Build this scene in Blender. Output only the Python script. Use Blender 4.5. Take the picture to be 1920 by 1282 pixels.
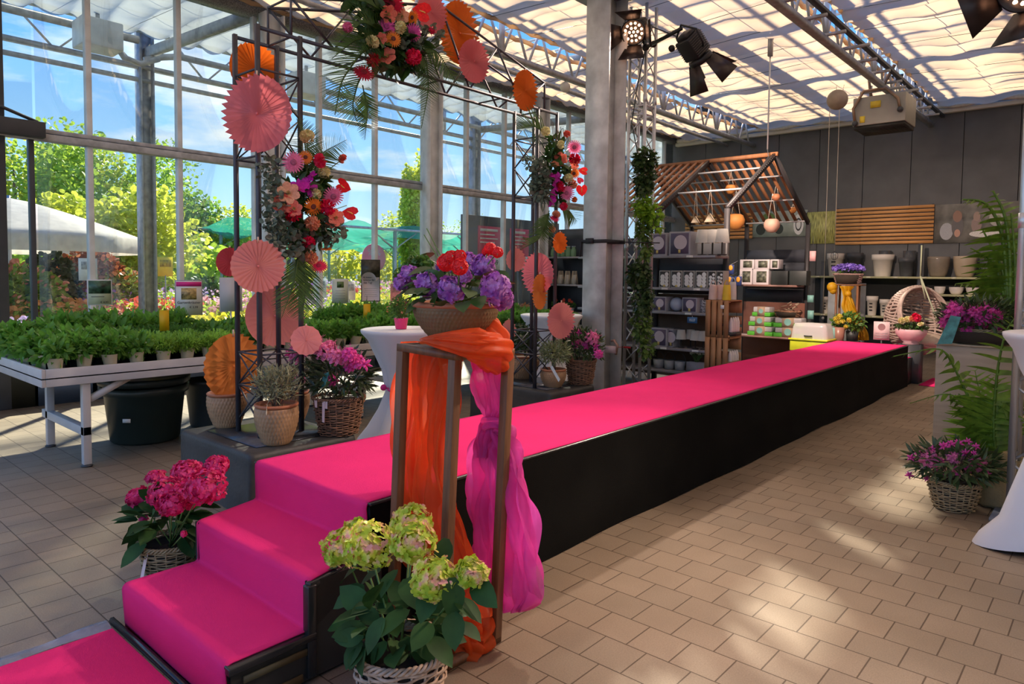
import bpy, math, random
import numpy as np
from math import pi, sin, cos, radians
from mathutils import Matrix, Vector
random.seed(7); RG = np.random.default_rng(7)
for o in list(bpy.data.objects): bpy.data.objects.remove(o)
scene = bpy.context.scene; COL = scene.collection

# ------------------------------------------------------------ camera
CAM_H = 1.612; FPX = 1303.6
def cam_axes(yaw=41.477, pitch=2.914, roll=.616):
    y, t, r = radians(yaw), radians(pitch), radians(roll)
    f = Vector((-sin(y)*cos(t), cos(y)*cos(t), -sin(t))); x = Vector((cos(y), sin(y), 0)); u = x.cross(f)
    return f, x*cos(r)+u*sin(r), u*cos(r)-x*sin(r)
FW, RT, UP = cam_axes()
cd = bpy.data.cameras.new('camera'); cam = bpy.data.objects.new('camera', cd); COL.objects.link(cam)
cd.sensor_fit = 'HORIZONTAL'; cd.sensor_width = 36; cd.lens = FPX/1920*36; cd.shift_y = -60.5/1920
cd.clip_start = .05; cd.clip_end = 2000
M = Matrix((RT, UP, -FW)).transposed().to_4x4(); M.translation = (0, 0, CAM_H); cam.matrix_world = M
scene.camera = cam
# ------------------------------------------------------------ world, sun, exposure
vs = scene.view_settings; vs.view_transform = 'Standard'; vs.look = 'None'; vs.gamma = 1; vs.use_curve_mapping = False
vs.exposure = 0.64
cy = scene.cycles; cy.max_bounces = 7; cy.diffuse_bounces = 4; cy.glossy_bounces = 2; cy.transmission_bounces = 5
cy.transparent_max_bounces = 20; cy.caustics_reflective = False; cy.caustics_refractive = False
cy.sample_clamp_indirect = 6.0
w = bpy.data.worlds.new('sky'); scene.world = w; w.use_nodes = True; nt = w.node_tree; nt.nodes.clear()
def nd(t, k, **kw):
    n = t.nodes.new(k)
    for a, b in kw.items(): setattr(n, a, b)
    return n
tc = nd(nt, 'ShaderNodeTexCoord'); sep = nd(nt, 'ShaderNodeSeparateXYZ'); nt.links.new(tc.outputs['Generated'], sep.inputs[0])
gr = nd(nt, 'ShaderNodeValToRGB'); nt.links.new(sep.outputs['Z'], gr.inputs[0])
cr = gr.color_ramp; cr.elements[0].position = 0; cr.elements[0].color = (.72, .86, 1, 1)
cr.elements[1].position = .6; cr.elements[1].color = (.06, .22, .75, 1)
e = cr.elements.new(.12); e.color = (.42, .70, 1, 1); e = cr.elements.new(.3); e.color = (.14, .42, .97, 1)
mp = nd(nt, 'ShaderNodeMapping'); mp.inputs['Scale'].default_value = (1.6, 1.6, 6.5); mp.inputs['Location'].default_value = (.35, .1, .2)
nt.links.new(tc.outputs['Generated'], mp.inputs[0])
nz = nd(nt, 'ShaderNodeTexNoise'); nz.inputs['Scale'].default_value = 2.1; nz.inputs['Detail'].default_value = 9; nz.inputs['Roughness'].default_value = .62
nt.links.new(mp.outputs[0], nz.inputs['Vector'])
cl = nd(nt, 'ShaderNodeValToRGB'); nt.links.new(nz.outputs[0], cl.inputs[0])
cl.color_ramp.elements[0].position = .5; cl.color_ramp.elements[0].color = (0, 0, 0, 1)
cl.color_ramp.elements[1].position = .68; cl.color_ramp.elements[1].color = (1, 1, 1, 1)
fade = nd(nt, 'ShaderNodeMapRange'); nt.links.new(sep.outputs['Z'], fade.inputs[0])
fade.inputs[1].default_value = .5; fade.inputs[2].default_value = .12; fade.inputs[3].default_value = .25; fade.inputs[4].default_value = 1
mu = nd(nt, 'ShaderNodeMath', operation='MULTIPLY'); nt.links.new(cl.outputs[0], mu.inputs[0]); nt.links.new(fade.outputs[0], mu.inputs[1])
mx = nd(nt, 'ShaderNodeMixRGB'); nt.links.new(mu.outputs[0], mx.inputs[0]); nt.links.new(gr.outputs[0], mx.inputs[1]); mx.inputs[2].default_value = (1.0, .99, .97, 1)
bg = nd(nt, 'ShaderNodeBackground'); bg.inputs[1].default_value = .92; nt.links.new(mx.outputs[0], bg.inputs[0])
wo = nd(nt, 'ShaderNodeOutputWorld'); nt.links.new(bg.outputs[0], wo.inputs[0])
sl = bpy.data.lights.new('sun', 'SUN'); sl.energy = 7.4; sl.angle = radians(1.8); sl.color = (1, .90, .74)
sun = bpy.data.objects.new('sun', sl); COL.objects.link(sun)
el, az = radians(33), radians(-48)
sd = Vector((sin(az)*cos(el), cos(az)*cos(el), sin(el)))
sun.rotation_euler = sd.to_track_quat('Z', 'Y').to_euler(); sun.location = sd*60

# ------------------------------------------------------------ rays: where a point seen in the photo stands, given its real depth
def ray(u, v): return FW*FPX + RT*(u-960) - UP*(v-580.5)
def on_y(u, v, y): d = ray(u, v); d = d*(y/d.y); return Vector((d.x, d.y, d.z+CAM_H))
def on_x(u, v, x): d = ray(u, v); d = d*(x/d.x); return Vector((d.x, d.y, d.z+CAM_H))
def on_z(u, v, z=0.): d = ray(u, v); d = d*((z-CAM_H)/d.z); return Vector((d.x, d.y, z))

# ------------------------------------------------------------ materials
MATS = {}
def mat(name, col, rough=.6, metal=0., var=.12, vs_=6., bump=0., bs=40., emit=None, thin=0., alpha=1., stretch=(1, 1, 1), spec=.5, coat=0.):
    """principled surface with noise-driven colour variation; thin = share of light let through (leaves, cloth); alpha<1 = see-through weave"""
    if name in MATS: return MATS[name]
    m = bpy.data.materials.new(name); m.use_nodes = True; t = m.node_tree; b = t.nodes['Principled BSDF']; out = t.nodes['Material Output']
    b.inputs['Roughness'].default_value = rough; b.inputs['Metallic'].default_value = metal
    b.inputs['Specular IOR Level'].default_value = spec; b.inputs['Coat Weight'].default_value = coat
    c = (*col, 1) if len(col) == 3 else col
    csock = None
    tcn = nd(t, 'ShaderNodeTexCoord'); mpn = nd(t, 'ShaderNodeMapping'); mpn.inputs['Scale'].default_value = stretch
    t.links.new(tcn.outputs['Object'], mpn.inputs[0])
    if var > 0:
        n = nd(t, 'ShaderNodeTexNoise'); n.inputs['Scale'].default_value = vs_; n.inputs['Detail'].default_value = 4
        t.links.new(mpn.outputs[0], n.inputs['Vector'])
        r = nd(t, 'ShaderNodeValToRGB'); r.color_ramp.elements[0].position = .3; r.color_ramp.elements[1].position = .7
        r.color_ramp.elements[0].color = tuple(max(0, x*(1-var)) for x in c[:3])+(1,)
        r.color_ramp.elements[1].color = tuple(min(1, x*(1+var)) for x in c[:3])+(1,)
        t.links.new(n.outputs[0], r.inputs[0]); t.links.new(r.outputs[0], b.inputs['Base Color']); csock = r.outputs[0]
    else: b.inputs['Base Color'].default_value = c
    if bump > 0:
        n2 = nd(t, 'ShaderNodeTexNoise'); n2.inputs['Scale'].default_value = bs; n2.inputs['Detail'].default_value = 3
        t.links.new(mpn.outputs[0], n2.inputs['Vector'])
        bp = nd(t, 'ShaderNodeBump'); bp.inputs['Strength'].default_value = bump; bp.inputs['Distance'].default_value = .01
        t.links.new(n2.outputs[0], bp.inputs['Height']); t.links.new(bp.outputs[0], b.inputs['Normal'])
    if emit: b.inputs['Emission Color'].default_value = (*emit[0], 1); b.inputs['Emission Strength'].default_value = emit[1]
    sh = b.outputs[0]
    if thin > 0:
        tr = nd(t, 'ShaderNodeBsdfTranslucent'); 
        if csock: t.links.new(csock, tr.inputs[0])
        else: tr.inputs[0].default_value = c
        ms = nd(t, 'ShaderNodeMixShader'); ms.inputs[0].default_value = thin
        t.links.new(sh, ms.inputs[1]); t.links.new(tr.outputs[0], ms.inputs[2]); sh = ms.outputs[0]
    if alpha < 1:
        tp = nd(t, 'ShaderNodeBsdfTransparent'); ms = nd(t, 'ShaderNodeMixShader'); ms.inputs[0].default_value = alpha
        t.links.new(tp.outputs[0], ms.inputs[1]); t.links.new(sh, ms.inputs[2]); sh = ms.outputs[0]
    t.links.new(sh, out.inputs[0]); MATS[name] = m; return m
def leafm(name, col, var=.35, thin=.3, rough=.5, vs_=14.): return mat(name, col, rough, var=var, vs_=vs_, thin=thin)
def glass_mat(name='window glass', tint=(.93, .97, .96), refl=.05):
    if name in MATS: return MATS[name]
    m = bpy.data.materials.new(name); m.use_nodes = True; t = m.node_tree; t.nodes.clear()
    tp = nd(t, 'ShaderNodeBsdfTransparent'); tp.inputs[0].default_value = (*tint, 1)
    g = nd(t, 'ShaderNodeBsdfGlossy'); g.inputs['Roughness'].default_value = .01
    lw = nd(t, 'ShaderNodeLayerWeight'); lw.inputs[0].default_value = .3
    mr = nd(t, 'ShaderNodeMapRange'); mr.inputs[3].default_value = refl*.4; mr.inputs[4].default_value = refl*5
    t.links.new(lw.outputs['Fresnel'], mr.inputs[0])
    ms = nd(t, 'ShaderNodeMixShader'); t.links.new(mr.outputs[0], ms.inputs[0]); t.links.new(tp.outputs[0], ms.inputs[1]); t.links.new(g.outputs[0], ms.inputs[2])
    o = nd(t, 'ShaderNodeOutputMaterial'); t.links.new(ms.outputs[0], o.inputs[0]); MATS[name] = m; return m

# ------------------------------------------------------------ mesh builder
class MB:
    def __init__(s): s.v = []; s.f = []; s.n = 0
    def add(s, V, F):
        V = np.asarray(V, float).reshape(-1, 3); s.v.append(V)
        for f in (F if isinstance(F, list) else [F]):
            f = np.asarray(f, int); s.f.append(f+s.n)
        s.n += len(V); return s
    def box(s, c, d, rz=0., R=None):
        x, y, z = [k/2 for k in d]
        V = np.array([(a*x, b*y, e*z) for e in (-1, 1) for b in (-1, 1) for a in (-1, 1)])
        if R is not None: V = V @ np.array(R).T
        if rz: k, q = cos(rz), sin(rz); V = V @ np.array([[k, q, 0], [-q, k, 0], [0, 0, 1]])
        return s.add(V+np.array(c), np.array([(0, 2, 3, 1), (4, 5, 7, 6), (0, 1, 5, 4), (2, 6, 7, 3), (0, 4, 6, 2), (1, 3, 7, 5)]))
    def box2(s, a, b): a, b = np.array(a, float), np.array(b, float); return s.box((a+b)/2, abs(b-a))
    def bar(s, a, b, w, h=None, up=(0, 0, 1)):
        """rectangular bar from a to b"""
        h = h or w; a, b = np.array(a, float), np.array(b, float); d = b-a; L = np.linalg.norm(d); d /= L
        u = np.array(up, float)
        if abs(d @ u) > .98: u = np.array((1., 0, 0))
        x = np.cross(d, u); x /= np.linalg.norm(x); z = np.cross(x, d)
        V = [p+x*i*w/2+z*j*h/2 for p in (a, b) for i, j in ((-1, -1), (1, -1), (1, 1), (-1, 1))]
        return s.add(V, np.array([(0, 3, 2, 1), (4, 5, 6, 7), (0, 1, 5, 4), (1, 2, 6, 5), (2, 3, 7, 6), (3, 0, 4, 7)]))
    def tube(s, P, r, n=6, closed=False, cap=True):
        P = np.asarray(P, float); m = len(P); rr = np.full(m, r) if np.isscalar(r) else np.asarray(r, float)
        T = np.gradient(P, axis=0) if not closed else np.roll(P, -1, 0)-np.roll(P, 1, 0)
        T /= np.linalg.norm(T, axis=1)[:, None]+1e-12
        u = np.array((0, 0, 1.)) if abs(T[0][2]) < .9 else np.array((1., 0, 0))
        X = []; 
        for t in T:
            x = np.cross(u, t); k = np.linalg.norm(x)
            if k < 1e-3: x = X[-1] if X else np.array((1., 0, 0)); k = 1
            x = x/k; X.append(x); u = np.cross(t, x)
        X = np.array(X); Y = np.cross(T, X); a = np.arange(n)/n*2*pi
        V = P[:, None]+rr[:, None, None]*(np.cos(a)[None, :, None]*X[:, None]+np.sin(a)[None, :, None]*Y[:, None])
        i = np.arange(m if closed else m-1)[:, None]; j = np.arange(n)[None]; k = (i+1) % m
        F = np.stack([i*n+j, i*n+(j+1) % n, k*n+(j+1) % n, k*n+j], -1).reshape(-1, 4)
        s.add(V, F)
        if cap and not closed:
            s.f.append(np.array([list(range(n))[::-1]])+s.n-m*n); s.f.append(np.array([list(range((m-1)*n, m*n))])+s.n-m*n)
        return s
    def rod(s, a, b, r, n=8): return s.tube([a, b], r, n)
    def grid(s, G, closed=False):
        """G: (m,n,3) grid of points; closed wraps the second axis"""
        G = np.asarray(G, float); m, n = G.shape[:2]
        i = np.arange(m-1)[:, None]; j = np.arange(n if closed else n-1)[None]
        F = np.stack([i*n+j, i*n+(j+1) % n, (i+1)*n+(j+1) % n, (i+1)*n+j], -1).reshape(-1, 4)
        return s.add(G, F)
    def lathe(s, prof, n=32, c=(0, 0, 0), cap=True, disp=None):
        prof = np.array(prof, float); a = np.arange(n)/n*2*pi; R = prof[:, 0][:, None]*np.ones(n)
        if disp is not None: R = R+disp(a[None, :], prof[:, 1][:, None])
        Z = prof[:, 1][:, None]*np.ones(n)
        G = np.stack([R*np.cos(a)+c[0], R*np.sin(a)+c[1], Z+c[2]], -1); s.grid(G, True)
        if cap:
            o = s.n-len(prof)*n
            if prof[0, 0] > 1e-4: s.f.append(np.array([list(range(n))[::-1]])+o)
            if prof[-1, 0] > 1e-4: s.f.append(np.array([list(range((len(prof)-1)*n, len(prof)*n))])+o)
        return s
    def ball(s, c, r, n=12, m=8):
        r = np.array(r)*np.ones(3); t = np.linspace(-pi/2, pi/2, m+1)
        a = np.arange(n)/n*2*pi
        G = np.stack([np.cos(t)[:, None]*np.cos(a)*r[0]+c[0], np.cos(t)[:, None]*np.sin(a)*r[1]+c[1], np.sin(t)[:, None]*np.ones(n)*r[2]+c[2]], -1)
        return s.grid(G, True)
    def prism(s, poly, axis, a, b):
        """poly: 2-D points; axis 'x','y','z' extruded a..b"""
        n = len(poly); o = {'x': lambda p, t: (t, p[0], p[1]), 'y': lambda p, t: (p[0], t, p[1]), 'z': lambda p, t: (p[0], p[1], t)}[axis]
        V = [o(p, a) for p in poly]+[o(p, b) for p in poly]
        F = [np.array([list(range(n))]), np.array([list(range(n, 2*n))[::-1]]), np.array([(i, (i+1) % n, (i+1) % n+n, i+n) for i in range(n)])]
        return s.add(V, F)
    def inst(s, tmpl, P, D, N, S, jit=None):
        """copies of leaf template (x across, y along, z normal) at P, along D, facing N, scale S"""
        tv, tf = tmpl; P = np.asarray(P, float); k = len(P)
        if k == 0: return s
        D = np.asarray(D, float); D = D/(np.linalg.norm(D, axis=1)[:, None]+1e-9)
        N = np.asarray(N, float)*np.ones((k, 3)); X = np.cross(D, N); L = np.linalg.norm(X, axis=1)[:, None]; X = np.where(L < 1e-3, np.array([[1., 0, 0]]), X/(L+1e-9))
        Z = np.cross(X, D); S = np.asarray(S, float)*np.ones(k)
        B = np.stack([X, D, Z], 1)*S[:, None, None]
        V = np.einsum('vi,kij->kvj', tv, B)+P[:, None]
        nv = len(tv); off = (np.arange(k)*nv)
        for f in tf: s.f.append((np.asarray(f)[None]+off[:, None, None]).reshape(-1, len(f[0]))+s.n)
        s.v.append(V.reshape(-1, 3)); s.n += k*nv; return s
    def mesh(s, name, m, smooth=False):
        me = bpy.data.meshes.new(name); V = np.concatenate(s.v) if s.v else np.zeros((0, 3))
        fl = [f for f in s.f if len(f)]
        idx = np.concatenate([f.ravel() for f in fl]).astype(np.int32); tot = np.concatenate([np.full(len(f), f.shape[1]) for f in fl]).astype(np.int32)
        me.vertices.add(len(V)); me.vertices.foreach_set('co', V.astype(np.float32).ravel())
        me.loops.add(len(idx)); me.loops.foreach_set('vertex_index', idx)
        me.polygons.add(len(tot)); st = np.concatenate([[0], np.cumsum(tot)[:-1]]).astype(np.int32)
        me.polygons.foreach_set('loop_start', st); me.polygons.foreach_set('loop_total', tot)
        me.update(calc_edges=True); me.validate()
        if smooth: me.polygons.foreach_set('use_smooth', [True]*len(me.polygons))
        me.materials.append(m); return me
    def build(s, name, m, parent=None, loc=None, smooth=False, bevel=0., rz=0.):
        o = bpy.data.objects.new(name, s.mesh(name, m, smooth)); COL.objects.link(o)
        if parent: o.parent = parent
        if loc is not None: o.location = loc
        if rz: o.rotation_euler.z = rz
        if bevel:
            b = o.modifiers.new('bevel', 'BEVEL'); b.width = bevel; b.segments = 2; b.limit_method = 'ANGLE'
        return o
def tag(o, label=None, cat=None, group=None, kind=None):
    for k, v_ in (('label', label), ('category', cat), ('group', group), ('kind', kind)):
        if v_: o[k] = v_
    return o
def thing(name, label, cat, loc=(0, 0, 0), rz=0., group=None):
    o = bpy.data.objects.new(name, None); COL.objects.link(o); o.location = loc; o.rotation_euler.z = rz; o.empty_display_size = .1
    return tag(o, label, cat, group)
def copy_tree(o, parent=None):
    c = o.copy(); COL.objects.link(c); c.parent = parent
    for ch in list(o.children): copy_tree(ch, c)
    return c
def again(o, loc, rz=None, label=None, group=None, scale=None):
    c = copy_tree(o); c.location = loc
    if rz is not None: c.rotation_euler.z = rz
    if label: c['label'] = label
    if group: c['group'] = group
    if scale: c.scale = (scale,)*3 if np.isscalar(scale) else scale
    return c
def structure(o): o['kind'] = 'structure'; return o
def text(name, body, size, m, parent, loc, rot, ext=.001, align='CENTER'):
    """flat raised lettering as a mesh"""
    c = bpy.data.curves.new(name, 'FONT'); c.body = body; c.size = size; c.extrude = ext; c.align_x = align; c.align_y = 'CENTER'; c.resolution_u = 3
    t_ = bpy.data.objects.new(name, c); COL.objects.link(t_); bpy.context.view_layer.update()
    me = bpy.data.meshes.new_from_object(t_.evaluated_get(bpy.context.evaluated_depsgraph_get())); bpy.data.objects.remove(t_)
    me.name = name; me.materials.clear(); me.materials.append(m); o = bpy.data.objects.new(name, me); COL.objects.link(o); o.parent = parent; o.location = loc; o.rotation_euler = rot; return o

# ------------------------------------------------------------ plant templates: (verts, [faces])
def T_leaf(w=.35, fold=.12, droop=.15, k=4):
    V = []; 
    for i in range(k+1):
        t = i/k; ww = w*sin(pi*min(1, t*.92+.06))**.8*(1-.25*t)/2 if i < k else 0.
        z = -droop*t*t
        V += [(-ww, t, z+fold*ww*2), (0, t, z), (ww, t, z+fold*ww*2)]
    F = [(3*i+a, 3*i+a+1, 3*i+a+4, 3*i+a+3) for i in range(k) for a in (0, 1)]
    return np.array(V), [F]
def T_blade(w=.06, droop=.25, k=3):
    V = []; 
    for i in range(k+1):
        t = i/k; ww = w/2*(1-t**2.2)+.002; z = -droop*t*t; V += [(-ww, t, z), (ww, t, z)]
    return np.array(V), [[(2*i, 2*i+1, 2*i+3, 2*i+2) for i in range(k)]]
def T_petals(n=5, w=.5, cup=.3, tip=.75, inner=.05, k=2, flop=0.):
    """whole flower lying in xy plane, facing +z"""
    V = []; F = []
    for p in range(n):
        a = p/n*2*pi; ca, sa = cos(a), sin(a); b = len(V)
        for i in range(k+1):
            t = i/k; r = inner+(1-inner)*t; ww = w*(.35+.65*sin(pi*min(1, .15+t*.7))) * (tip if i == k else 1)
            z = cup*t**1.4-flop*t**3
            for sgn in (-1, 1): x, y = sgn*ww/2*r**.5, r; V.append((x*ca-y*sa, x*sa+y*ca, z))
        F += [(b+2*i, b+2*i+1, b+2*i+3, b+2*i+2) for i in range(k)]
    return np.array(V), [F]
def _floret(n=4):
    V = []; F = []; pt = ((0, .02, 0), (.36, .34, .05), (.46, .68, .10), (.22, .98, .06), (-.22, .98, .06), (-.46, .68, .10), (-.36, .34, .05))
    for p in range(n): a = p*2*pi/n; b = len(V); V += [(x*cos(a)-y*sin(a), x*sin(a)+y*cos(a), z) for x, y, z in pt]; F.append(tuple(range(b, b+7)))
    return np.array(V), [F]
T_FLORET = _floret()
T_ROUND = (np.array([(.5*cos(a)*(.9), .5+.5*sin(a), .06*cos(2*a)) for a in np.arange(8)/8*2*pi]), [[tuple(range(8))]])
T_IVY = (np.array([(0, 0, 0), (.42, .12, .03), (.28, .4, 0), (.5, .72, .05), (.16, .68, 0), (0, 1.08, -.05), (-.16, .68, 0), (-.5, .72, .05), (-.28, .4, 0), (-.42, .12, .03), (0, .45, -.03)]),
         [[(10, 0, 1, 2), (10, 2, 3, 4), (10, 4, 5, 6), (10, 6, 7, 8), (10, 8, 9, 0)]])
def unit(n, up=-1.):
    v = RG.normal(size=(n*3, 3)); v /= np.linalg.norm(v, axis=1)[:, None]; v = v[v[:, 2] > up][:n]
    while len(v) < n: v = np.concatenate([v, v])[:n]
    return v
def bush(mb, tmpl, c, r, n, size, up=-.2, spread=.5, fill=.35, lift=.2):
    """n leaves over an ellipsoid of radii r around c"""
    d = unit(n, up); q = (1-fill*RG.random(n)**1.5)[:, None]
    P = np.array(c)+d*np.array(r)*q
    D = d+RG.normal(size=(n, 3))*spread+np.array((0, 0, lift)); N = d*.4+RG.normal(size=(n, 3))*.4+np.array((0, 0, .8))
    return mb.inst(tmpl, P, D, N, size*(.7+.6*RG.random(n)))
def stems(mb, base, tops, r=.004, n=4, sag=0.):
    for p in tops:
        b = np.array(base, float)+RG.normal(size=3)*[.015, .015, 0]; m = (b+p)/2+np.array((0, 0, sag)); mb.tube([b, m, p], r, n)
    return mb
def fib(n, cap=1.):
    i = np.arange(n)+.5; z = 1-cap*i/n*1.0; a = pi*(1+5**.5)*i; s = np.sqrt(np.maximum(0, 1-z*z)); return np.stack([s*np.cos(a), s*np.sin(a), z], 1)
def head(mb, c, r, axis=(0, 0, 1), n=90, fl=.03, cap=1.35, sq=.85):
    """hydrangea mophead: florets over a dome"""
    d = fib(n, cap); ax = Vector(axis).normalized(); Rm = np.array(ax.to_track_quat('Z', 'Y').to_matrix())
    P = (d*np.array([r, r, r*sq])) @ Rm.T; d = d @ Rm.T
    P = P*(1+RG.normal(size=(n, 1))*.07)+np.array(c)
    N = d+RG.normal(size=(n, 3))*.42; D = np.cross(N, RG.normal(size=(n, 3)))
    # petals lie across the normal: template faces +z
    return mb.inst(T_FLORET, P, D, N, fl*(.85+.3*RG.random(n)))
# ============================================================ THE SETTING
XW, YB = -9.6, 17.6
steel = mat('galvanised steel', (.42, .43, .44), .5, .2, var=.25, vs_=9)
steel_l = mat('pale galvanised steel', (.66, .68, .68), .5, .1, var=.15, vs_=5)
dark = mat('anthracite metal', (.055, .06, .068), .5, .2)
alu = mat('aluminium', (.62, .63, .65), .35, .75, var=.05)
black = mat('black cloth', (.006, .006, .005), .9, var=.3, vs_=3, bump=.4, bs=300, spec=.1)
white = mat('white paint', (.78, .77, .75), .45, var=.04)
GL = glass_mat()
# paving: 20 cm concrete pavers, half-offset rows
pav = bpy.data.materials.new('concrete pavers'); pav.use_nodes = True; t = pav.node_tree; b = t.nodes['Principled BSDF']
tcn = nd(t, 'ShaderNodeTexCoord'); mpn = nd(t, 'ShaderNodeMapping'); mpn.inputs['Location'].default_value = (.03, -.084, 0)
t.links.new(tcn.outputs['Object'], mpn.inputs[0])
br = nd(t, 'ShaderNodeTexBrick'); t.links.new(mpn.outputs[0], br.inputs['Vector'])
br.inputs['Scale'].default_value = 1; br.inputs['Brick Width'].default_value = .2065; br.inputs['Row Height'].default_value = .2065
br.inputs['Mortar Size'].default_value = .0034; br.inputs['Mortar Smooth'].default_value = .35; br.offset = .5; br.squash = 1
br.inputs['Color1'].default_value = (.35, .272, .187, 1); br.inputs['Color2'].default_value = (.30, .238, .165, 1); br.inputs['Mortar'].default_value = (.10, .065, .035, 1)
nz = nd(t, 'ShaderNodeTexNoise'); nz.inputs['Scale'].default_value = 1.3; nz.inputs['Detail'].default_value = 8; t.links.new(tcn.outputs['Object'], nz.inputs['Vector'])
rp = nd(t, 'ShaderNodeValToRGB'); rp.color_ramp.elements[0].position = .3; rp.color_ramp.elements[0].color = (.78, .76, .72, 1); rp.color_ramp.elements[1].position = .7; rp.color_ramp.elements[1].color = (1.1, 1.1, 1.1, 1)
t.links.new(nz.outputs[0], rp.inputs[0]); m1 = nd(t, 'ShaderNodeMixRGB', blend_type='MULTIPLY'); m1.inputs[0].default_value = 1
t.links.new(br.outputs[0], m1.inputs[1]); t.links.new(rp.outputs[0], m1.inputs[2])
nf = nd(t, 'ShaderNodeTexNoise'); nf.inputs['Scale'].default_value = 160; t.links.new(tcn.outputs['Object'], nf.inputs['Vector'])
m2 = nd(t, 'ShaderNodeMixRGB', blend_type='OVERLAY'); m2.inputs[0].default_value = .35; t.links.new(m1.outputs[0], m2.inputs[1]); t.links.new(nf.outputs[0], m2.inputs[2])
t.links.new(m2.outputs[0], b.inputs['Base Color']); b.inputs['Roughness'].default_value = .62
bp = nd(t, 'ShaderNodeBump'); bp.inputs['Strength'].default_value = .6; bp.inputs['Distance'].default_value = .006; bp.invert = True
t.links.new(br.outputs['Fac'], bp.inputs['Height']); t.links.new(bp.outputs[0], b.inputs['Normal'])
structure(MB().box2((XW, -14, -.15), (14, YB, 0)).build('floor', pav))
grass = mat('lawn', (.16, .30, .05), .9, var=.5, vs_=1.2, bump=.6, bs=60)
structure(MB().box2((-160, -60, -.3), (XW-.01, 120, -.06)).build('ground', grass))
gravel = mat('outdoor paving', (.46, .42, .36), .85, var=.2, vs_=3, bump=.4, bs=60)
structure(MB().box2((-24, -8, -.07), (XW-.05, 30, -.03)).build('path', gravel))

# back wall of dark panels
wallm = mat('dark grey wall panel', (.115, .116, .118), .75, var=.12, vs_=2.5, bump=.25, bs=220)
wb = structure(MB().box2((-9.9, YB+.05, 0), (9.2, YB+.2, 6.2)).build('wall_back', mat('joint shadow', (.01, .01, .01), .9, var=0)))
mb = MB(); x = -9.64
while x < 9: mb.box2((x+.006, YB, 0), (min(x+.985, 9.1)-.006, YB+.05, 5.9)); x += .985
mb.build('wall_panel', wallm, wb, bevel=.004)
rope = mat('cream hem', (.72, .68, .6), .8, var=.05)
structure(MB().box2((-9.5, YB-.14, 5.17), (9, YB-.003, 5.27)).build('trim_1', rope, bevel=.02))
structure(MB().tube([(x, YB-.2, 5.31+.02*sin(x*5)) for x in np.arange(-9.4, 9, .1)], .055, 8).build('trim_2', mat('rolled cloth hem', (.75, .70, .60), .8, var=.1, vs_=20), smooth=True))
# unseen open yard behind and right of the viewer, added to bounce sunlight
structure(MB().box2((XW, -60, -.3), (14, -14.01, -.04)).box2((14.01, -60, -.3), (80, YB, -.04)).build('bounce_terrain', mat('bounce gravel yard', (.50, .44, .35), .9, var=.15, vs_=2)))

structure(MB().box2((9.2, -6, 0), (9.35, YB, 5.9)).build('wall_right', mat('pale bounce wall', (.72, .64, .52), .8)))  # unseen wall, added to reflect warm cloth light into the hall
# glazed wall: panes, mullions, transom, gutter
ys = [2.42]+[3.0+1.08*k for k in range(14)]+[YB-.05]
for i, (a, c) in enumerate(zip(ys[:-1], ys[1:])):
    g = structure(MB().box2((XW-.006, a+.03, .4), (XW+.006, c-.03, 3.12)).build('window_%d' % (i+1), GL))
    MB().box2((XW-.006, a+.03, 3.23), (XW+.006, c-.03, 5.25)).build('upper_pane', GL, g)
    MB().box2((XW-.03, a, .34), (XW+.03, c, .41)).build('window_frame', steel_l, g)
k = 3
for y in ys[1:-1]:
    structure(MB().box2((XW-.05, y-.032, 0), (XW+.05, y+.032, 5.3)).build('trim_%d' % k, steel_l, bevel=.006)); k += 1
m = MB().box2((XW-.06, -4, 3.11), (XW+.09, YB-.003, 3.19)).box2((XW-.06, -4, 3.2), (XW+.06, YB-.003, 3.25))
structure(m.build('trim_%d' % k, steel, bevel=.008)); k += 1
structure(MB().box2((XW-.05, 2.4, 0), (XW+.05, YB-.003, .34)).build('trim_%d' % k, dark)); k += 1
mesh_m = mat('perforated gutter sheet', (.20, .20, .19), .6, .3, var=.6, vs_=55)
structure(MB().box2((XW-.12, -4, 5.27), (XW+.16, YB-.003, 5.5)).box2((XW-.22, -4, 5.5), (XW+.26, YB-.003, 5.56)).build('trim_%d' % k, mesh_m)); k += 1
# sliding door at the left end of the glazed wall
dr = structure(MB().box2((XW-.05, 2.365, 0), (XW+.04, 2.42, 3.12)).box2((XW-.05, 1.93, 0), (XW+.05, 2.14, 5.3)).build('door_1', dark, bevel=.006))
MB().box2((XW-.006, 2.14, .5), (XW+.006, 2.365, 3.1)).box2((XW-.006, -1, .5), (XW+.006, 1.93, 3.1)).box2((XW-.006, -1, 3.3), (XW+.006, 2.42, 5.25)).build('door_pane', GL, dr)
MB().box2((XW-.03, -1, 0), (XW+.04, 2.42, .5)).build('door_panel', mat('dark door panel', (.03, .035, .03), .4), dr)
MB().box2((XW-.08, -1, 3.12), (XW+.2, 2.5, 3.3)).build('drive_housing', dark, dr, bevel=.01)
MB().tube([(XW+.1, -1, 3.36), (XW+.1, 1.6, 3.36), (XW+.1, 2.1, 3.42), (XW+.08, 2.45, 3.31)], .02, 6).build('cable', dark, dr)

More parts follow.
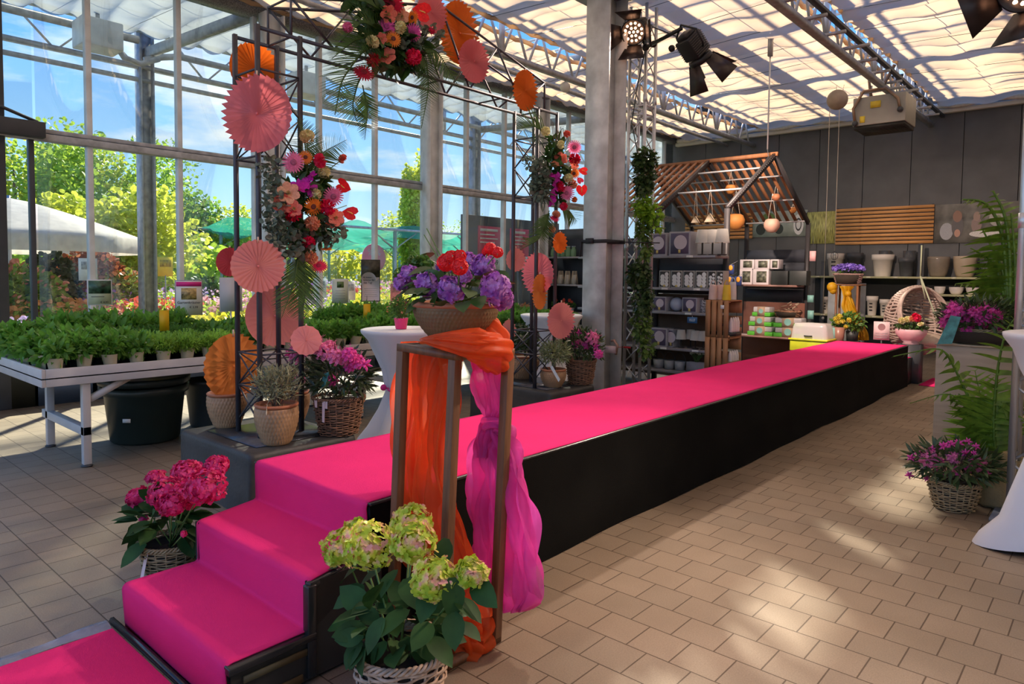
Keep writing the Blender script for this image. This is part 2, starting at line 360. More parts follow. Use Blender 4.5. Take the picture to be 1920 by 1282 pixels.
# columns (H sections)
def hcol(x, y, w_, d_, h, m, name='column', z0=0.):
    t_ = .025
    o = MB().box2((x-w_/2, y-d_/2, z0), (x+w_/2, y-d_/2+t_, h)).box2((x-w_/2, y+d_/2-t_, z0), (x+w_/2, y+d_/2, h)).box2((x-t_/2, y-d_/2+t_, z0), (x+t_/2, y+d_/2-t_, h)).build(name, m)
    return structure(o)
for y in (5.28, 8.36, 11.4): hcol(-9.3, y, .2, .3, 5.27, steel_l)
big = hcol(-5.22, 7.72, .36, .42, 5.6, mat('weathered zinc', (.62, .63, .63), .55, .1, var=.22, vs_=5))
MB().box2((-5.42, 7.49, .0), (-5.02, 7.95, .02)).build('base_plate', steel, big)
MB().box2((-5.6, 7.45, 5.22), (-4.84, 8.0, 5.27)).build('head_plate', steel, big)

# roof trusses, pipes, gutter bars
def truss(x, zb, zt, y0, y1, name='roof_truss', pitch=.62, ph=0.):
    o = MB().box2((x-.05, y0, zb-.05), (x+.05, y1, zb+.03)).build('roof_truss', steel); structure(o)
    MB().box2((x-.04, y0, zt-.03), (x+.04, y1, zt+.03)).build('top_chord', steel_l, o)
    m = MB(); y = y0+ph; i = 0
    while y+pitch < y1:
        m.bar((x, y, zb+.03), (x, y+pitch*.45, zt-.03), .03); m.bar((x, y+pitch*.45, zt-.03), (x, y+pitch*.9, zb+.03), .03)
        if i % 4 == 0: m.box((x, y+pitch*.95, (zb+zt)/2), (.06, .07, zt-zb-.06))
        y += pitch; i += 1
    m.build('web', steel_l, o); return o
for x in (-7.33, -3.36, .6, 4.6): truss(x, 4.98, 5.62, -5, YB-.02)
for x in (-8.03,): structure(MB().rod((x, -4, 5.06), (x, YB-.05, 5.06), .038).build('heating_pipe', steel, smooth=True))
rail = structure(MB().box2((-3.16, 2, 5.08), (-3.09, YB-.1, 5.13)).build('cable_rail', dark))
m = MB()
for y in np.arange(4, 17, .8): m.box((-3.22, y, 5.03), (.5 if int(y*10) % 16 == 0 else .3, .04, .04))
m.build('rail_clamp', steel, rail)
# beams and glazing bars over the shade cloth
beam = MB()
for y in np.arange(-1.4, 17, 3.1): beam.box2((-9.6, y, 5.72), (9, y+.15, 5.86))
structure(beam.build('roof_beam', steel))
beam = MB()
for x in np.arange(-9.0, 9, 1.32): beam.box2((x, -2, 6.1), (x+.04, YB, 6.16))
for y in np.arange(-1.8, 17.5, .78): beam.box2((-9.6, y, 6.2), (9, y+.035, 6.24))
structure(beam.build('roof_glazing_bar', steel_l))
beam = MB()
for x in (-9.0, -5.35, -1.4, 2.6, 6.6): beam.box2((x-.12, -2, 5.6), (x+.12, YB, 5.7))
structure(beam.build('roof_gutter', steel))

# shade cloth in festoons between the trusses
def cloth_mat(name, col, tr, alpha):
    m_ = mat(name, col, .85, var=.10, vs_=1.1, thin=tr, alpha=alpha, spec=.1, bump=.35, bs=420); return m_
cloth_in = cloth_mat('warm shade cloth', (.80, .58, .37), .62, .97)
cloth_out = cloth_mat('pale shade cloth', (.50, .52, .47), .5, .88)
def festoon(name, x0, x1, y0, y1, z0, m_, wave=.5, amp=.10, lines=4):
    xs = np.linspace(x0, x1, 22); yy = np.arange(y0, y1, wave/12)
    X, Y = np.meshgrid(xs, yy)
    k_ = Y/wave+.12*np.sin(X*1.7+.7*Y)
    Z = z0-amp*np.abs(np.sin(k_*pi))*(1+.25*np.sin(X*3.1+np.floor(k_)*2.3))+.035*np.cos(X*2*pi*lines/(x1-x0))*np.abs(np.sin(k_*pi))
    Z += .03*np.sin(X*2.2+Y*.6)
    E = np.minimum(1, np.minimum(X-x0, x1-X)/.14); Z += .04*(1-E)
    o = MB().grid(np.stack([X, Y, Z], -1)).build(name, m_, smooth=True); structure(o)
    wr = MB()
    for xx in np.linspace(x0+.02, x1-.02, lines+1): wr.bar((xx, y0, z0+.015), (xx, y1, z0+.015), .006)
    for yw in np.arange(y0, y1, wave*2): wr.tube([(x0+.05, yw, z0-.03), ((x0+x1)/2, yw+.05, z0-.09), (x1-.05, yw, z0-.03)], .004, 4)
    wr.build('wire', dark, o)
    for xx in (x0, x1): MB().tube([(xx, y, z0-.02+.03*abs(sin(y/wave*pi))) for y in np.arange(y0, y1, wave/5)], .035, 6).build('gathered_edge', m_, o, smooth=True)
    return o
for x0, x1 in ((-9.35, -7.50), (-7.16, -3.53), (-3.18, .45), (.78, 4.42), (4.78, 8.8)): festoon('ceiling', x0, x1, -1.5, YB-.16, 5.38, cloth_in)
# outdoor canopy on the far side of the glass
festoon('canopy_cloth', -13.3, -9.9, -4, 24, 5.86, cloth_out, wave=.55, amp=.12)
festoon('canopy_cloth', -13.3, -9.9, -10, -4.2, 5.86, cloth_out, wave=.55, amp=.12)
truss(-13.45, 5.27, 5.9, -4, 24, pitch=1.25, ph=.3)
structure(MB().rod((-13.45, -4, 5.03), (-13.45, 24, 5.03), .045).rod((-13.1, 5.6, 5.5), (-13.1, 24, 5.5), .06).rod((-13.1, -4, 5.62), (-13.1, 4.9, 5.62), .07).tube([(-13.1, 5.0, 5.3), (-13.1, 5.3, 5.42), (-13.1, 5.6, 5.5)], .06).build('canopy_pipe', steel, smooth=True))
for y in (5.13, 13.6, 21): hcol(-13.45, y, .26, .24, 5.9, steel)
structure(MB().bar((-13.4, 5.13, 5.5), (-9.7, 5.13, 5.3), .1, .16).bar((-13.4, 13.6, 5.5), (-9.7, 13.6, 5.3), .1, .16).build('canopy_beam', steel))
for y, lb in ((4.1, 'grey outdoor fan heater box under the canopy left of the outer column'), (7.9, 'grey outdoor fan heater box under the canopy beside the top flower garland')):
    hb = thing('fan_heater', lb, 'heater', (-12.6, y, 5.15), 0, 'outdoor heaters under the canopy')
    MB().box((0, 0, .22), (.5, .6, .44)).build('housing', steel_l, hb, bevel=.02)
    MB().tube([(.1, .25, .1), (.1, .35, -.05), (.1, .6, -.1), (.1, .9, .05)], .05).build('duct', steel, hb, smooth=True)
    MB().bar((0, 0, .4), (0, 0, .62), .05).build('bracket', steel, hb)
# ============================================================ OUTDOORS
bark = mat('bark', (.16, .12, .09), .9, var=.3, vs_=12)
def tree(name, label, x, y, h, w_, lm, n=3600, size=.17, tr=.16, z0=1.6, kind='tree', blobs=9, group='trees beyond the glass'):
    o = thing(name, label, kind, (x, y, -.06), 0, group); n = int(n*1.7)
    t_ = MB(); top = h*.8; t_.tube([(0, 0, 0), (.05, .03, h*.3), (-.05, .05, h*.55), (0, 0, top)], [tr, tr*.8, tr*.5, tr*.2], 7)
    cs = []
    for i in range(blobs):
        a = i*2.4+RG.random(); f = i/blobs; rr = w_*.5*(.25+.6*sin(pi*(.2+.7*f)))
        c = np.array((cos(a)*rr, sin(a)*rr, z0+(h-z0)*(.12+.78*f))); cs.append(c)
        t_.tube([(0, 0, max(.5, c[2]*.55)), c*np.array((.5, .5, .85)), c], [tr*.35, tr*.2, tr*.06], 5)
    t_.build('trunk', bark, o, smooth=True)
    f_ = MB()
    for c in cs:
        s_ = w_*.27*(.8+.5*RG.random()); bush(f_, T_ROUND, c, (s_, s_, s_*.85*max(1, (h-z0)/w_*.8)), n//blobs, size, up=-1.1, fill=.8, spread=1.2)
    f_.build('crown', lm, o); return o
g1 = leafm('spring green leaves', (.40, .56, .06), thin=.5); g2 = leafm('bright yellow green leaves', (.66, .70, .08), thin=.5); g3 = leafm('deep green leaves', (.22, .40, .06), thin=.45)
g4 = leafm('olive green leaves', (.42, .46, .12), thin=.45)
for (u, x, h, w_, lm, n, nm, lb) in (
    (30, -34, 8.2, 6.5, g1, 5200, 'deciduous_tree', 'tall broad green tree at the left, behind the cream parasol'),
    (105, -36, 8.0, 6.2, g2, 4600, 'deciduous_tree', 'tall yellow green tree right of the thin dark door post'),
    (222, -37, 8.3, 7.0, g1, 5600, 'deciduous_tree', 'tall round green tree in the second window bay'),
    (215, -21, 4.0, 3.4, g2, 3000, 'young_tree', 'loose yellow leaved young tree in front of the tall green tree'),
    (318, -34, 5.7, 4.6, g3, 3800, 'deciduous_tree', 'dense green tree right of the outer steel column'),
    (398, -33, 5.0, 4.0, g2, 3000, 'deciduous_tree', 'light yellow green tree just left of the fan tower'),
    (452, -40, 4.0, 5.0, g4, 2400, 'deciduous_tree', 'low olive tree behind the fan tower posts'),
    (755, -44, 7.6, 3.8, g2, 2600, 'deciduous_tree', 'small light green tree left of the tall poplar'),
    (855, -60, 8.5, 9, g1, 3600, 'deciduous_tree', 'rounded green tree right of the middle steel column'),
    (920, -64, 8.2, 9, g4, 3600, 'deciduous_tree', 'rounded olive tree between the fan tower and the steel column'),
    (975, -60, 7.5, 7, g2, 2400, 'deciduous_tree', 'yellow green tree behind the slim posts of the right tower'),
    (1080, -60, 8.0, 8, g2, 2600, 'deciduous_tree', 'light green tree seen between right garland and big column')):
    p = on_x(u, 508, x); tree(nm, lb, x, p.y, h*.9, w_, lm, n)
p = on_x(778, 508, -27)
tree('poplar_tree', 'tall narrow poplar tree left of the middle steel column', -27, p.y, 7.6, 1.3, g2, 3400, .16, .07, .8, blobs=14)
# distant treeline and hills
hill = mat('hazy wooded hill', (.16, .25, .20), .95, var=.35, vs_=.15)
xs = np.linspace(-60, 260, 60); m = MB()
G = [[(-150-10*j, y, (9+4*sin(y*.03)+2.2*sin(y*.11+1))*h_) for y in xs] for j, h_ in ((0, -.1), (1, .55), (3, 1.0), (6, .6))]
structure(m.grid(G).build('hill', hill, smooth=True))
hd = MB(); hp = RG.random((16000, 3)); hp[:, 0] = -52-6*hp[:, 0]; hp[:, 1] = -25+150*hp[:, 1]; hp[:, 2] = 3.6*hp[:, 2]**.9*(1+.3*np.sin(hp[:, 1]*.5))
hd.inst(T_ROUND, hp, unit(16000), unit(16000), .5*(.7+.6*RG.random(16000)))
tag(hd.build('undergrowth', leafm('sunlit hedge leaves', (.62, .60, .07), thin=.5)), 'long sunlit yellow green thicket behind the nursery beds', 'hedge', None, 'stuff')
hd = MB(); hp = RG.random((5000, 3)); hp[:, 0] = -24-3*hp[:, 0]; hp[:, 1] = -6+18*hp[:, 1]; hp[:, 2] = 2.3*hp[:, 2]**.9*(1+.3*np.sin(hp[:, 1]*1.3))
hd.inst(T_ROUND, hp, unit(5000), unit(5000), .3*(.7+.6*RG.random(5000)))
tag(hd.build('shrubbery', g1), 'mixed green shrubbery beyond the outdoor flower benches', 'shrubs', None, 'stuff')
# blossoming shrubs
for u, x, h, w_, c1, c2, lb in (
    (95, -16, 2.0, 1.0, (.05, .07, .03), None, 'clipped dark ball shrub under the cream parasol'),
    (170, -17.5, 2.1, 1.5, (.30, .09, .04), (.8, .25, .08), 'rust red leaved shrub right of the parasol'),
    (35, -15, 1.7, 1.5, (.25, .38, .05), (.85, .3, .2), 'green shrub with red blossom at far left'),
    (235, -17, 1.6, 1.2, (.28, .33, .06), (.9, .35, .15), 'small shrub with orange blossom beside the outer column'),
    (385, -18, 1.5, 1.3, (.12, .22, .05), None, 'low dark green shrub left of the fan tower')):
    p = on_x(u, 508, x); o = thing('flowering_shrub', lb, 'shrub', (x, p.y, -.05)); f_ = MB()
    bush(f_, T_ROUND, (0, 0, h*.6), (w_/2, w_/2, h*.4), 1500, .11, up=-1.1, spread=1, fill=.5); f_.build('foliage', leafm('shrub leaves %d' % u, c1), o)
    if c2:
        f_ = MB(); bush(f_, T_ROUND, (0, 0, h*.62), (w_/2*1.05, w_/2*1.05, h*.42), 260, .09, up=-.6, spread=1, fill=.15); f_.build('blossom', mat('blossom %d' % u, c2, .6, var=.2), o)
    MB().tube([(0, 0, 0), (0, 0, h*.6)], .04, 5).build('stem', bark, o)
# flower benches outside
bw = mat('bench timber', (.42, .36, .28), .8)
cols = [(.75, .55, .85), (.95, .8, .08), (.8, .10, .35), (.9, .35, .1), (.92, .9, .85), (.55, .25, .75), (.95, .5, .6), (.9, .15, .1)]
i = 0
lbn = {-11.3: 'nearest row', -14.6: 'second row', -17.2: 'third row', -19.8: 'rear row'}
for rx in (-11.3, -14.6, -17.2, -19.8):
    for y0 in np.arange(1.6 if rx < -12 else 2.6, 21, 3.3):
        c1, c2 = cols[i % 8], cols[(i*3+1) % 8]; i += 1
        nm = {0: 'lilac', 1: 'yellow', 2: 'crimson', 3: 'orange', 4: 'white', 5: 'violet', 6: 'pink', 7: 'red'}
        o = thing('flower_bench', 'timber outdoor flower bench in the %s beyond the glass, %s and %s plants' % (lbn[rx], nm[(i-1) % 8], nm[((i-1)*3+1) % 8]), 'bench', (rx, y0, -.03), 0, 'outdoor flower benches')
        MB().box((0, 1.5, .52), (1.6, 3.0, .08)).box((0, .1, .25), (1.4, .08, .5)).box((0, 2.9, .25), (1.4, .08, .5)).build('bench_top', bw, o)
        pl = MB(); n = 900; P = np.stack([RG.uniform(-.78, .78, n), RG.uniform(.03, 2.97, n), .58+RG.random(n)*(.22+.05*(-11.3-rx))], 1)
        pl.inst(T_ROUND, P, unit(n, -.3), unit(n, .0), .085*(.6+.8*RG.random(n)))
        q = tag(pl.build('bedding_plants', g1), 'green bedding plants packed on a %s and %s flower bench, %s' % (nm[(i-1) % 8], nm[((i-1)*3+1) % 8], lbn[rx]), 'plants', None, 'stuff'); q.location = (rx, y0, 0)
        for cc, lo, hi in ((c1, 0, 1.5), (c2, 1.5, 3.0)):
            fl = MB(); n = 380; P = np.stack([RG.uniform(-.78, .78, n), RG.uniform(lo, hi, n), .72+RG.random(n)*(.16+.05*(-11.3-rx))], 1)
            fl.inst(T_ROUND, P, unit(n, -.3), unit(n, .3), .075*(.6+.8*RG.random(n)))
            fl.build('blooms', mat('bloom %.2f %.2f' % (cc[0], cc[1]), cc, .6, var=.15, thin=.3), q)
# cream parasol
p = on_x(18, 470, -16.5)
o = thing('garden_parasol', 'large cream garden parasol outside behind the sliding door', 'parasol', (-16.5, p.y, -.05))
cream = mat('cream parasol cloth', (.86, .80, .68), .8, thin=.35)
n = 48; G = []
for t_ in np.linspace(0, 1, 9):
    G.append([((.03+2.35*t_)*cos(a)*(1-.025*cos(8*a)*t_), (.03+2.35*t_)*sin(a)*(1-.025*cos(8*a)*t_), 3.05-.78*t_**1.25) for a in np.arange(n)/n*2*pi])
G.append([(x_*1.0, y_*1.0, z_-.28) for x_, y_, z_ in G[-1]])
MB().grid(G, True).build('canopy', cream, o, smooth=True)
MB().rod((0, 0, 0), (0, 0, 3.1), .035).build('pole', alu, o)
for a in np.arange(8)/8*2*pi: MB().rod((0, 0, 2.7), (2.3*cos(a), 2.3*sin(a), 2.25), .012, 5).build('rib', alu, o)
MB().box((0, 0, .05), (.8, .8, .1)).build('base', gravel, o)
# green net hall
net = mat('green shade net', (.05, .50, .32), .8, var=.4, vs_=.9, thin=.5, alpha=.82, stretch=(1, .25, 1))
o = thing('net_hall', 'open nursery hall roofed with green shade net', 'net hall', (0, 0, 0))
yy = np.linspace(14, 44, 80); G = [[(x, y, 3.65+.22*sin(y*1.9)+.12*sin(y*.7+x)-.25*abs(sin(x*.55))) for y in yy] for x in np.linspace(-44, -24, 24)]
MB().grid(G).build('net_roof', net, o, smooth=True)
for x in (-25, -31, -38):
    for y in np.arange(15, 44, 5.2):
        pp = MB().box((x, y, 1.8), (.12, .12, 3.6)).bar((x, y, 2.7), (x, y+1.3, 3.5), .05).bar((x, y, 2.7), (x, y-1.3, 3.5), .05); pp.build('post', steel, o)
MB().box2((-24.1, 14, 3.45), (-24, 44, 3.55)).box2((-31.1, 14, 3.45), (-31, 44, 3.55)).build('beam', steel, o)
# red offer boards on a dark stand
pr = mat('poster red', (.72, .04, .12), .6, var=.1); wp = mat('paper white', (.85, .84, .80), .6, var=.03); pk = mat('magenta print', (.78, .02, .26), .5, var=.05)
blk = mat('black print', (.02, .02, .02), .6, var=0)
bd = thing('offer_board', 'dark outdoor board with red price posters behind the glass', 'sign board', (-11.2, 11.9, 0), 0)
MB().box2((-.1, -.9, .1), (0, 2.6, 2.95)).build('board', mat('slate board', (.045, .05, .06), .6), bd, bevel=.01)
for j, (y0, y1) in enumerate(((-.45, .35), (.65, 1.35), (1.6, 2.4))):
    MB().box2((.005, y0, 1.85), (.02, y1, 2.72)).build('poster', pr, bd)
    MB().box2((.022, y0+.3, 1.72), (.03, y1-.05, 2.05)).build('price_card', wp, bd)
    text('lettering', ('4.99', '1.99', '1.99')[j], .17, blk, bd, (.034, (y0+y1)/2+.13, 1.88), (pi/2, 0, pi/2))
    for r_ in range(4): MB().box2((.021, y0+.07, 2.60-.09*r_), (.023, y1-.14-.1*(r_ % 2), 2.63-.09*r_+(.03 if r_ == 0 else 0))).build('text_line', wp, bd)
# pink percent balloon sign
p = on_x(701, 484, -10.3)
o = thing('percent_sign', 'round pink hanging percent sign outside the glass', 'sign', (-10.3, p.y, p.z))
MB().lathe([(0, -.01), (.26, -.01), (.265, 0), (.26, .01), (0, .01)], 40).build('disc', mat('soft pink', (.95, .35, .62), .5), o).rotation_euler = (0, pi/2, 0)
for q_, (a_, b_) in enumerate(((.09, .10), (-.09, .10), (.0, -.1))): text('symbol', '%', .16 if q_ < 2 else .24, mat('pale blue print', (.55, .75, .95), .5, var=0), o, (.014, a_, b_), (pi/2, 0, pi/2))
MB().rod((0, 0, .26), (0, 0, 1.6), .004, 4).build('cord', wp, o)
# small information signs on stakes outside
for u, v, x, lb, cc in ((655, 545, -12.4, 'small outdoor price sign with a picture, left of the pink percent sign', (.9, .85, .8)), (742, 548, -12.4, 'small outdoor price sign with a red picture', (.85, .3, .3)), (600, 540, -12.4, 'pale blue outdoor plant sign behind the garland', (.7, .85, .9)), (310, 500, -15, 'bright yellow outdoor notice left of the table sign', (.95, .75, .05)), (165, 505, -14, 'small white outdoor plant sign near the rust shrub', (.9, .9, .85))):
    p = on_x(u, v, x); o = thing('plant_sign', lb, 'sign', (x, p.y, -.05)); z = p.z+.05
    MB().box((0, 0, z), (.015, .3, .4)).build('card', mat('card %d' % u, cc, .5), o); MB().rod((0, 0, 0), (0, 0, z-.18), .012).build('stake', steel, o)
    MB().box((.01, 0, z+.07), (.006, .22, .14)).build('picture', mat('picture %d' % u, tuple(c*.5 for c in cc), .5, var=.5, vs_=15), o)
# low brown building far off
o = thing('garden_shed', 'distant brown timber wall seen under the trees', 'building', (-48, on_x(1090, 500, -48).y, 0))
MB().box((0, 0, 1.5), (3, 9, 3)).build('wall', mat('brown boards', (.22, .13, .08), .8), o); MB().prism([(-2, 3), (2, 3), (0, 4)], 'y', -4.8, 4.8).build('roof', dark, o)
# ============================================================ RUNWAY, STEPS, CARPET
def mpp(p): return (Vector(p)-Vector((0, 0, CAM_H))).dot(FW)/FPX
XL, XR, Y0, Y1, ZS = -3.43, -2.43, 1.83, 11.75, .6
o = thing('runway_stage', 'long black-skirted runway stage crossing the hall', 'stage', (0, 0, 0))
MB().box2((XL+.02, Y0+.02, .45), (XR-.02, Y1-.02, ZS-.006)).build('deck', mat('black deck edge', (.015, .015, .015), .5), o)
def skirt(P, z0, z1, nz=10, amp=.012, seed=0):
    """hanging cloth along polyline P with shallow folds"""
    P = [np.array(p, float) for p in P]; pts = []; nr = []
    for a, b in zip(P[:-1], P[1:]):
        L = np.linalg.norm(b-a); k = max(2, int(L/.06)); d = (b-a)/L; nn = np.array((d[1], -d[0]))
        for i in range(k): pts.append(a+(b-a)*i/k); nr.append(nn)
    pts.append(P[-1]); nr.append(nr[-1]); pts = np.array(pts); nr = np.array(nr); s_ = np.arange(len(pts))*.06
    G = []
    for t_ in np.linspace(0, 1, nz):
        off = amp*t_*(np.sin(s_*1.9+seed+t_*.8)+.6*np.sin(s_*4.7+2*t_)+.5*np.sin(s_*.6+seed))+.035*t_**1.5-.004+.006*np.sin(t_*9+s_*.8)
        z = z1+(z0-z1)*t_
        q = pts+nr*off[:, None]; G.append(np.concatenate([q, np.full((len(q), 1), z)+(t_ > .99)*.008*np.sin(s_*2.3)[:, None]], 1))
    return G
MB().grid(skirt([(XR, Y0), (XR, Y1), (XL, Y1)], .004, ZS)).build('skirt', black, o, smooth=True)
MB().grid(skirt([(XL, Y1), (XL, Y0+.03)], .004, ZS)).build('rear_skirt', black, o, smooth=True)
MB().box2((XR-.03, Y0, ZS-.004), (XR+.004, Y1, ZS+.008)).box2((XL-.004, Y0, ZS-.004), (XL+.02, Y1, ZS+.004)).build('edge_trim', mat('glossy black edge', (.02, .02, .02), .25), o, bevel=.003)
MB().box2((XL, Y1, .0), (XR, Y1+.33, .4)).box2((XL, Y1+.33, .0), (XR, Y1+.66, .2)).build('rear_steps', mat('black deck edge', (.015, .015, .015), .5), o)
st = thing('stage_steps', 'black step unit under the pink carpet at the near end', 'steps', (0, 0, 0))
sb = mat('black painted timber', (.02, .02, .018), .45, var=.3)
for x in (XR+.055, XL+.09): MB().prism([(1.16, .02), (1.16, .193), (1.48, .193), (1.48, .393), (Y0-.01, .393), (Y0-.01, .02)], 'x', x, x+.03).build('side_panel', sb, st, bevel=.006)
MB().box2((XL+.12, 1.17, .16), (XR+.055, 1.48, .192)).box2((XL+.12, 1.49, .36), (XR+.055, Y0-.01, .392)).build('tread', sb, st)
MB().box2((XR+.06, 1.14, .17), (XR+.102, 1.5, .2)).bar((XR+.08, 1.47, .385), (XR+.01, 1.84, .385), .03).box2((XR+.06, 1.46, .02), (XR+.10, 1.5, .39)).build('trim', mat('glossy black edge', (.02, .02, .02), .25), st, bevel=.005)
MB().box2((XR+.085, 1.2, .02), (XR+.094, 1.44, .05)).box2((XR+.085, 1.2, .12), (XR+.094, 1.46, .145)).build('slat', mat('olive wood slat', (.10, .075, .03), .7), st)
# carpet: one run over floor edge, steps and deck
carpet = mat('pink carpet', (.95, .038, .215), .95, var=.05, vs_=2.2, bump=.5, bs=500, spec=.08)
def rnd(prof, r=.022, k=4):
    out = [prof[0]]
    for a, b, c in zip(prof[:-2], prof[1:-1], prof[2:]):
        a, b, c = map(np.array, (a, b, c)); d1 = (a-b)/np.linalg.norm(a-b); d2 = (c-b)/np.linalg.norm(c-b)
        p, q = b+d1*r, b+d2*r
        for i in range(k+1): t_ = i/k; out.append((1-t_)**2*p+2*t_*(1-t_)*b+t_*t_*q)
    out.append(prof[-1]); return np.array(out)
prof = rnd([(1.150, .004), (1.146, .2), (1.485, .203), (1.478, .402), (1.838, .403), (1.826, .607), (2.2, .606)], .026)
prof = np.concatenate([prof, [(y, .606) for y in np.arange(2.6, Y1, .5)], rnd([(Y1, .606), (Y1+.01, .4), (Y1+.33, .4), (Y1+.335, .2), (Y1+.66, .2), (Y1+.67, .01)], .02)])
xs = np.linspace(XL+.012, XR-.018, 26)
def sh(y): return .09*min(1, max(0, (Y0-y)/.33))   # the step unit stands a little off line with the runway
G = np.array([[(x+sh(p[0]), p[0]+.004*sin(x*5+p[1]*20), p[1]+.0015*sin(x*7+p[0]*6)) for x in xs] for p in prof])
pc = MB().grid(G).build('pink_carpet', carpet, smooth=True); tag(pc, 'bright pink carpet running up the steps and along the black runway', 'carpet')
so = pc.modifiers.new('thickness', 'SOLIDIFY'); so.thickness = .006; so.offset = 1
fc = thing('floor_carpet', 'flat pink carpet on the paving before the first step', 'carpet', (0, 0, 0))
MB().box2((-3.34, -1.5, .002), (-2.33, 1.10, .012)).build('pile', carpet, fc, bevel=.003)
film = mat('blue grey plastic film', (.25, .32, .45), .15, var=.3, vs_=12, alpha=.6, spec=.8)
G = [[(-3.44+.09*t_+.012*sin(y*9+t_*3), y, .004+.016*sin(t_*pi)*(1+.4*sin(y*14))) for t_ in np.linspace(0, 1, 7)] for y in np.arange(-1.5, 1.14, .04)]
MB().grid(G).build('edge_film', film, fc, smooth=True)
MB().tube([(-3.42, 1.125, .012), (-3, 1.128, .014), (-2.4, 1.125, .012)], .014, 6).build('edge_strip', mat('glossy black edge', (.02, .02, .02), .25), fc, smooth=True)
fr = tag(MB().box2((-2.3, 11.9, .002), (-1.3, 12.9, .012)).build('floor_carpet', carpet), 'small pink carpet patch on the paving at the far end of the runway', 'carpet')

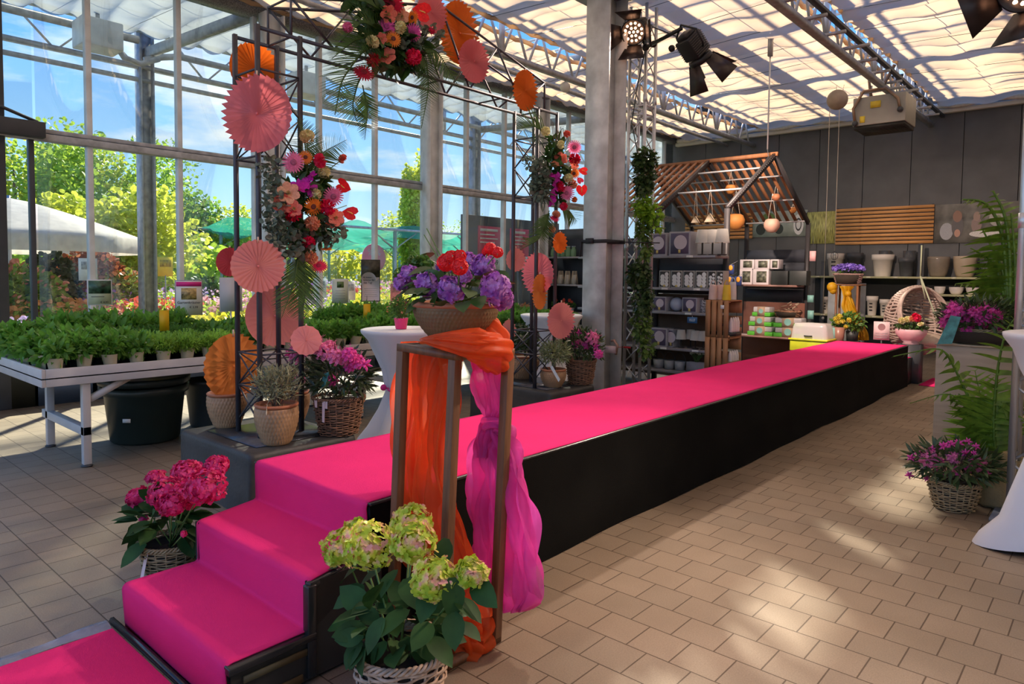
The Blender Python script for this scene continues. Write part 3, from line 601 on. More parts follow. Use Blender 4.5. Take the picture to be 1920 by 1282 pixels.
# ============================================================ FLOWER KINDS (unit radius, facing +z)
LG = leafm('dark glossy leaf', (.045, .105, .022), rough=.35, thin=.15); LM = leafm('mid green leaf', (.10, .22, .035), thin=.3)
LY = leafm('fresh herb leaf', (.16, .36, .05), thin=.4); LE = leafm('grey eucalyptus leaf', (.16, .21, .15), thin=.2, rough=.6); PALM = leafm('palm leaflet', (.07, .14, .025), thin=.3)
stem_m = mat('green stem', (.12, .22, .05), .6)
CLR = dict(pink=(.94, .24, .46), magenta=(.94, .10, .46), crimson=(.62, .005, .045), orange=(.95, .26, .02), cream=(.97, .85, .48), coral=(.92, .20, .13), peach=(.93, .42, .25), red=(.88, .015, .02), orchid=(.58, .01, .42), rose=(.75, .01, .08), hot=(.86, .03, .12), yellow=(.85, .72, .12), white=(.85, .82, .72))
_FM = {}; T_F5 = _floret(5)
def flower_mesh(kind, col):
    k = (kind, col)
    if k in _FM: return _FM[k]
    c = CLR[col]; pm = mat('%s %s petal' % (col, kind), c, .55, var=.22, vs_=5, thin=.25); parts = []
    m = MB()
    if kind == 'gerbera':
        for n_, r_, z_ in ((22, 1, 0), (20, .86, .06), (16, .6, .12)):
            tv, tf = T_petals(n_, .22, .10, .7, .15, 2, .1); tv = tv*np.array((r_, r_, 1))+np.array((0, 0, z_)); m.add(tv, [np.array(f) for f in tf])
        ctr = MB().lathe([(0, .12), (.3, .12), (.27, .2), (.1, .17), (0, .15)], 12); parts.append(('flower_center', ctr.mesh('flower_center', mat(col+' gerbera eye', tuple(x*.4 for x in c) if col != 'orange' else (.12, .03, .02), .8))))
    elif kind in ('carnation', 'chrysanthemum', 'rose'):
        n_ = 110 if kind != 'rose' else 46; d = fib(n_, 1.5 if kind != 'rose' else 1.2)
        sz = {'carnation': .55, 'chrysanthemum': .42, 'rose': .72}[kind]
        m.inst(T_ROUND, d*np.array((.55, .55, .45)), d*np.array((1, 1, .3))+RG.normal(size=(n_, 3))*.25+(0, 0, .35), np.cross(d, (0, 0, 1))+RG.normal(size=(n_, 3))*.3+d*.6, sz)
        m.ball((0, 0, .05), (.5, .5, .42), 10, 6)
    elif kind == 'anthurium':
        P = [(0, -.9, 0)]+[(x, y, .18*abs(x)) for x, y in ((.55, -.45), (.85, .1), (.8, .6), (.45, .88), (.12, .7), (0, .5), (-.12, .7), (-.45, .88), (-.8, .6), (-.85, .1), (-.55, -.45))]
        P.append((0, 0, -.02)); m.add(P, np.array([(12, i, (i+1) % 12) for i in range(12)]))
        pm = mat('%s %s petal' % (col, kind), c, .18, var=.1, thin=.15, coat=.6)
        sp = MB().tube([(0, .35, .05), (0, .1, .25), (0, -.25, .38)], [.07, .07, .04], 7); parts.append(('spadix', sp.mesh('spadix', mat('yellow spadix', (.9, .6, .15), .5))))
    elif kind == 'orchid':
        for a, r_ in ((pi/2, .8), (pi/2+2.3, .8), (pi/2-2.3, .8), (0.25, 1.), (pi-.25, 1.)):
            tv, tf = T_leaf(.85 if r_ == 1 else .55, .05, .1, 4); R_ = np.array([[cos(a-pi/2), -sin(a-pi/2), 0], [sin(a-pi/2), cos(a-pi/2), 0], [0, 0, 1]]); m.add(tv*r_ @ R_.T+(0, 0, .03 if r_ == 1 else 0), [np.array(f) for f in tf])
        lip = MB().ball((0, -.18, .18), (.16, .24, .16), 8, 6); parts.append(('lip', lip.mesh('lip', mat('dark orchid lip', (.35, .0, .2), .5))))
    elif kind in ('amaryllis', 'alstroemeria'):
        tv, tf = T_petals(6, .95, .5, .4, .08, 4, .25); m.add(tv, [np.array(f) for f in tf])
        for i in range(5): a = i*1.26; m.tube([(0, 0, 0), (.12*cos(a), .12*sin(a), .5)], .018, 4)
        ctr = MB().lathe([(.02, .05), (.16, .2), (.18, .3)], 8, cap=False); parts.append(('throat', ctr.mesh('throat', mat('pale green throat', (.6, .62, .2), .6))))
    elif kind == 'geranium':
        for i in range(16):
            d = fib(16, 1.2)[i]; tv, tf = T_F5; q = Vector(d).to_track_quat('Z', 'Y').to_matrix()
            m.add(tv*.42 @ np.array(q).T+d*np.array((.75, .75, .6)), [np.array(f) for f in tf])
    elif kind == 'rhododendron':
        n_ = 13; d = fib(n_, 1.05)
        for i in range(n_):
            tv, tf = T_petals(5, .72, .42, .8, .06, 3, .2); q = np.array(Vector(d[i]).to_track_quat('Z', 'Y').to_matrix())
            m.add(tv*.50 @ q.T+d[i]*.45, [np.array(f) for f in tf])
            for s_ in range(3): m.tube([d[i]*.45, d[i]*1.0+RG.normal(size=3)*.06], .012, 3)
    elif kind == 'bud':
        n_ = 9; d = fib(n_, 1.3)
        for q in d: m.tube([q*.1, q*.55, q*.95], [.12, .2, .05], 6)
    me = m.mesh('%s_%s' % (col, kind), pm, kind in ('anthurium',)); _FM[k] = (me, parts); return _FM[k]
NMF = dict(bud='flower_bud', rhododendron='rhododendron_flower')
def put_flower(parent, kind, col, p, r, face=None, base=None, roll=None):
    me, parts = flower_mesh(kind, col); o = bpy.data.objects.new(NMF.get(kind, kind+'_flower'), me); COL.objects.link(o); o.parent = parent
    base = Vector(base) if base is not None else parent.location
    o.location = Vector(p)-base
    f = Vector(face) if face is not None else (Vector((0, 0, CAM_H))-Vector(p)).normalized()+Vector(RG.normal(size=3)*.28)+Vector((0, 0, .15))
    q = f.to_track_quat('Z', 'Y'); o.rotation_mode = 'QUATERNION'
    from mathutils import Quaternion
    o.rotation_quaternion = q @ Quaternion((0, 0, 1), RG.uniform(0, 6.28) if roll is None else roll); o.scale = (r, r, r)
    if kind not in ('bud', 'rhododendron'): o['label'] = '%s %s' % (col, kind)
    for n_, m_ in parts:
        c = bpy.data.objects.new(n_, m_); COL.objects.link(c); c.parent = o
    return o
def frond(mb, pts, width, n=34, leaf=.05, up=(0, 0, 1), droop=.3, fold=.5):
    """feather palm frond along pts"""
    P = np.array(pts, float); t_ = np.linspace(0, 1, len(P)); tt = np.linspace(0, 1, 24)
    C = np.stack([np.interp(tt, t_, P[:, i]) for i in range(3)], 1)
    for _ in range(4): C[1:-1] = (C[:-2]+C[1:-1]*2+C[2:])/4
    L = np.linalg.norm(P[-1]-P[0]); mb.tube(C, np.linspace(.008, .0025, 24)*max(.6, L*1.6), 5)
    s_ = np.linspace(.12, 1, n); Q = np.stack([np.interp(s_, tt, C[:, i]) for i in range(3)], 1)
    T = np.stack([np.interp(s_, tt, np.gradient(C[:, i])) for i in range(3)], 1); T /= np.linalg.norm(T, axis=1)[:, None]
    U = np.array(up, float)
    for sg in (-1, 1):
        S = np.cross(T, U); S /= np.linalg.norm(S, axis=1)[:, None]+1e-6
        D = T*.55+S*sg*1.0+U*.25*fold-np.array((0, 0, droop))+RG.normal(size=(n, 3))*.06
        ln = width*np.sin(pi*np.clip(s_*.82+.16, 0, 1))**.7*(1-.25*s_)
        mb.inst(T_blade(leaf/width*1.0, .22, 3), Q, D, np.cross(S, T)*sg*.8+U*.6, ln)
    return mb
# ============================================================ FOREGROUND PLANTS, STAND, DRAPES
def basket(parent, r0, r1, h, m, rings=None, n=22, strand=.006, liner=True, handles=(), wonk=.004, oval=1.):
    """woven wicker basket: strands run in and out of upright stakes"""
    rings = rings or int(h/(strand*1.75)); w_ = MB(); seg = n*4
    for i in range(rings):
        t_ = (i+.5)/rings; r = r0+(r1-r0)*t_**.85; a = np.arange(seg)/seg*2*pi
        rr = r+strand*.85*np.cos(a*n/2+(i % 2)*pi)+wonk*np.sin(a*3+i); z = t_*h+.002*np.sin(a*5+i*1.7)
        w_.tube(np.stack([rr*np.cos(a), rr*np.sin(a)*oval, z], 1), strand*.62*(1+.15*((i*7) % 3-1)), 5, closed=True)
    w_.build('weave', m, parent, smooth=True)
    s_ = MB()
    for i in range(n):
        a = (i+.5)/n*2*pi; s_.tube([(r0*cos(a), r0*sin(a)*oval, .004), ((r0+(r1-r0)*.5)*cos(a), (r0+(r1-r0)*.5)*sin(a)*oval, h*.5), (r1*cos(a), r1*sin(a)*oval, h)], strand*.55, 5)
    s_.build('stake', m, parent, smooth=True)
    b_ = MB(); a = np.arange(120)/120*2*pi
    for ph in (0, 2.1, 4.2): b_.tube(np.stack([(r1+.009*np.cos(a*16+ph))*np.cos(a), (r1+.009*np.cos(a*16+ph))*np.sin(a)*oval, h+.009*np.sin(a*16+ph)], 1), strand*.75, 5, closed=True)
    b_.build('rim', m, parent, smooth=True)
    if liner: MB().lathe([(0, .01), (r0*.93, .01), (r1*.93, h*.9), (0, h*.9)], 24, disp=None).build('liner', mat('dark liner soil', (.03, .022, .015), .95), parent)
    for a in handles:
        P = [((r1+.012)*cos(a)-sin(a)*k*.05, (r1+.012)*sin(a)*oval+cos(a)*k*.05, h+.075*(1-abs(k)**2.2)) for k in np.linspace(-1, 1, 11)]
        hb = MB(); P = np.array(P)
        for ph in (0, pi): hb.tube(P+np.stack([.006*np.cos(np.arange(11)*1.4+ph)]*3, 1)*np.array((1, 1, .5)), strand*.9, 5)
        hb.build('handle', m, parent, smooth=True)
wick_w = mat('whitewashed wicker', (.54, .38, .26), .75, var=.3, vs_=30); wick_b = mat('brown wicker', (.30, .15, .085), .7, var=.35, vs_=30); wick_n = mat('natural wicker', (.40, .29, .15), .7, var=.3, vs_=30)
# green hydrangea in white basket
c0 = Vector((-1.885, 1.555, 0))
o = thing('hydrangea_basket', 'green and pink hydrangea in a whitewashed wicker basket on the paving in front', 'potted plant', c0)
basket(o, .115, .168, .285, wick_w, n=20, strand=.0085)
def loc(u, v, y=None, x=None, z=None, base=Vector((0, 0, 0))):
    p = on_y(u, v, y) if y is not None else (on_x(u, v, x) if x is not None else on_z(u, v, z)); return p-base
def fcol(name, cs, thin=.25):
    """petal material whose colour changes from floret to floret"""
    if name in MATS: return MATS[name]
    m = bpy.data.materials.new(name); m.use_nodes = True; t = m.node_tree; b = t.nodes['Principled BSDF']
    g = nd(t, 'ShaderNodeTexCoord'); n = nd(t, 'ShaderNodeTexNoise'); n.inputs['Scale'].default_value = 26; n.inputs['Detail'].default_value = 1; t.links.new(g.outputs['Object'], n.inputs['Vector'])
    r = nd(t, 'ShaderNodeValToRGB'); t.links.new(n.outputs[0], r.inputs[0]); cr = r.color_ramp
    cr.elements[0].position = .34; cr.elements[0].color = (*cs[0], 1); cr.elements[1].position = .68; cr.elements[1].color = (*cs[-1], 1)
    for i, c in enumerate(cs[1:-1]): e_ = cr.elements.new(.34+.34*(i+1)/(len(cs)-1)); e_.color = (*c, 1)
    t.links.new(r.outputs[0], b.inputs['Base Color']); b.inputs['Roughness'].default_value = .6
    tr = nd(t, 'ShaderNodeBsdfTranslucent'); t.links.new(r.outputs[0], tr.inputs[0]); ms = nd(t, 'ShaderNodeMixShader'); ms.inputs[0].default_value = thin
    t.links.new(b.outputs[0], ms.inputs[1]); t.links.new(tr.outputs[0], ms.inputs[2]); t.links.new(ms.outputs[0], t.nodes['Material Output'].inputs[0]); MATS[name] = m; return m
hyg = fcol('lime and blush florets', [(.42, .58, .03), (.62, .72, .06), (.80, .72, .20), (.90, .42, .36)])
hyr = fcol('raspberry florets', [(.48, .004, .07), (.74, .015, .16), (.85, .07, .26)]); hyp = fcol('violet florets', [(.36, .07, .44), (.55, .20, .60), (.70, .36, .74)])
hbig = mat('large hydrangea leaf', (.030, .085, .018), .62, var=.35, vs_=9, thin=.12, spec=.25)
tops = []
for (u, v, r, y) in ((692, 1022, 46, 1.42), (641, 1026, 34, 1.45), (776, 1016, 40, 1.50), (772, 980, 36, 1.64), (668, 1000, 26, 1.62), (815, 1086, 42, 1.42), (884, 1073, 27, 1.50)):
    p = on_y(u, v, y+.08); R_ = r*mpp(p); l_ = p-c0; tops.append(np.array(l_))
    m = MB(); head(m, (0, 0, 0), R_, Vector((0, 0, CAM_H))-p+Vector((l_.x*.5, l_.y*.5, 2.4)), int(50+r*1.2), .0165, sq=.62); m.ball((0, 0, -R_*.15), R_*.6, 10, 6)
    m.build('flower_head', hyg, o, loc=l_)
m = MB(); stems(m, (0, 0, .2), tops, .004); m.build('stem', stem_m, o, smooth=True)
m = MB(); T_H = T_leaf(.72, .10, .22, 5)
P = [on_y(u, v, y+.08)-c0 for u, v, y in ((650, 1075, 1.42), (700, 1110, 1.36), (655, 1115, 1.40), (640, 1165, 1.45), (725, 1090, 1.45), (770, 1105, 1.42), (800, 1130, 1.38), (850, 1120, 1.42), (880, 1140, 1.45), (905, 1110, 1.5), (740, 1160, 1.36), (790, 1190, 1.34), (700, 1190, 1.30), (850, 1180, 1.38), (690, 1080, 1.5), (830, 1040, 1.6), (610, 1060, 1.52), (880, 1180, 1.45), (660, 1180, 1.38))]
P = np.array([list(p) for p in P]); D = P*np.array((1, 1, .15))-np.array((.0, .12, .16)); D += RG.normal(size=D.shape)*.12
m.inst(T_H, P-D/np.linalg.norm(D, axis=1)[:, None]*.06, D, np.array((.1, -.35, 1.))+RG.normal(size=D.shape)*.25, .125*(.85+.3*RG.random(len(P))))
bush(m, T_H, (0, 0, .36), (.16, .16, .10), 60, .11, up=-.5, spread=.35, fill=.6, lift=-.2); m.build('foliage', hbig, o, smooth=True)

# raspberry hydrangea on the floor behind the steps
c0 = Vector((-3.70, 1.50, 0))
o = thing('hydrangea_basket', 'raspberry red hydrangea in a brown basket on the floor left of the pink steps', 'potted plant', c0)
basket(o, .10, .150, .2, wick_n, n=18, strand=.007)
tops = []
for (u, v, r, y) in ((259, 931, 22, 1.42), (291, 893, 17, 1.6), (313, 922, 34, 1.45), (322, 945, 25, 1.36), (350, 884, 29, 1.62), (386, 912, 37, 1.48), (407, 872, 22, 1.66), (269, 974, 9, 1.4), (352, 928, 30, 1.5), (345, 1000, 5, 1.36)):
    p = on_y(u, v, y); R_ = r*mpp(p)*.92; l_ = p-c0; tops.append(np.array(l_)); m = MB()
    head(m, (0, 0, 0), R_, (l_.x*1.5+.4, l_.y*1.5-.5, 1.4), int(60+r*3.6) if r > 10 else 22, .0135 if r > 10 else .009, sq=.6); m.ball((0, 0, -R_*.15), R_*.6, 10, 6); m.build('flower_head', hyr, o, loc=l_)
m = MB(); stems(m, (0, 0, .15), tops, .004); m.build('stem', stem_m, o, smooth=True)
m = MB(); bush(m, T_H, (0, 0, .30), (.17, .17, .13), 75, .115, up=-.6, spread=.35, fill=.6, lift=-.15); m.build('foliage', hbig, o, smooth=True)
MB().add([(.03, -.13, .2), (.065, -.13, .2), (.05, -.16, .03), (.015, -.16, .03)], np.array([(0, 1, 2, 3)])).build('price_tag', mat('pink price tag', (.9, .65, .65), .5), o)

# wooden flower stand
wood = mat('brown stained wood', (.18, .075, .03), .5, var=.3, vs_=7, stretch=(6, 6, .6), bump=.15, bs=30)
SX0, SX1, SY0, SY1, SH = -2.335, -2.015, 1.875, 2.19, 1.30
o = thing('flower_stand', 'tall open stand of brown wood frames carrying the planted bowl', 'plant stand', (0, 0, 0)); o.rotation_euler = (-.023, .027, 0); o.location = (0, 0, 0)
SC = Vector(((SX0+SX1)/2, (SY0+SY1)/2, 0)); o.location = SC-o.rotation_euler.to_matrix() @ SC+Vector((0, 0, .004))
for x, y in ((SX1, SY0), (SX1, SY1), (SX0, SY0), (SX0, SY1)): MB().box2((x-.02, y-.02, 0), (x+.02, y+.02, SH-.03)).build('leg', wood, o, bevel=.002)
for z, nm in ((SH-.03, 'top_rail'), (.0, 'bottom_rail')):
    MB().box2((SX0-.02, SY0-.019, z), (SX1+.02, SY0+.019, z+.03)).box2((SX0-.02, SY1-.019, z), (SX1+.02, SY1+.019, z+.03)).box2((SX0-.019, SY0, z), (SX0+.019, SY1, z+.03)).box2((SX1-.019, SY0, z), (SX1+.019, SY1, z+.03)).build(nm, wood, o)
MB().box2((SX0, SY0, SH-.012), (SX1, SY1, SH-.002)).build('top_panel', wood, o)
# patterned stoneware
def lattice(k=26, kz=26, amp=.0035, z0=.0, z1=9):
    def f(a, z):
        s_ = np.abs(np.sin(a*k/2+z*kz*2))*np.abs(np.sin(a*k/2-z*kz*2)); return amp*(s_-.5)*((z > z0) & (z < z1))
    return f
bowlm = mat('brown stoneware', (.20, .125, .055), .45, var=.25, vs_=5); rimm = mat('terracotta rim', (.48, .17, .08), .6, var=.12)
tan = mat('tan terracotta', (.43, .25, .13), .5, var=.25, vs_=7); soil = mat('soil', (.03, .02, .013), .95, bump=.8, bs=80)
c0 = Vector((-2.135, 2.055, SH+.012))
o = thing('planted_bowl', 'brown diamond-patterned bowl of violet hydrangeas and red geraniums on the wooden stand', 'planter', c0)
pr_ = [(.075, 0), (.09, .01)]+[(.09+.092*sin(t_*pi/2)**.9, .012+.15*t_) for t_ in np.linspace(.05, 1, 46)]
MB().lathe(pr_, 240, cap=True, disp=lattice(60, 46, .004, .02, .15)).build('bowl', bowlm, o, smooth=True)
MB().lathe([(.176, .158), (.186, .160), (.190, .172), (.184, .182), (.168, .182), (.166, .15)], 64, cap=False).build('rim', rimm, o, smooth=True)
MB().lathe([(0, .16), (.168, .16)], 32, cap=False).build('soil', soil, o)
tops = []
for (u, v, r, y, mm) in ((804, 533, 24, 1.93, hyp), (846, 541, 24, 1.90, hyp), (906, 500, 22, 2.10, hyp), (929, 541, 29, 2.02, hyp), (942, 560, 20, 2.10, hyp), (878, 489, 15, 2.2, hyp), (766, 515, 16, 1.95, hyp), (752, 531, 11, 1.9, hyp), (872, 517, 9, 1.9, hyp), (833, 500, 13, 2.1, hyp)):
    p = on_y(u, v, y); R_ = r*mpp(p)*.93; l_ = p-c0; tops.append(np.array(l_)); m = MB()
    head(m, (0, 0, 0), R_, Vector((0, 0, CAM_H))-p+Vector((0, 0, 1.2)), int(30+r*1.6), .017, sq=.7); m.ball((0, 0, 0), R_*.6, 10, 6); m.build('flower_head', mm, o, loc=l_)
for (u, v, r, y) in ((836, 492, 19, 1.84), (862, 500, 18, 1.80), (862, 480, 14, 1.86), (846, 482, 15, 1.84), (919, 466, 13, 2.1), (933, 473, 12, 2.1), (912, 472, 10, 2.12)):
    p = on_y(u, v, y); put_flower(o, 'geranium', 'red', p, r*mpp(p)*1.05); tops.append(np.array(p-c0))
m = MB(); stems(m, (0, 0, .16), tops, .003); stems(m, (.03, .02, .16), [np.array(on_y(795, 440, 2.05)-c0), np.array(on_y(800, 428, 2.05)-c0), np.array(on_y(775, 470, 2.05)-c0), np.array(on_y(905, 480, 2.1)-c0)], .0025); m.build('stem', stem_m, o, smooth=True)
m = MB()
P = np.array([list(on_y(u, v, y)-c0) for u, v, y in ((775, 530, 1.9), (790, 505, 1.95), (762, 545, 1.9), (790, 560, 1.86), (822, 568, 1.84), (897, 562, 1.9), (880, 545, 1.88), (875, 520, 1.95), (905, 525, 2.0), (800, 480, 2.1), (820, 520, 1.98), (780, 570, 1.9), (868, 570, 1.86), (940, 520, 2.1), (845, 515, 2.0))])
D = P*np.array((1.2, 1.2, .1))-np.array((.02, .10, .10))+RG.normal(size=P.shape)*.05
m.inst(T_H, P-D/np.linalg.norm(D, axis=1)[:, None]*.045, D, np.array((.1, -.4, 1.))+RG.normal(size=D.shape)*.25, .105)
bush(m, T_H, (0, 0, .22), (.19, .19, .08), 70, .085, up=-.2, spread=.4, fill=.6, lift=-.1); m.build('foliage', LG, o, smooth=True)
m = MB(); q_ = np.array(on_y(785, 500, 2.05)-c0); bush(m, T_FLORET, q_+np.array((0, 0, .015)), (.075, .05, .035), 260, .011, up=-1, spread=1, fill=.7); bush(m, T_FLORET, q_+np.array((-.05, -.03, -.05)), (.07, .05, .06), 260, .011, up=-1, spread=1, fill=.7); m.build('filler_foliage', LM, o)

# organza drapes
org = mat('orange organza', (.95, .14, .025), .5, var=.12, vs_=7, thin=.45, alpha=.72, spec=.3); pur = mat('purple pink organza', (.82, .09, .46), .5, var=.2, vs_=6, thin=.45, alpha=.74, spec=.3)
def curtain(mb, lv, ypl, folds=5, dep=.02, n=60, layers=(0., .012), tilt=0.):
    """cloth hanging through levels (v, u_left, u_right) on the plane y=ypl"""
    L = []
    for v, u0, u1 in lv: a, b = on_y(u0, v, ypl), on_y(u1, v, ypl); L.append((np.array(a), np.array(b)))
    L = np.array(L); tt = np.linspace(0, len(L)-1, len(L)*7)
    A = np.stack([np.interp(tt, range(len(L)), L[:, 0, i]) for i in range(3)], 1); B = np.stack([np.interp(tt, range(len(L)), L[:, 1, i]) for i in range(3)], 1)
    for _ in range(6): A[1:-1] = (A[:-2]+2*A[1:-1]+A[2:])/4; B[1:-1] = (B[:-2]+2*B[1:-1]+B[2:])/4
    s_ = np.linspace(0, 1, n)
    for q, of in enumerate(layers):
        G = []
        for k in range(len(A)):
            P = A[k]+(B[k]-A[k])*s_[:, None]; w_ = np.linalg.norm(B[k]-A[k]); ph = q*1.7+k*.05
            d = dep*min(1, w_/.08+.3)*(np.sin((s_+.10*np.sin(s_*5+k*.09+q*2))*folds*2*pi+ph+1.3*sin(k*.10))+.5*np.sin(s_*folds*3.3*pi-k*.16+q*3)+.25*np.sin(s_*folds*9*pi+k*.25))+of
            P[:, 1] += d; P[:, 0] += d*.35; G.append(P)
        mb.grid(G)
    return mb
o = thing('orange_organza', 'sheer orange organza scarf wound over the wooden stand and hanging on its left', 'fabric', (0, 0, 0))
m = MB(); curtain(m, [(640, 762, 846), (680, 752, 850), (750, 748, 849), (820, 746, 838), (890, 744, 832), (960, 742, 848), (1020, 752, 868), (1070, 775, 880), (1110, 805, 886), (1160, 832, 905)], 2.02, folds=3.3, dep=.028)
m.build('hanging_length', org, o, smooth=True)
def bundle(mb, P, R, n=26, lobes=7, amp=.22, flat=1., seed=0):
    P = np.array(P, float); R = np.array(R, float); k = 34; tt = np.linspace(0, len(P)-1, k)
    C = np.stack([np.interp(tt, range(len(P)), P[:, i]) for i in range(3)], 1); rr = np.interp(tt, range(len(P)), R)
    for _ in range(3): C[1:-1] = (C[:-2]+2*C[1:-1]+C[2:])/4
    T = np.gradient(C, axis=0); T /= np.linalg.norm(T, axis=1)[:, None]; G = []
    a = np.arange(n*2)/(n*2)*2*pi
    for i in range(k):
        x = np.cross((0, 0, 1.), T[i]); x /= np.linalg.norm(x)+1e-6; y = np.cross(T[i], x)
        r = rr[i]*(1+amp*np.sin(a*lobes+i*.16+seed)+.10*np.sin(a*3+i*.3+seed))
        G.append(C[i]+(np.cos(a)*r)[:, None]*x+(np.sin(a)*r*flat)[:, None]*y)
    return mb.grid(G, True)
fr_ = SY0-.035
P = [on_y(790, 637, fr_+.03), on_y(820, 638, fr_+.01), on_y(860, 641, fr_-.01), on_y(898, 648, fr_), on_y(922, 655, 1.98), on_y(934, 668, 2.10), on_y(925, 684, 2.2), on_y(900, 678, 2.25)]
m = MB(); bundle(m, P, [.008, .028, .046, .066, .078, .066, .05, .02], n=40, lobes=9, amp=.10, flat=.9); bundle(m, [q_+Vector((.01, -.02, .012)) for q_ in P[1:6]], [.01, .03, .045, .055, .03], n=40, lobes=7, amp=.16, flat=.7, seed=3)
P = [on_y(900, 612, 2.12), on_y(920, 614, 2.14), on_y(934, 636, 2.16), on_y(936, 665, 2.16)]
bundle(m, P, [.03, .045, .045, .03], lobes=5, amp=.2, seed=2)
m.build('top_swag', org, o, smooth=True)
m = MB(); c_ = on_y(876, 1196, 2.06); 
for k in range(4):
    P = [np.array(c_)+np.array((-.09+.05*k, RG.uniform(-.05, .05), -.04+.04*(k % 2))), np.array(c_)+np.array((RG.uniform(-.03, .03), RG.uniform(-.05, .05), .03*(k-1))), np.array(c_)+np.array((.09-.03*k, RG.uniform(-.04, .04), -.05+.05*(k % 2)))]
    bundle(m, P, [.03, .07, .035], lobes=5, amp=.3, seed=k)
m.build('floor_bunch', org, o, smooth=True)
o = thing('purple_organza', 'sheer purple pink organza knotted at the right leg of the wooden stand', 'fabric', (0, 0, 0))
m = MB(); curtain(m, [(668, 885, 945), (700, 887, 951), (735, 893, 955), (765, 905, 950), (788, 914, 940)], 2.235, folds=3, dep=.018)
curtain(m, [(790, 914, 940), (815, 903, 953), (850, 892, 966), (900, 887, 980), (960, 883, 988), (1030, 880, 997), (1090, 880, 1006), (1130, 900, 1004), (1146, 925, 985)], 2.25, folds=4, dep=.03)
m.build('hanging_length', pur, o, smooth=True)
m = MB(); kp = on_y(926, 792, 2.235); bundle(m, [kp+Vector((-.05, 0, -.01)), kp+Vector((-.02, -.01, .0)), kp+Vector((.03, -.01, -.0)), kp+Vector((.05, 0, -.02))], [.02, .036, .034, .02], lobes=5, amp=.25)
curtain(m, [(800, 898, 925), (830, 890, 912), (858, 893, 912)], 2.215, folds=2, dep=.012, n=24)
m.build('knot', pur, o, smooth=True)
# ============================================================ PODIUMS, ARCH, FANS, GARLANDS
podm = mat('draped black molton', (.05, .048, .045), .55, var=.5, vs_=2.5, bump=.3, bs=30)
def podium(label, x0, x1, y0, y1, z, plate):
    o = thing('podium', label, 'podium', (x0, y0, 0), 0, 'black podiums under the flower arch'); W, D = x1-x0, y1-y0; r = .035
    n = 4; a = np.arange(n+1)/n*pi/2; pts = []
    for cx, cy, a0 in ((W-r, r, -pi/2), (W-r, D-r, 0), (r, D-r, pi/2), (r, r, pi)): pts += [(cx+r*cos(a0+t_), cy+r*sin(a0+t_)) for t_ in a]
    ring = []; 
    for p, q in zip(pts, pts[1:]+pts[:1]):
        L = math.dist(p, q); k = max(1, int(L/.05)); ring += [(p[0]+(q[0]-p[0])*i/k, p[1]+(q[1]-p[1])*i/k) for i in range(k)]
    R_ = np.array(ring); C = np.array((W/2, D/2)); i_ = np.arange(len(R_)); G = []
    for t_, sc in ((0, .9), (.0, .965), (.012, .99), (.035, 1.)): G.append(np.c_[C+(R_-C)*sc, np.full(len(R_), z-t_)])
    for t_ in np.linspace(.1, 1, 8): G.append(np.c_[C+(R_-C)*(1+.012*t_*np.sin(i_*.55+t_*2)[:, None]+.008*t_*np.sin(i_*1.7)[:, None]+.012*t_), np.full(len(R_), (z-.035)*(1-t_)+.003)])
    mb = MB().grid(G, True); mb.f.append(np.array([list(range(len(R_)))[::-1]])+0); mb.build('drape', podm, o, smooth=True)
    if plate: MB().box2((.2, .12, z+.0005), (W-.14, D-.08, z+.008)).build('base_plate', mat('dark steel plate', (.09, .10, .12), .22, .6, var=.2, vs_=30, bump=.2, bs=60), o)
    return o
PZ = .42
podium('black draped podium under the left tower of the flower arch', -5.28, -4.22, 2.22, 3.06, PZ, True)
podium('black draped podium under the right tower of the flower arch', -5.45, -4.30, 5.46, 6.25, PZ, True)
AX0, AX1 = -4.90, -4.58
arch = thing('flower_arch', 'dark metal lattice arch of two towers joined by a gabled top truss', 'arch', (0, 0, 0))
am = mat('dark arch metal', (.075, .072, .085), .5, .4, var=.2)
def tower(y0, y1, z1):
    nm = MB
    for x, y in ((AX0, y0), (AX1, y0), (AX1, y1), (AX0, y1)): MB().box2((x-.014, y-.014, PZ+.009), (x+.014, y+.014, z1)).build('post', am, arch)
    for z in (.78, 1.02, 2.42, 3.02):
        for a, c in (((AX0, y0), (AX1, y0)), ((AX1, y0), (AX1, y1)), ((AX1, y1), (AX0, y1)), ((AX0, y1), (AX0, y0))): MB().bar((*a, z), (*c, z), .012).build('cross_bar', am, arch)
    for z0_, z1_ in ((.78, 1.02), (.78, .52), (2.42, 2.72), (2.72, 3.02)):
        for a, c in (((AX0, y0), (AX1, y0)), ((AX1, y0), (AX1, y1)), ((AX1, y1), (AX0, y1)), ((AX0, y1), (AX0, y0))): MB().bar((*a, z0_), (*c, z1_), .009).build('brace', am, arch); MB().bar((*c, z0_), (*a, z1_), .009).build('brace', am, arch)
tower(2.49, 2.82, 3.32); tower(5.55, 5.87, 3.32)
for x in (AX1, AX0):
    zc = lambda y: 3.58+.36*(1-abs(y-4.2)/1.45)
    MB().bar((x, 2.49, 3.3), (x, 5.87, 3.3), .022).build('lower_chord', am, arch)
    MB().tube([(x, 2.75, 3.3), (x, 2.75, 3.58), (x, 4.2, 3.94), (x, 5.65, 3.58), (x, 5.65, 3.3)], .012, 6).build('upper_chord', am, arch)
    ys_ = np.linspace(2.75, 5.65, 9)
    for i in range(8):
        a, c = ys_[i], ys_[i+1]
        MB().bar((x, a, 3.3 if i % 2 else zc(a)), (x, c, zc(c) if i % 2 else 3.3), .014).build('brace', am, arch)
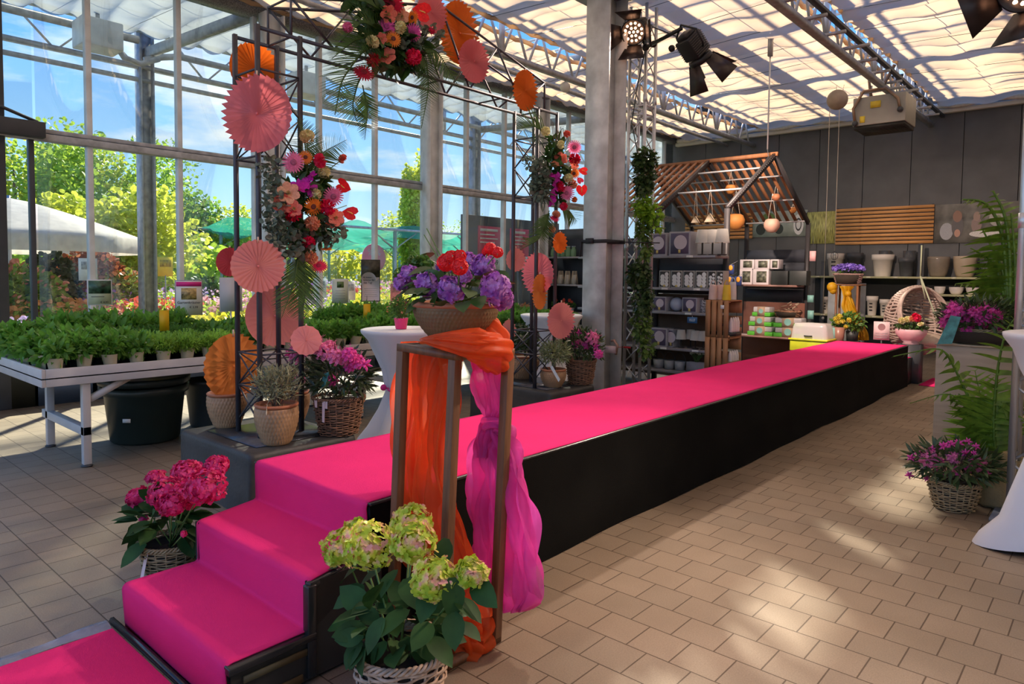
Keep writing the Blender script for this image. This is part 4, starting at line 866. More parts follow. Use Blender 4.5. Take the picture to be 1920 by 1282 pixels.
for y in (2.75, 3.4, 4.2, 5.0, 5.65): MB().bar((AX0, y, 3.3), (AX1, y, 3.3), .012).build('cross_bar', am, arch); MB().bar((AX0, y, 3.58+.36*(1-abs(y-4.2)/1.45)), (AX1, y, 3.58+.36*(1-abs(y-4.2)/1.45)), .012).build('cross_bar', am, arch)

fanc = dict(orange=mat('orange fan paper', (.97, .18, .015), .7, var=.04, thin=.3), coral=mat('coral pink fan paper', (.97, .23, .25), .7, var=.04, thin=.3), pink=mat('salmon pink fan paper', (.98, .33, .30), .7, var=.04, thin=.3), tang=mat('tangerine fan paper', (.98, .30, .06), .7, var=.04, thin=.3), deep=mat('deep coral fan paper', (.85, .09, .11), .7, var=.05, thin=.3))
def fan(lb, u, v, rx, ry, col, x=None, y=None, toward=1, n=30, part=1.0, start=0.):
    c = on_x(u, v, x) if x is not None else on_y(u, v, y); R_ = max(rx, ry)*mpp(c)
    view = (Vector((0, 0, CAM_H))-c); view.z *= .3; view.normalize(); th = math.acos(min(1, rx/ry)) if rx < ry else 0
    nrm = Matrix.Rotation(th*toward, 3, 'Z') @ view
    o = thing('paper_fan', lb, 'paper fan', c, 0, 'pleated paper fans on the arch'); q = nrm.to_track_quat('Z', 'Y').to_matrix()
    k = n*2; a = start+np.arange(k+(0 if part == 1 else 1))/k*2*pi*part; sg = np.where(np.arange(len(a)) % 2, 1, -1)
    G = []
    for t_, r in ((0, .02), (.3, .3), (.75, .75), (1, 1)):
        rr = r*R_*(1+(.028*sg if t_ == 1 else 0)); z = sg*R_*.085*min(1, t_*1.1+.12)
        G.append(np.stack([np.cos(a)*rr, np.sin(a)*rr, z], 1) @ np.array(q).T)
    MB().grid(G, part == 1).build('pleated_disc', fanc[col], o)
    MB().ball(np.array(q) @ np.array((0, 0, 0)), R_*.045, 8, 5).build('center', fanc[col], o)
    MB().bar((0, 0, R_*.9), (0, 0, R_*1.12), .012, .004).build('hanging_tab', mat('beige tape', (.75, .55, .42), .6), o)
    return o
X1 = AX1
fan('orange paper fan at the very top of the left arch tower', 478, 130, 44, 48, 'orange', y=2.7)
fan('largest coral fan, hanging just below the orange one on the left tower', 482, 213, 60, 71, 'coral', y=2.43, toward=-1, n=34)
fan('deep coral fan half hidden behind the salmon fan at mid height of the left tower', 431, 491, 24, 27, 'deep', y=2.62, n=22)
fan('salmon pink fan at mid height of the left tower', 484, 499, 48, 49, 'pink', y=2.43, n=28)
fan('big salmon fan low inside the left tower below the palm frond', 516, 592, 52, 57, 'pink', y=2.86, n=32)
fan('large tangerine fan at the foot of the left tower above the tan pot', 438, 687, 50, 62, 'tang', y=2.55, n=28)
fan('small star-shaped peach fan just above the pink rhododendron of the left podium', 574, 638, 28, 27, 'pink', y=2.75, n=14)
fan('small salmon fan at the left post of the right tower', 967, 487, 18, 22, 'pink', y=5.62, n=18)
fan('large salmon fan behind the two slim posts of the right tower', 1008, 513, 29, 39, 'coral', y=5.58, toward=-1)
fan('narrow orange fan hanging in front of the large salmon fan on the right tower', 1012, 547, 13, 33, 'tang', y=5.46, toward=1)
fan('small orange fan right below the garland of the right tower', 1050, 455, 13, 20, 'orange', y=5.8, n=16)
fan('salmon fan low on the right tower above the magenta rhododendron', 1052, 601, 25, 34, 'pink', y=5.75)
fan('small half hidden salmon fan low on the left side of the right tower', 954, 620, 13, 21, 'pink', y=5.7, n=18)
fan('pink fan at the top truss right beside the red anthurium', 810, 24, 27, 36, 'coral', x=X1+.05)
fan('largest orange fan high on the top truss', 861, 62, 35, 56, 'orange', x=X1-.05)
fan('pink fan hanging below the large orange one on the top truss', 889, 115, 28, 39, 'coral', x=X1+.05)
fan('orange fan hanging at the right end of the top truss', 985, 170, 22, 37, 'orange', x=X1+.05)

def garland(o, base, fl, x, y_face=None, jitter=.05):
    for f_ in fl:
        kind, col, u, v, r = f_[:5]; p = on_x(u, v, x); p = p+(Vector((0, 0, CAM_H))-p).normalized()*(.06+RG.uniform(-.02, .06)); face = None
        if len(f_) > 5: face = f_[5]
        put_flower(o, kind, col, p, r*mpp(p)*1.12*(1.0 if kind != 'rose' else 1.15), face)
def clump(m, tmpl, u, v, x, ru, rv, n, size, dx=.07, **k):
    p = on_x(u, v, x); q = mpp(p); bush(m, tmpl, p, (dx, ru*q*1.3, rv*q), n, size, up=-1.1, fill=.6, spread=1., **k)
# left tower
gx = -4.5
o = thing('flower_garland', 'upright flower garland with palm leaves and bright blooms tied to the left arch tower', 'flower arrangement', (0, 0, 0), 0, 'flower garlands on the arch')
garland(o, None, [('gerbera', 'pink', 550, 304, 18), ('gerbera', 'orange', 573, 295, 12), ('chrysanthemum', 'cream', 576, 256, 14), ('carnation', 'coral', 643, 298, 8), ('carnation', 'hot', 601, 301, 12), ('chrysanthemum', 'cream', 608, 322, 12),
    ('orchid', 'orchid', 584, 331, 14), ('orchid', 'orchid', 560, 350, 18), ('orchid', 'orchid', 584, 356, 15), ('orchid', 'orchid', 572, 343, 14), ('chrysanthemum', 'cream', 592, 364, 11), ('amaryllis', 'peach', 541, 362, 19), ('amaryllis', 'coral', 531, 381, 18), ('amaryllis', 'coral', 552, 391, 14),
    ('gerbera', 'orange', 587, 387, 16), ('gerbera', 'pink', 625, 368, 17), ('anthurium', 'red', 645, 349, 15), ('anthurium', 'red', 656, 400, 15), ('rose', 'rose', 613, 388, 11), ('rose', 'crimson', 550, 403, 10), ('carnation', 'peach', 586, 419, 13), ('alstroemeria', 'coral', 629, 408, 15), ('alstroemeria', 'coral', 622, 416, 12),
    ('rose', 'rose', 578, 455, 9), ('gerbera', 'orange', 612, 467, 10, (.4, -.3, 1.5)), ('carnation', 'peach', 584, 482, 12), ('gerbera', 'hot', 598, 499, 15, (.5, -.3, .5))], gx)
m = MB(); clump(m, T_leaf(.5, .1, .2), 575, 400, gx-.03, 34, 80, 240, .10); clump(m, T_leaf(.5, .1, .2), 590, 340, gx-.05, 26, 40, 90, .08)
m.build('broad_leaves', LG, o)
for a_ in ((515, 400, gx+.02, 18, 65, 240, .042), (550, 455, gx+.03, 26, 34, 170, .045), (615, 430, gx+.03, 26, 30, 150, .045), (505, 320, gx, 12, 35, 90, .035)): m = MB(); clump(m, T_ROUND, *a_); m.build('eucalyptus', LE, o)
def uv_frond(m, pts, x, width, n=34, leaf=.010, **k): frond(MB(), [on_x(u, v, x+dx_) for u, v, dx_ in pts], width, n, leaf, **k).build('palm_frond', PALM, o)
T_big = T_leaf(.5, .12, .25, 5)
m = MB()
uv_frond(m, [(575, 330, 0), (572, 270, .02), (556, 222, .05)], gx, .17, up=(1, -.6, .2), droop=.1)
uv_frond(m, [(585, 330, 0), (605, 285, .02), (650, 262, .05)], gx, .16, up=(1, -.6, .2), droop=.25)
uv_frond(m, [(560, 470, 0), (552, 530, .03), (528, 596, .05)], gx, .20, 40, up=(1, -.6, .2), droop=.35)
uv_frond(m, [(568, 470, 0), (574, 540, .03), (566, 600, .05)], gx, .22, 40, up=(1, -.6, .2), droop=.35)
m = MB(); m.tube([on_x(598, 350, gx), on_x(620, 315, gx), on_x(640, 300, gx)], .004, 5); m.tube([on_x(575, 330, gx), on_x(578, 290, gx), on_x(576, 262, gx)], .004, 5)
for a in ((605, 400, 650, 385), (600, 420, 652, 405), (570, 420, 520, 330), (560, 380, 500, 340)): m.tube([on_x(a[0], a[1], gx), on_x(a[2], a[3], gx)], .003, 4)
m.build('stem', stem_m, o, smooth=True)
# top of the arch
gx2 = AX1+.08
o = thing('flower_garland', 'hanging flower garland with long palm fronds at the top centre of the arch', 'flower arrangement', (0, 0, 0), 0, 'flower garlands on the arch')
garland(o, None, [('gerbera', 'crimson', 735, 6, 20), ('alstroemeria', 'coral', 728, 26, 15), ('amaryllis', 'peach', 753, 30, 13), ('gerbera', 'orange', 774, 33, 12), ('anthurium', 'red', 790, 22, 18), ('gerbera', 'magenta', 725, 50, 16), ('chrysanthemum', 'cream', 751, 52, 12),
    ('gerbera', 'magenta', 774, 61, 15), ('gerbera', 'orange', 737, 73, 14), ('chrysanthemum', 'cream', 698, 79, 13), ('amaryllis', 'coral', 728, 106, 15), ('carnation', 'hot', 775, 107, 14), ('rose', 'crimson', 700, 113, 9), ('gerbera', 'crimson', 682, 137, 18), ('carnation', 'pink', 652, 52, 9), ('rose', 'hot', 810, 57, 5), ('alstroemeria', 'coral', 716, 72, 10)], gx2)
m = MB(); clump(m, T_leaf(.5, .1, .2), 735, 80, gx2-.05, 55, 48, 300, .13); clump(m, T_leaf(.5, .1, .2), 700, 10, gx2-.05, 40, 20, 90, .13); m.build('broad_leaves', LG, o)
for a_ in ((765, 85, gx2, 26, 20, 120, .05), (808, 65, gx2, 18, 14, 50, .045)): m = MB(); clump(m, T_ROUND, *a_); m.build('eucalyptus', LE, o)
m = MB()
for pts, w_ in (([(720, 60, 0), (680, 40, .05), (640, 75, .1)], .22), ([(715, 80, 0), (680, 95, .05), (640, 150, .1), (628, 215, .1)], .26), ([(710, 100, 0), (672, 150, .05), (660, 200, .1), (672, 235, .1)], .22), ([(760, 90, 0), (800, 110, .05), (804, 170, .05), (790, 240, .1)], .17), ([(770, 80, 0), (820, 95, .05), (862, 165, .1)], .18), ([(715, 60, 0), (665, 75, .05), (622, 110, .1)], .2), ([(730, 30, 0), (690, 5, .05), (650, -5, .1)], .2), ([(680, 160, 0), (690, 210, .05), (684, 262, .1)], .14)):
    uv_frond(m, pts, gx2, w_, 36, up=(1, -.6, .2), droop=.3, leaf=.011)
# right tower
gx3 = -4.48
o = thing('flower_garland', 'upright flower garland with orchids and grey green foliage on the right arch tower', 'flower arrangement', (0, 0, 0), 0, 'flower garlands on the arch')
garland(o, None, [('chrysanthemum', 'cream', 1023, 246, 9), ('chrysanthemum', 'cream', 1052, 271, 8), ('carnation', 'coral', 1063, 251, 6), ('gerbera', 'pink', 1077, 276, 12), ('amaryllis', 'coral', 1052, 297, 12), ('amaryllis', 'peach', 1041, 306, 8), ('rose', 'crimson', 1077, 299, 8), ('alstroemeria', 'coral', 1078, 309, 8),
    ('orchid', 'orchid', 1034, 329, 11), ('orchid', 'orchid', 1046, 333, 10), ('orchid', 'orchid', 1041, 350, 10), ('orchid', 'orchid', 1036, 366, 11), ('orchid', 'orchid', 1034, 379, 10), ('gerbera', 'orange', 1076, 325, 10), ('chrysanthemum', 'cream', 1066, 334, 9), ('carnation', 'peach', 1074, 345, 8),
    ('anthurium', 'red', 1093, 321, 9), ('anthurium', 'hot', 1087, 338, 7), ('anthurium', 'red', 1091, 357, 11), ('rose', 'rose', 1050, 350, 7), ('gerbera', 'pink', 1063, 362, 13), ('carnation', 'orange', 1077, 374, 5), ('carnation', 'hot', 1057, 387, 7), ('gerbera', 'hot', 1040, 409, 9, (.5, -.3, .5)), ('carnation', 'peach', 1043, 402, 7, (.5, -.3, .8)), ('carnation', 'peach', 1035, 430, 6)], gx3)
m = MB(); clump(m, T_leaf(.5, .1, .2), 1042, 320, gx3-.05, 24, 62, 260, .10); m.build('broad_leaves', LG, o)
for t_, a_ in ((T_ROUND, (1012, 335, gx3, 14, 38, 260, .045)), (T_leaf(.3, .1, .2), (1015, 355, gx3, 14, 28, 120, .09)), (T_ROUND, (995, 305, gx3, 14, 10, 60, .04))): m = MB(); clump(m, t_, *a_); m.build('eucalyptus', LE, o)
m = MB()
for pts, w_ in (([(1030, 255, 0), (1000, 235, .0), (970, 242, .0)], .25), ([(1050, 390, 0), (1068, 395, .0), (1082, 415, .0)], .2), ([(1030, 400, 0), (1010, 450, .0), (975, 468, .0)], .2), ([(1030, 395, 0), (1022, 420, .0), (1016, 450, .0)], .16)): uv_frond(m, pts, gx3, w_, 26, up=(1, -.6, .2), droop=.25, leaf=.014)
m = MB()
for k in range(8): u = 1038+k*4; m.tube([on_x(1045, 290, gx3), on_x(u, 260+3*(k % 3), gx3), on_x(u-4+RG.uniform(-4, 4), 225+k*3, gx3)], .004, 4)
m.build('twig', bark, o)

# ---------------------------------------------------------------- pots on the podiums
def lattice_pot(label, p, r, h, kind, group, rz=0.):
    o = thing('potted_plant', label, 'potted plant', p, rz, group)
    pr_ = [(r*.56, 0), (r*.62, .01)]+[(r*(.64+.36*sin(min(1, t_*1.25)*pi/2)-.05*max(0, t_-.8)*5*.6), .01+(h-.03)*t_) for t_ in np.linspace(.03, .97, 40)]
    MB().lathe(pr_, 160, disp=lattice(36, int(7.5/h), r*.04, .012, h*.93)).build('pot', tan, o, smooth=True)
    MB().lathe([(r*.93, h-.022), (r*.99, h-.015), (r*1.0, h-.005), (r*.96, h), (r*.86, h), (r*.84, h-.04)], 48, cap=False).build('rim', rimm, o, smooth=True)
    MB().lathe([(0, h-.035), (r*.87, h-.035)], 24, cap=False).build('soil', soil, o); return o
lavm = leafm('grey lavender leaf', (.26, .27, .15), thin=.15); olm = leafm('olive tree leaf', (.23, .27, .12), thin=.15); boxm = leafm('dark box leaf', (.05, .09, .03), thin=.1)
def lavender(o, h, r, n=420, woody=True, m_=None, hh=.25):
    s_ = MB(); tips = [np.array((cos(i*2.4)*r*.75*RG.random()**.5, sin(i*2.4)*r*.75*RG.random()**.5, h+hh*(.55+.4*RG.random()))) for i in range(26)]
    stems(s_, (0, 0, h-.03), tips, .003); s_.build('stem', bark, o)
    m = MB()
    for t_ in tips: k = n//26+1; P = t_*np.linspace(.6, 1.12, k)[:, None]*np.array((1, 1, 1.)); P[:, 2] = np.linspace(h+.04, t_[2]+.04, k); m.inst(T_blade(.16, .1, 2), P+RG.normal(size=(k, 3))*.008, RG.normal(size=(k, 3))*.6+(t_*np.array((1.5, 1.5, 0)))+(0, 0, .8), unit(k, -.2), .055)
    bush(m, T_blade(.16, .1, 2), (0, 0, h+hh*.55), (r, r, hh*.5), n, .05, up=-.7, fill=.5, spread=.5, lift=.5)
    m.build('foliage', m_ or lavm, o)
o = lattice_pot('grey lavender in a tan lattice pot at the front edge of the left podium', on_z(498, 838, PZ)+Vector((-.03, .1, .001)), .148, .285, 'lavender', 'lattice pots on the podiums'); lavender(o, .27, .16)
MB().add([(.06, -.1, .28), (.09, -.12, .31), (.13, -.15, .25), (.1, -.13, .23)], np.array([(0, 1, 2, 3)])).build('price_tag', wp, o)
o = lattice_pot('tan lattice pot with a slim woody plant behind the tangerine fan', on_z(402, 804, PZ)+Vector((.0, .1, .001)), .145, .27, 'lavender', 'lattice pots on the podiums')
m = MB(); m.tube([(-.04, 0, .24), (-.05, 0, .33), (-.03, 0, .42)], .01, 6); m.tube([(-.02, 0, .24), (.0, 0, .30)], .012, 6); m.build('stem', bark, o)
m = MB(); bush(m, T_blade(.2, .1, 2), (-.05, 0, .46), (.05, .05, .11), 260, .05, up=-1, fill=.7, spread=.5, lift=.5); m.build('foliage', lavm, o)
o = lattice_pot('tan lattice pot half hidden behind the front lavender pot', on_z(548, 792, PZ)+Vector((-.02, .02, .001)), .13, .25, 'lavender', 'lattice pots on the podiums'); lavender(o, .24, .14, 200, hh=.16)
o = lattice_pot('small olive bush in a low tan lattice pot on the right podium', on_z(1031, 728, PZ)+Vector((-.02, .08, .001)), .138, .2, 'olive', 'lattice pots on the podiums')
MB().tube([(0, 0, .15), (.01, 0, .24), (0, 0, .32)], .012, 6).build('trunk', bark, o)
m = MB(); bush(m, T_blade(.16, .08, 2), (0, 0, .36), (.17, .17, .13), 900, .06, up=-.8, fill=.8, spread=.5, lift=.3); m.build('foliage', olm, o)
MB().add([(.05, -.12, .23), (.08, -.12, .25), (.2, -.14, .12), (.18, -.14, .09)], np.array([(0, 1, 2, 3)])).build('price_tag', wp, o)
o = lattice_pot('dark leafed bush in a wide tan lattice pot on the right podium', on_z(972, 712, PZ)+Vector((-.05, .12, .001)), .2, .27, 'box_bush', 'lattice pots on the podiums')
m = MB(); bush(m, T_ROUND, (0, 0, .45), (.19, .19, .17), 900, .035, up=-.9, fill=.6, spread=.8); m.build('foliage', boxm, o)
rho_l = leafm('dark rhododendron leaf', (.035, .06, .02), rough=.35, thin=.1)
def rhodo(label, p, r0, r1, h, wick, fl, yf, leafc, handles=(), tags=0, bunch=(.25, .2, .30), name='rhododendron_basket', oval=1., cam_off=.1):
    o = thing(name, label, 'potted plant', p, 0); basket(o, r0, r1, h, wick, n=22, strand=.0075, handles=handles, oval=oval)
    bx_, by_, bz_ = bunch; m = MB(); bush(m, T_leaf(.28, .08, .12, 3), (0, 0, h+bz_*.42), (bx_, by_, bz_*.5), 620, .085, up=-.6, fill=.5, spread=.5, lift=.1); m.build('foliage', leafc, o)
    tops = []
    for kind, col, u, v, r in fl:
        q = on_y(u, v, yf+RG.uniform(-.06, .06)); put_flower(o, kind, col, q, r*mpp(q)*1.25, face=(Vector((0, 0, CAM_H))-q).normalized()*.8+(q-o.location)*1.2+Vector((0, 0, .4))); tops.append(np.array(q-o.location)*.97)
    m = MB(); stems(m, (0, 0, h*.8), tops, .004); m.build('stem', bark, o, smooth=True)
    if tags:
        for k in range(tags):
            a = -pi/2+.1-.5*(k-.6)+(.6 if k > 0 else 0); x_, y_ = cos(a)*(r1+.014), sin(a)*(r1+.014)*oval; L = .15 if k == 0 else .05
            MB().add([(x_-.015, y_, h), (x_+.015, y_+.004, h), (x_+.018+.006*k, y_-.004, h-L), (x_-.012+.006*k, y_-.004, h-L)], np.array([(0, 1, 2, 3)])).build('price_tag', mat('pink price tag', (.9, .65, .65), .5), o)
    return o
p = on_z(610, 818, PZ)+Vector((-.02, .13, .001))
o = rhodo('pink rhododendron in a brown wicker basket on the left podium beside the lavender pots', p, .135, .185, .27, wick_b, [('rhododendron', 'pink', 560, 660, 20), ('rhododendron', 'pink', 585, 645, 22), ('rhododendron', 'pink', 555, 672, 14), ('rhododendron', 'pink', 608, 660, 20), ('rhododendron', 'pink', 575, 655, 18), ('rhododendron', 'pink', 630, 670, 18), ('rhododendron', 'pink', 618, 650, 14), ('rhododendron', 'magenta', 655, 665, 16), ('rhododendron', 'magenta', 670, 678, 16), ('rhododendron', 'pink', 645, 675, 12),
    ('rhododendron', 'magenta', 562, 715, 13), ('rhododendron', 'magenta', 622, 713, 13), ('rhododendron', 'magenta', 655, 688, 12), ('bud', 'magenta', 685, 683, 12), ('bud', 'magenta', 622, 655, 9), ('bud', 'magenta', 543, 665, 9)], p.y-.08, rho_l, tags=3, bunch=(.27, .22, .36))
q_ = on_y(606, 712, p.y-.2)-p; MB().add([q_+Vector(v_) for v_ in ((-.04, 0, -.07), (.04, 0, -.03), (.04, .02, .06), (-.03, .02, .03))], np.array([(0, 1, 2, 3)])).build('plant_card', mat('teal plant card', (.05, .20, .17), .4, var=.5, vs_=20), o)
p = on_z(1079, 722, PZ)+Vector((-.02, .12, .001))
rhodo('magenta rhododendron in a brown handled basket on the right podium', p, .125, .165, .265, wick_b, [('rhododendron', 'magenta', 1068, 628, 11), ('rhododendron', 'pink', 1110, 635, 15), ('rhododendron', 'pink', 1088, 643, 9), ('bud', 'magenta', 1048, 625, 8), ('bud', 'magenta', 1055, 618, 7), ('bud', 'magenta', 1070, 616, 6), ('bud', 'magenta', 1085, 623, 7), ('rhododendron', 'magenta', 1078, 646, 8), ('rhododendron', 'magenta', 1100, 648, 9), ('bud', 'magenta', 1117, 650, 8), ('rhododendron', 'magenta', 1122, 664, 10), ('bud', 'magenta', 1058, 642, 6), ('bud', 'pink', 1040, 640, 7), ('rhododendron', 'magenta', 1058, 630, 8)], p.y-.05, leafm('green rhododendron leaf', (.06, .10, .03), rough=.35, thin=.1), handles=(-pi/2-.1,), bunch=(.24, .2, .34))
# ============================================================ HERB TABLES, TUBS, PARTY TABLES
tbl = mat('pale table frame', (.62, .58, .54), .45, var=.06); collar = mat('kraft paper collar', (.50, .42, .26), .7, var=.15); blackp = mat('black nursery plastic', (.025, .03, .028), .5)
herbs = [leafm('basil leaf', (.16, .36, .05), thin=.5), leafm('bright parsley leaf', (.30, .52, .07), thin=.5), leafm('dark mint leaf', (.11, .26, .04), thin=.45)]
def herb_table(label, y0, y1):
    x0, x1, z = -7.98, -6.28, .78; o = thing('plant_table', label, 'table', (x0, y0, 0), 0, 'mobile plant tables'); W, L = x1-x0, y1-y0
    MB().box2((0, 0, z-.03), (W, L, z-.02)).build('tray', blackp, o)
    MB().box2((0, 0, z-.09), (W, .03, z+.05)).box2((0, L-.03, z-.09), (W, L, z+.05)).box2((0, .03, z-.09), (.03, L-.03, z+.05)).box2((W-.03, .03, z-.09), (W, L-.03, z+.05)).build('side_rail', tbl, o, bevel=.004)
    for y in (.32, L-.32):
        for x in (.70-.02, W-.06):
            lg = MB().box2((x-.03, y-.03, .02), (x+.03, y+.03, z-.09)).build('leg', tbl, o, bevel=.003)
            MB().lathe([(.04, 0), (.045, .01), (.015, .025)], 12, c=(x, y, 0)).build('foot', dark, lg)
        MB().box2((.55, y-.03, .26), (W-.03, y+.03, .33)).build('cross_rail', tbl, o, bevel=.003)
        MB().bar((W-.07, y+.03, .55), (W-.07, y+.33 if y < 1 else y-.33, z-.08), .05).build('brace', tbl, o)
    return o
TY = ((1.60, 4.95), (5.06, 8.9))
herb_table('pale mobile plant table with herbs nearest the sliding door', *TY[0]); herb_table('pale mobile plant table with herbs behind the arch and party tables', *TY[1])
protos = []
for k, (n, sz, hh, rr) in enumerate(((95, .055, .17, .12), (210, .036, .13, .13), (260, .03, .15, .12))):
    me = MB().lathe([(.042, 0), (.055, .09), (.058, .095), (.052, .095), (.05, .085), (0, .085)], 16).mesh('herb_pot', blackp, True)
    fm = MB(); bush(fm, T_leaf(.62, .12, .25, 3) if k == 0 else T_petals(3, .9, .1, .5, .05, 1), (0, 0, .09+hh*.5), (rr, rr, hh*.55), n*2, sz*1.3, up=-.7, fill=.5, spread=.6, lift=.3); stems(fm, (0, 0, .08), [np.array((cos(i)*.05, sin(i)*.05, .1+hh*.7)) for i in range(7)], .002)
    lm = MB(); a = np.linspace(-2.0, -.2, 8); lm.grid([np.stack([np.cos(a)*.050, np.sin(a)*.050, np.full(8, -.01)], 1), np.stack([np.cos(a)*.080, np.sin(a)*.080, np.full(8, .155)], 1)])
    protos.append((me, fm.mesh('foliage', herbs[k]), lm.mesh('paper_collar', collar, True), MB().box((.052, -.045, .01), (.05, .004, .03), rz=.9).mesh('price_strip', wp)))
front = 'pot of %s herbs in a paper collar, aisle edge of the %s plant table'; inner = 'pot of %s herbs standing inside the %s plant table'
KN = ('broad-leaved', 'bright curly', 'fine dark'); c_ = 0
for ti, (y0, y1) in enumerate(TY):
    for iy, y in enumerate(np.arange(y0+.13, y1-.1, .205)):
        for ix, x in enumerate(np.arange(-6.41, -7.9, -.21)):
            k = 0 if (iy < 4 and ix < 6) or (ix > 4 and iy < 8) else int((iy//4+ix//3) % 3); me, fm, lm, pm_ = protos[k]
            o = bpy.data.objects.new('potted_herb', me); COL.objects.link(o); o.location = (x+RG.uniform(-.01, .01), y+RG.uniform(-.01, .01), .762); o.rotation_euler.z = 0
            tag(o, (front if ix == 0 else inner) % (KN[k], 'left' if ti == 0 else 'rear'), 'potted herb', '%s herbs, %s of the %s plant table' % (KN[k], 'aisle edge' if ix == 0 else 'inside', 'left' if ti == 0 else 'rear'))
            f_ = bpy.data.objects.new('foliage', fm); COL.objects.link(f_); f_.parent = o; f_.rotation_euler.z = RG.uniform(0, 6.28); s_ = RG.uniform(.85, 1.2)+(.25 if ix > 4 and iy < 8 else 0); f_.scale = (min(s_, 1.1), min(s_, 1.1), s_)
            if ix == 0: f_.scale = (.72, .72, .95); f_.location.z = .035; o.location.x += .03
            if ix == 0 or iy == 0:
                l_ = bpy.data.objects.new('paper_collar', lm); COL.objects.link(l_); l_.parent = o; l_.rotation_euler = (RG.uniform(-.1, .1), RG.uniform(0, .14), .5 if ix == 0 else -.4)
                q_ = bpy.data.objects.new('price_strip', pm_); COL.objects.link(q_); q_.parent = o
# signs standing in the herbs
def sign(label, u, v, x, w_, h_, face, frame, zbase=.78, cat='sign', pole=alu):
    p = on_x(u, v, x); o = thing('table_sign', label, cat, (x, p.y, zbase)); yaw = math.atan2(-p.x, p.y)  # towards the camera
    o.rotation_euler.z = yaw+.15; zc = p.z-zbase
    MB().box((0, 0, zc), (w_, .012, h_)).build('frame', frame, o, bevel=.004); MB().box((0, -.0075, zc), (w_-.02, .002, h_-.02)).build('sheet', face, o)
    MB().rod((0, .01, .0), (0, .01, zc-h_/2), .008).build('pole', pole, o); return o, zc
R90 = (pi/2, 0, 0); photo_g = mat('printed green photo', (.10, .16, .05), .4, var=.9, vs_=26); grey_s = mat('pale grey sheet', (.62, .58, .58), .5, var=.03); dk = mat('dark print panel', (.05, .045, .03), .4, var=.8, vs_=18)
o, z = sign('small table sign with a dark leaf photo left of the yellow sticky trap', 187, 548, -8.1, .23, .27, mat('pale green sheet', (.62, .68, .50), .5), steel_l)
MB().box((0, -.01, z+.055), (.205, .002, .135)).build('photo', mat('dark leaf photo', (.04, .10, .06), .4, var=.95, vs_=22), o); text('price', '€ 4,99', .028, blk, o, (.04, -.0095, z-.105), R90); MB().box((-.02, -.0095, z-.045), (.12, .001, .006)).build('text_line', blk, o)
o, z = sign('table sign with a magenta header reading Gartenkräuter', 354, 558, -8.0, .29, .40, wp, mat('grey frame', (.35, .33, .35), .5), pole=alu)
MB().box((0, -.01, z+.155), (.265, .002, .05)).build('header', pk, o); MB().box((0, -.01, z+.045), (.16, .002, .13)).build('photo', mat('herb crate photo', (.42, .30, .12), .4, var=.8, vs_=30), o)
text('lettering', 'Gartenkräuter', .042, blk, o, (0, -.0095, z-.055), R90); text('price', '€ 3,99', .034, blk, o, (.05, -.0095, z-.11), R90); MB().box((-.10, -.0095, z-.155), (.035, .001, .03)).build('emblem', pk, o)
o, z = sign('blank pale grey notice seen from behind next to the left arch tower', 433, 552, -7.9, .25, .40, grey_s, grey_s)
o, z = sign('tall black framed sign with a white arc, right of the left tower', 695, 526, -8.1, .27, .60, grey_s, mat('black sign frame', (.02, .015, .02), .5), pole=alu)
MB().box((0, -.010, z+.17), (.25, .002, .24)).build('photo', dk, o); MB().prism([(-.122, z-.285), (.122, z-.285), (.122, z+.03)]+[(-.03+.105*cos(t_), z+.02+.10*sin(t_)) for t_ in np.linspace(-.25, pi, 18)]+[(-.122, z+.0)], 'y', -.0135, -.011).build('white_arc', mat('lilac grey sheet', (.66, .57, .60), .5, var=.03), o)
for k_, s_ in enumerate(('Kräuter-', 'kräuter für', 'den Tag!')): text('lettering', s_, .036, blk, o, (-.105, -.0150, z+.045-.038*k_), R90, align='LEFT')
for k_ in range(5): MB().box((-.0, -.010, z-.11-.028*k_), (.19-.02*(k_ % 2), .009, .004)).build('text_line', steel, o)
o, z = sign('pale small sign with a green picture left of the tall black framed sign', 638, 546, -7.9, .22, .33, mat('cream sheet', (.72, .74, .60), .5), steel_l)
MB().box((0, -.010, z+.09), (.09, .002, .08)).build('photo', photo_g, o)
for k_ in range(4): MB().box((0, -.010, z+.01-.035*k_), (.13, .001, .005)).build('text_line', steel, o)
yel = mat('yellow sticky card', (.95, .55, .01), .5, var=.05, thin=.2)
for u, v, lb in ((308, 601, 'yellow sticky insect card above the herbs left of the Gartenkräuter sign'), (688, 585, 'yellow sticky insect card under the tall black framed sign')):
    p = on_x(u, v, -6.95); o = thing('sticky_card', lb, 'insect trap', (p.x, p.y, .8), math.atan2(-p.x, p.y)); MB().box((0, 0, p.z-.8), (.085, .003, .20)).build('card', yel, o); MB().rod((0, .004, .0), (0, .004, p.z-.8+.2), .003, 5).build('wire_stake', dark, o)
# under and beside the table
tub = mat('dark green black plastic', (.018, .028, .024), .4, var=.1)
def lathe_thing(name, label, cat, p, prof, m, n=48, group=None, rz=0, part='body'):
    o = thing(name, label, cat, p, rz, group); MB().lathe(prof, n).build(part, m, o, smooth=True); return o
p = on_z(246, 838, 0)+Vector((-.25, .22, 0))
o = lathe_thing('plastic_tub', 'very large dark green plastic tub standing under the plant table', 'tub', p, [(.28, 0), (.30, .02), (.345, .44), (.38, .46), (.385, .52), (.36, .53), (.35, .50), (.27, .04), (0, .04)], tub)
MB().box((0, 0, 0), (.07, .004, .035)).build('sticker', wp, o).location = (.22, -.245, .24); o.children[-1].rotation_euler.z = .75
MB().lathe([(.36, .535), (.395, .55), (.40, .60), (.385, .61), (.37, .58), (0, .58)], 48).build('inner_tub', tub, o, smooth=True)
p = on_z(358, 803, 0)+Vector((-.06, .18, 0))
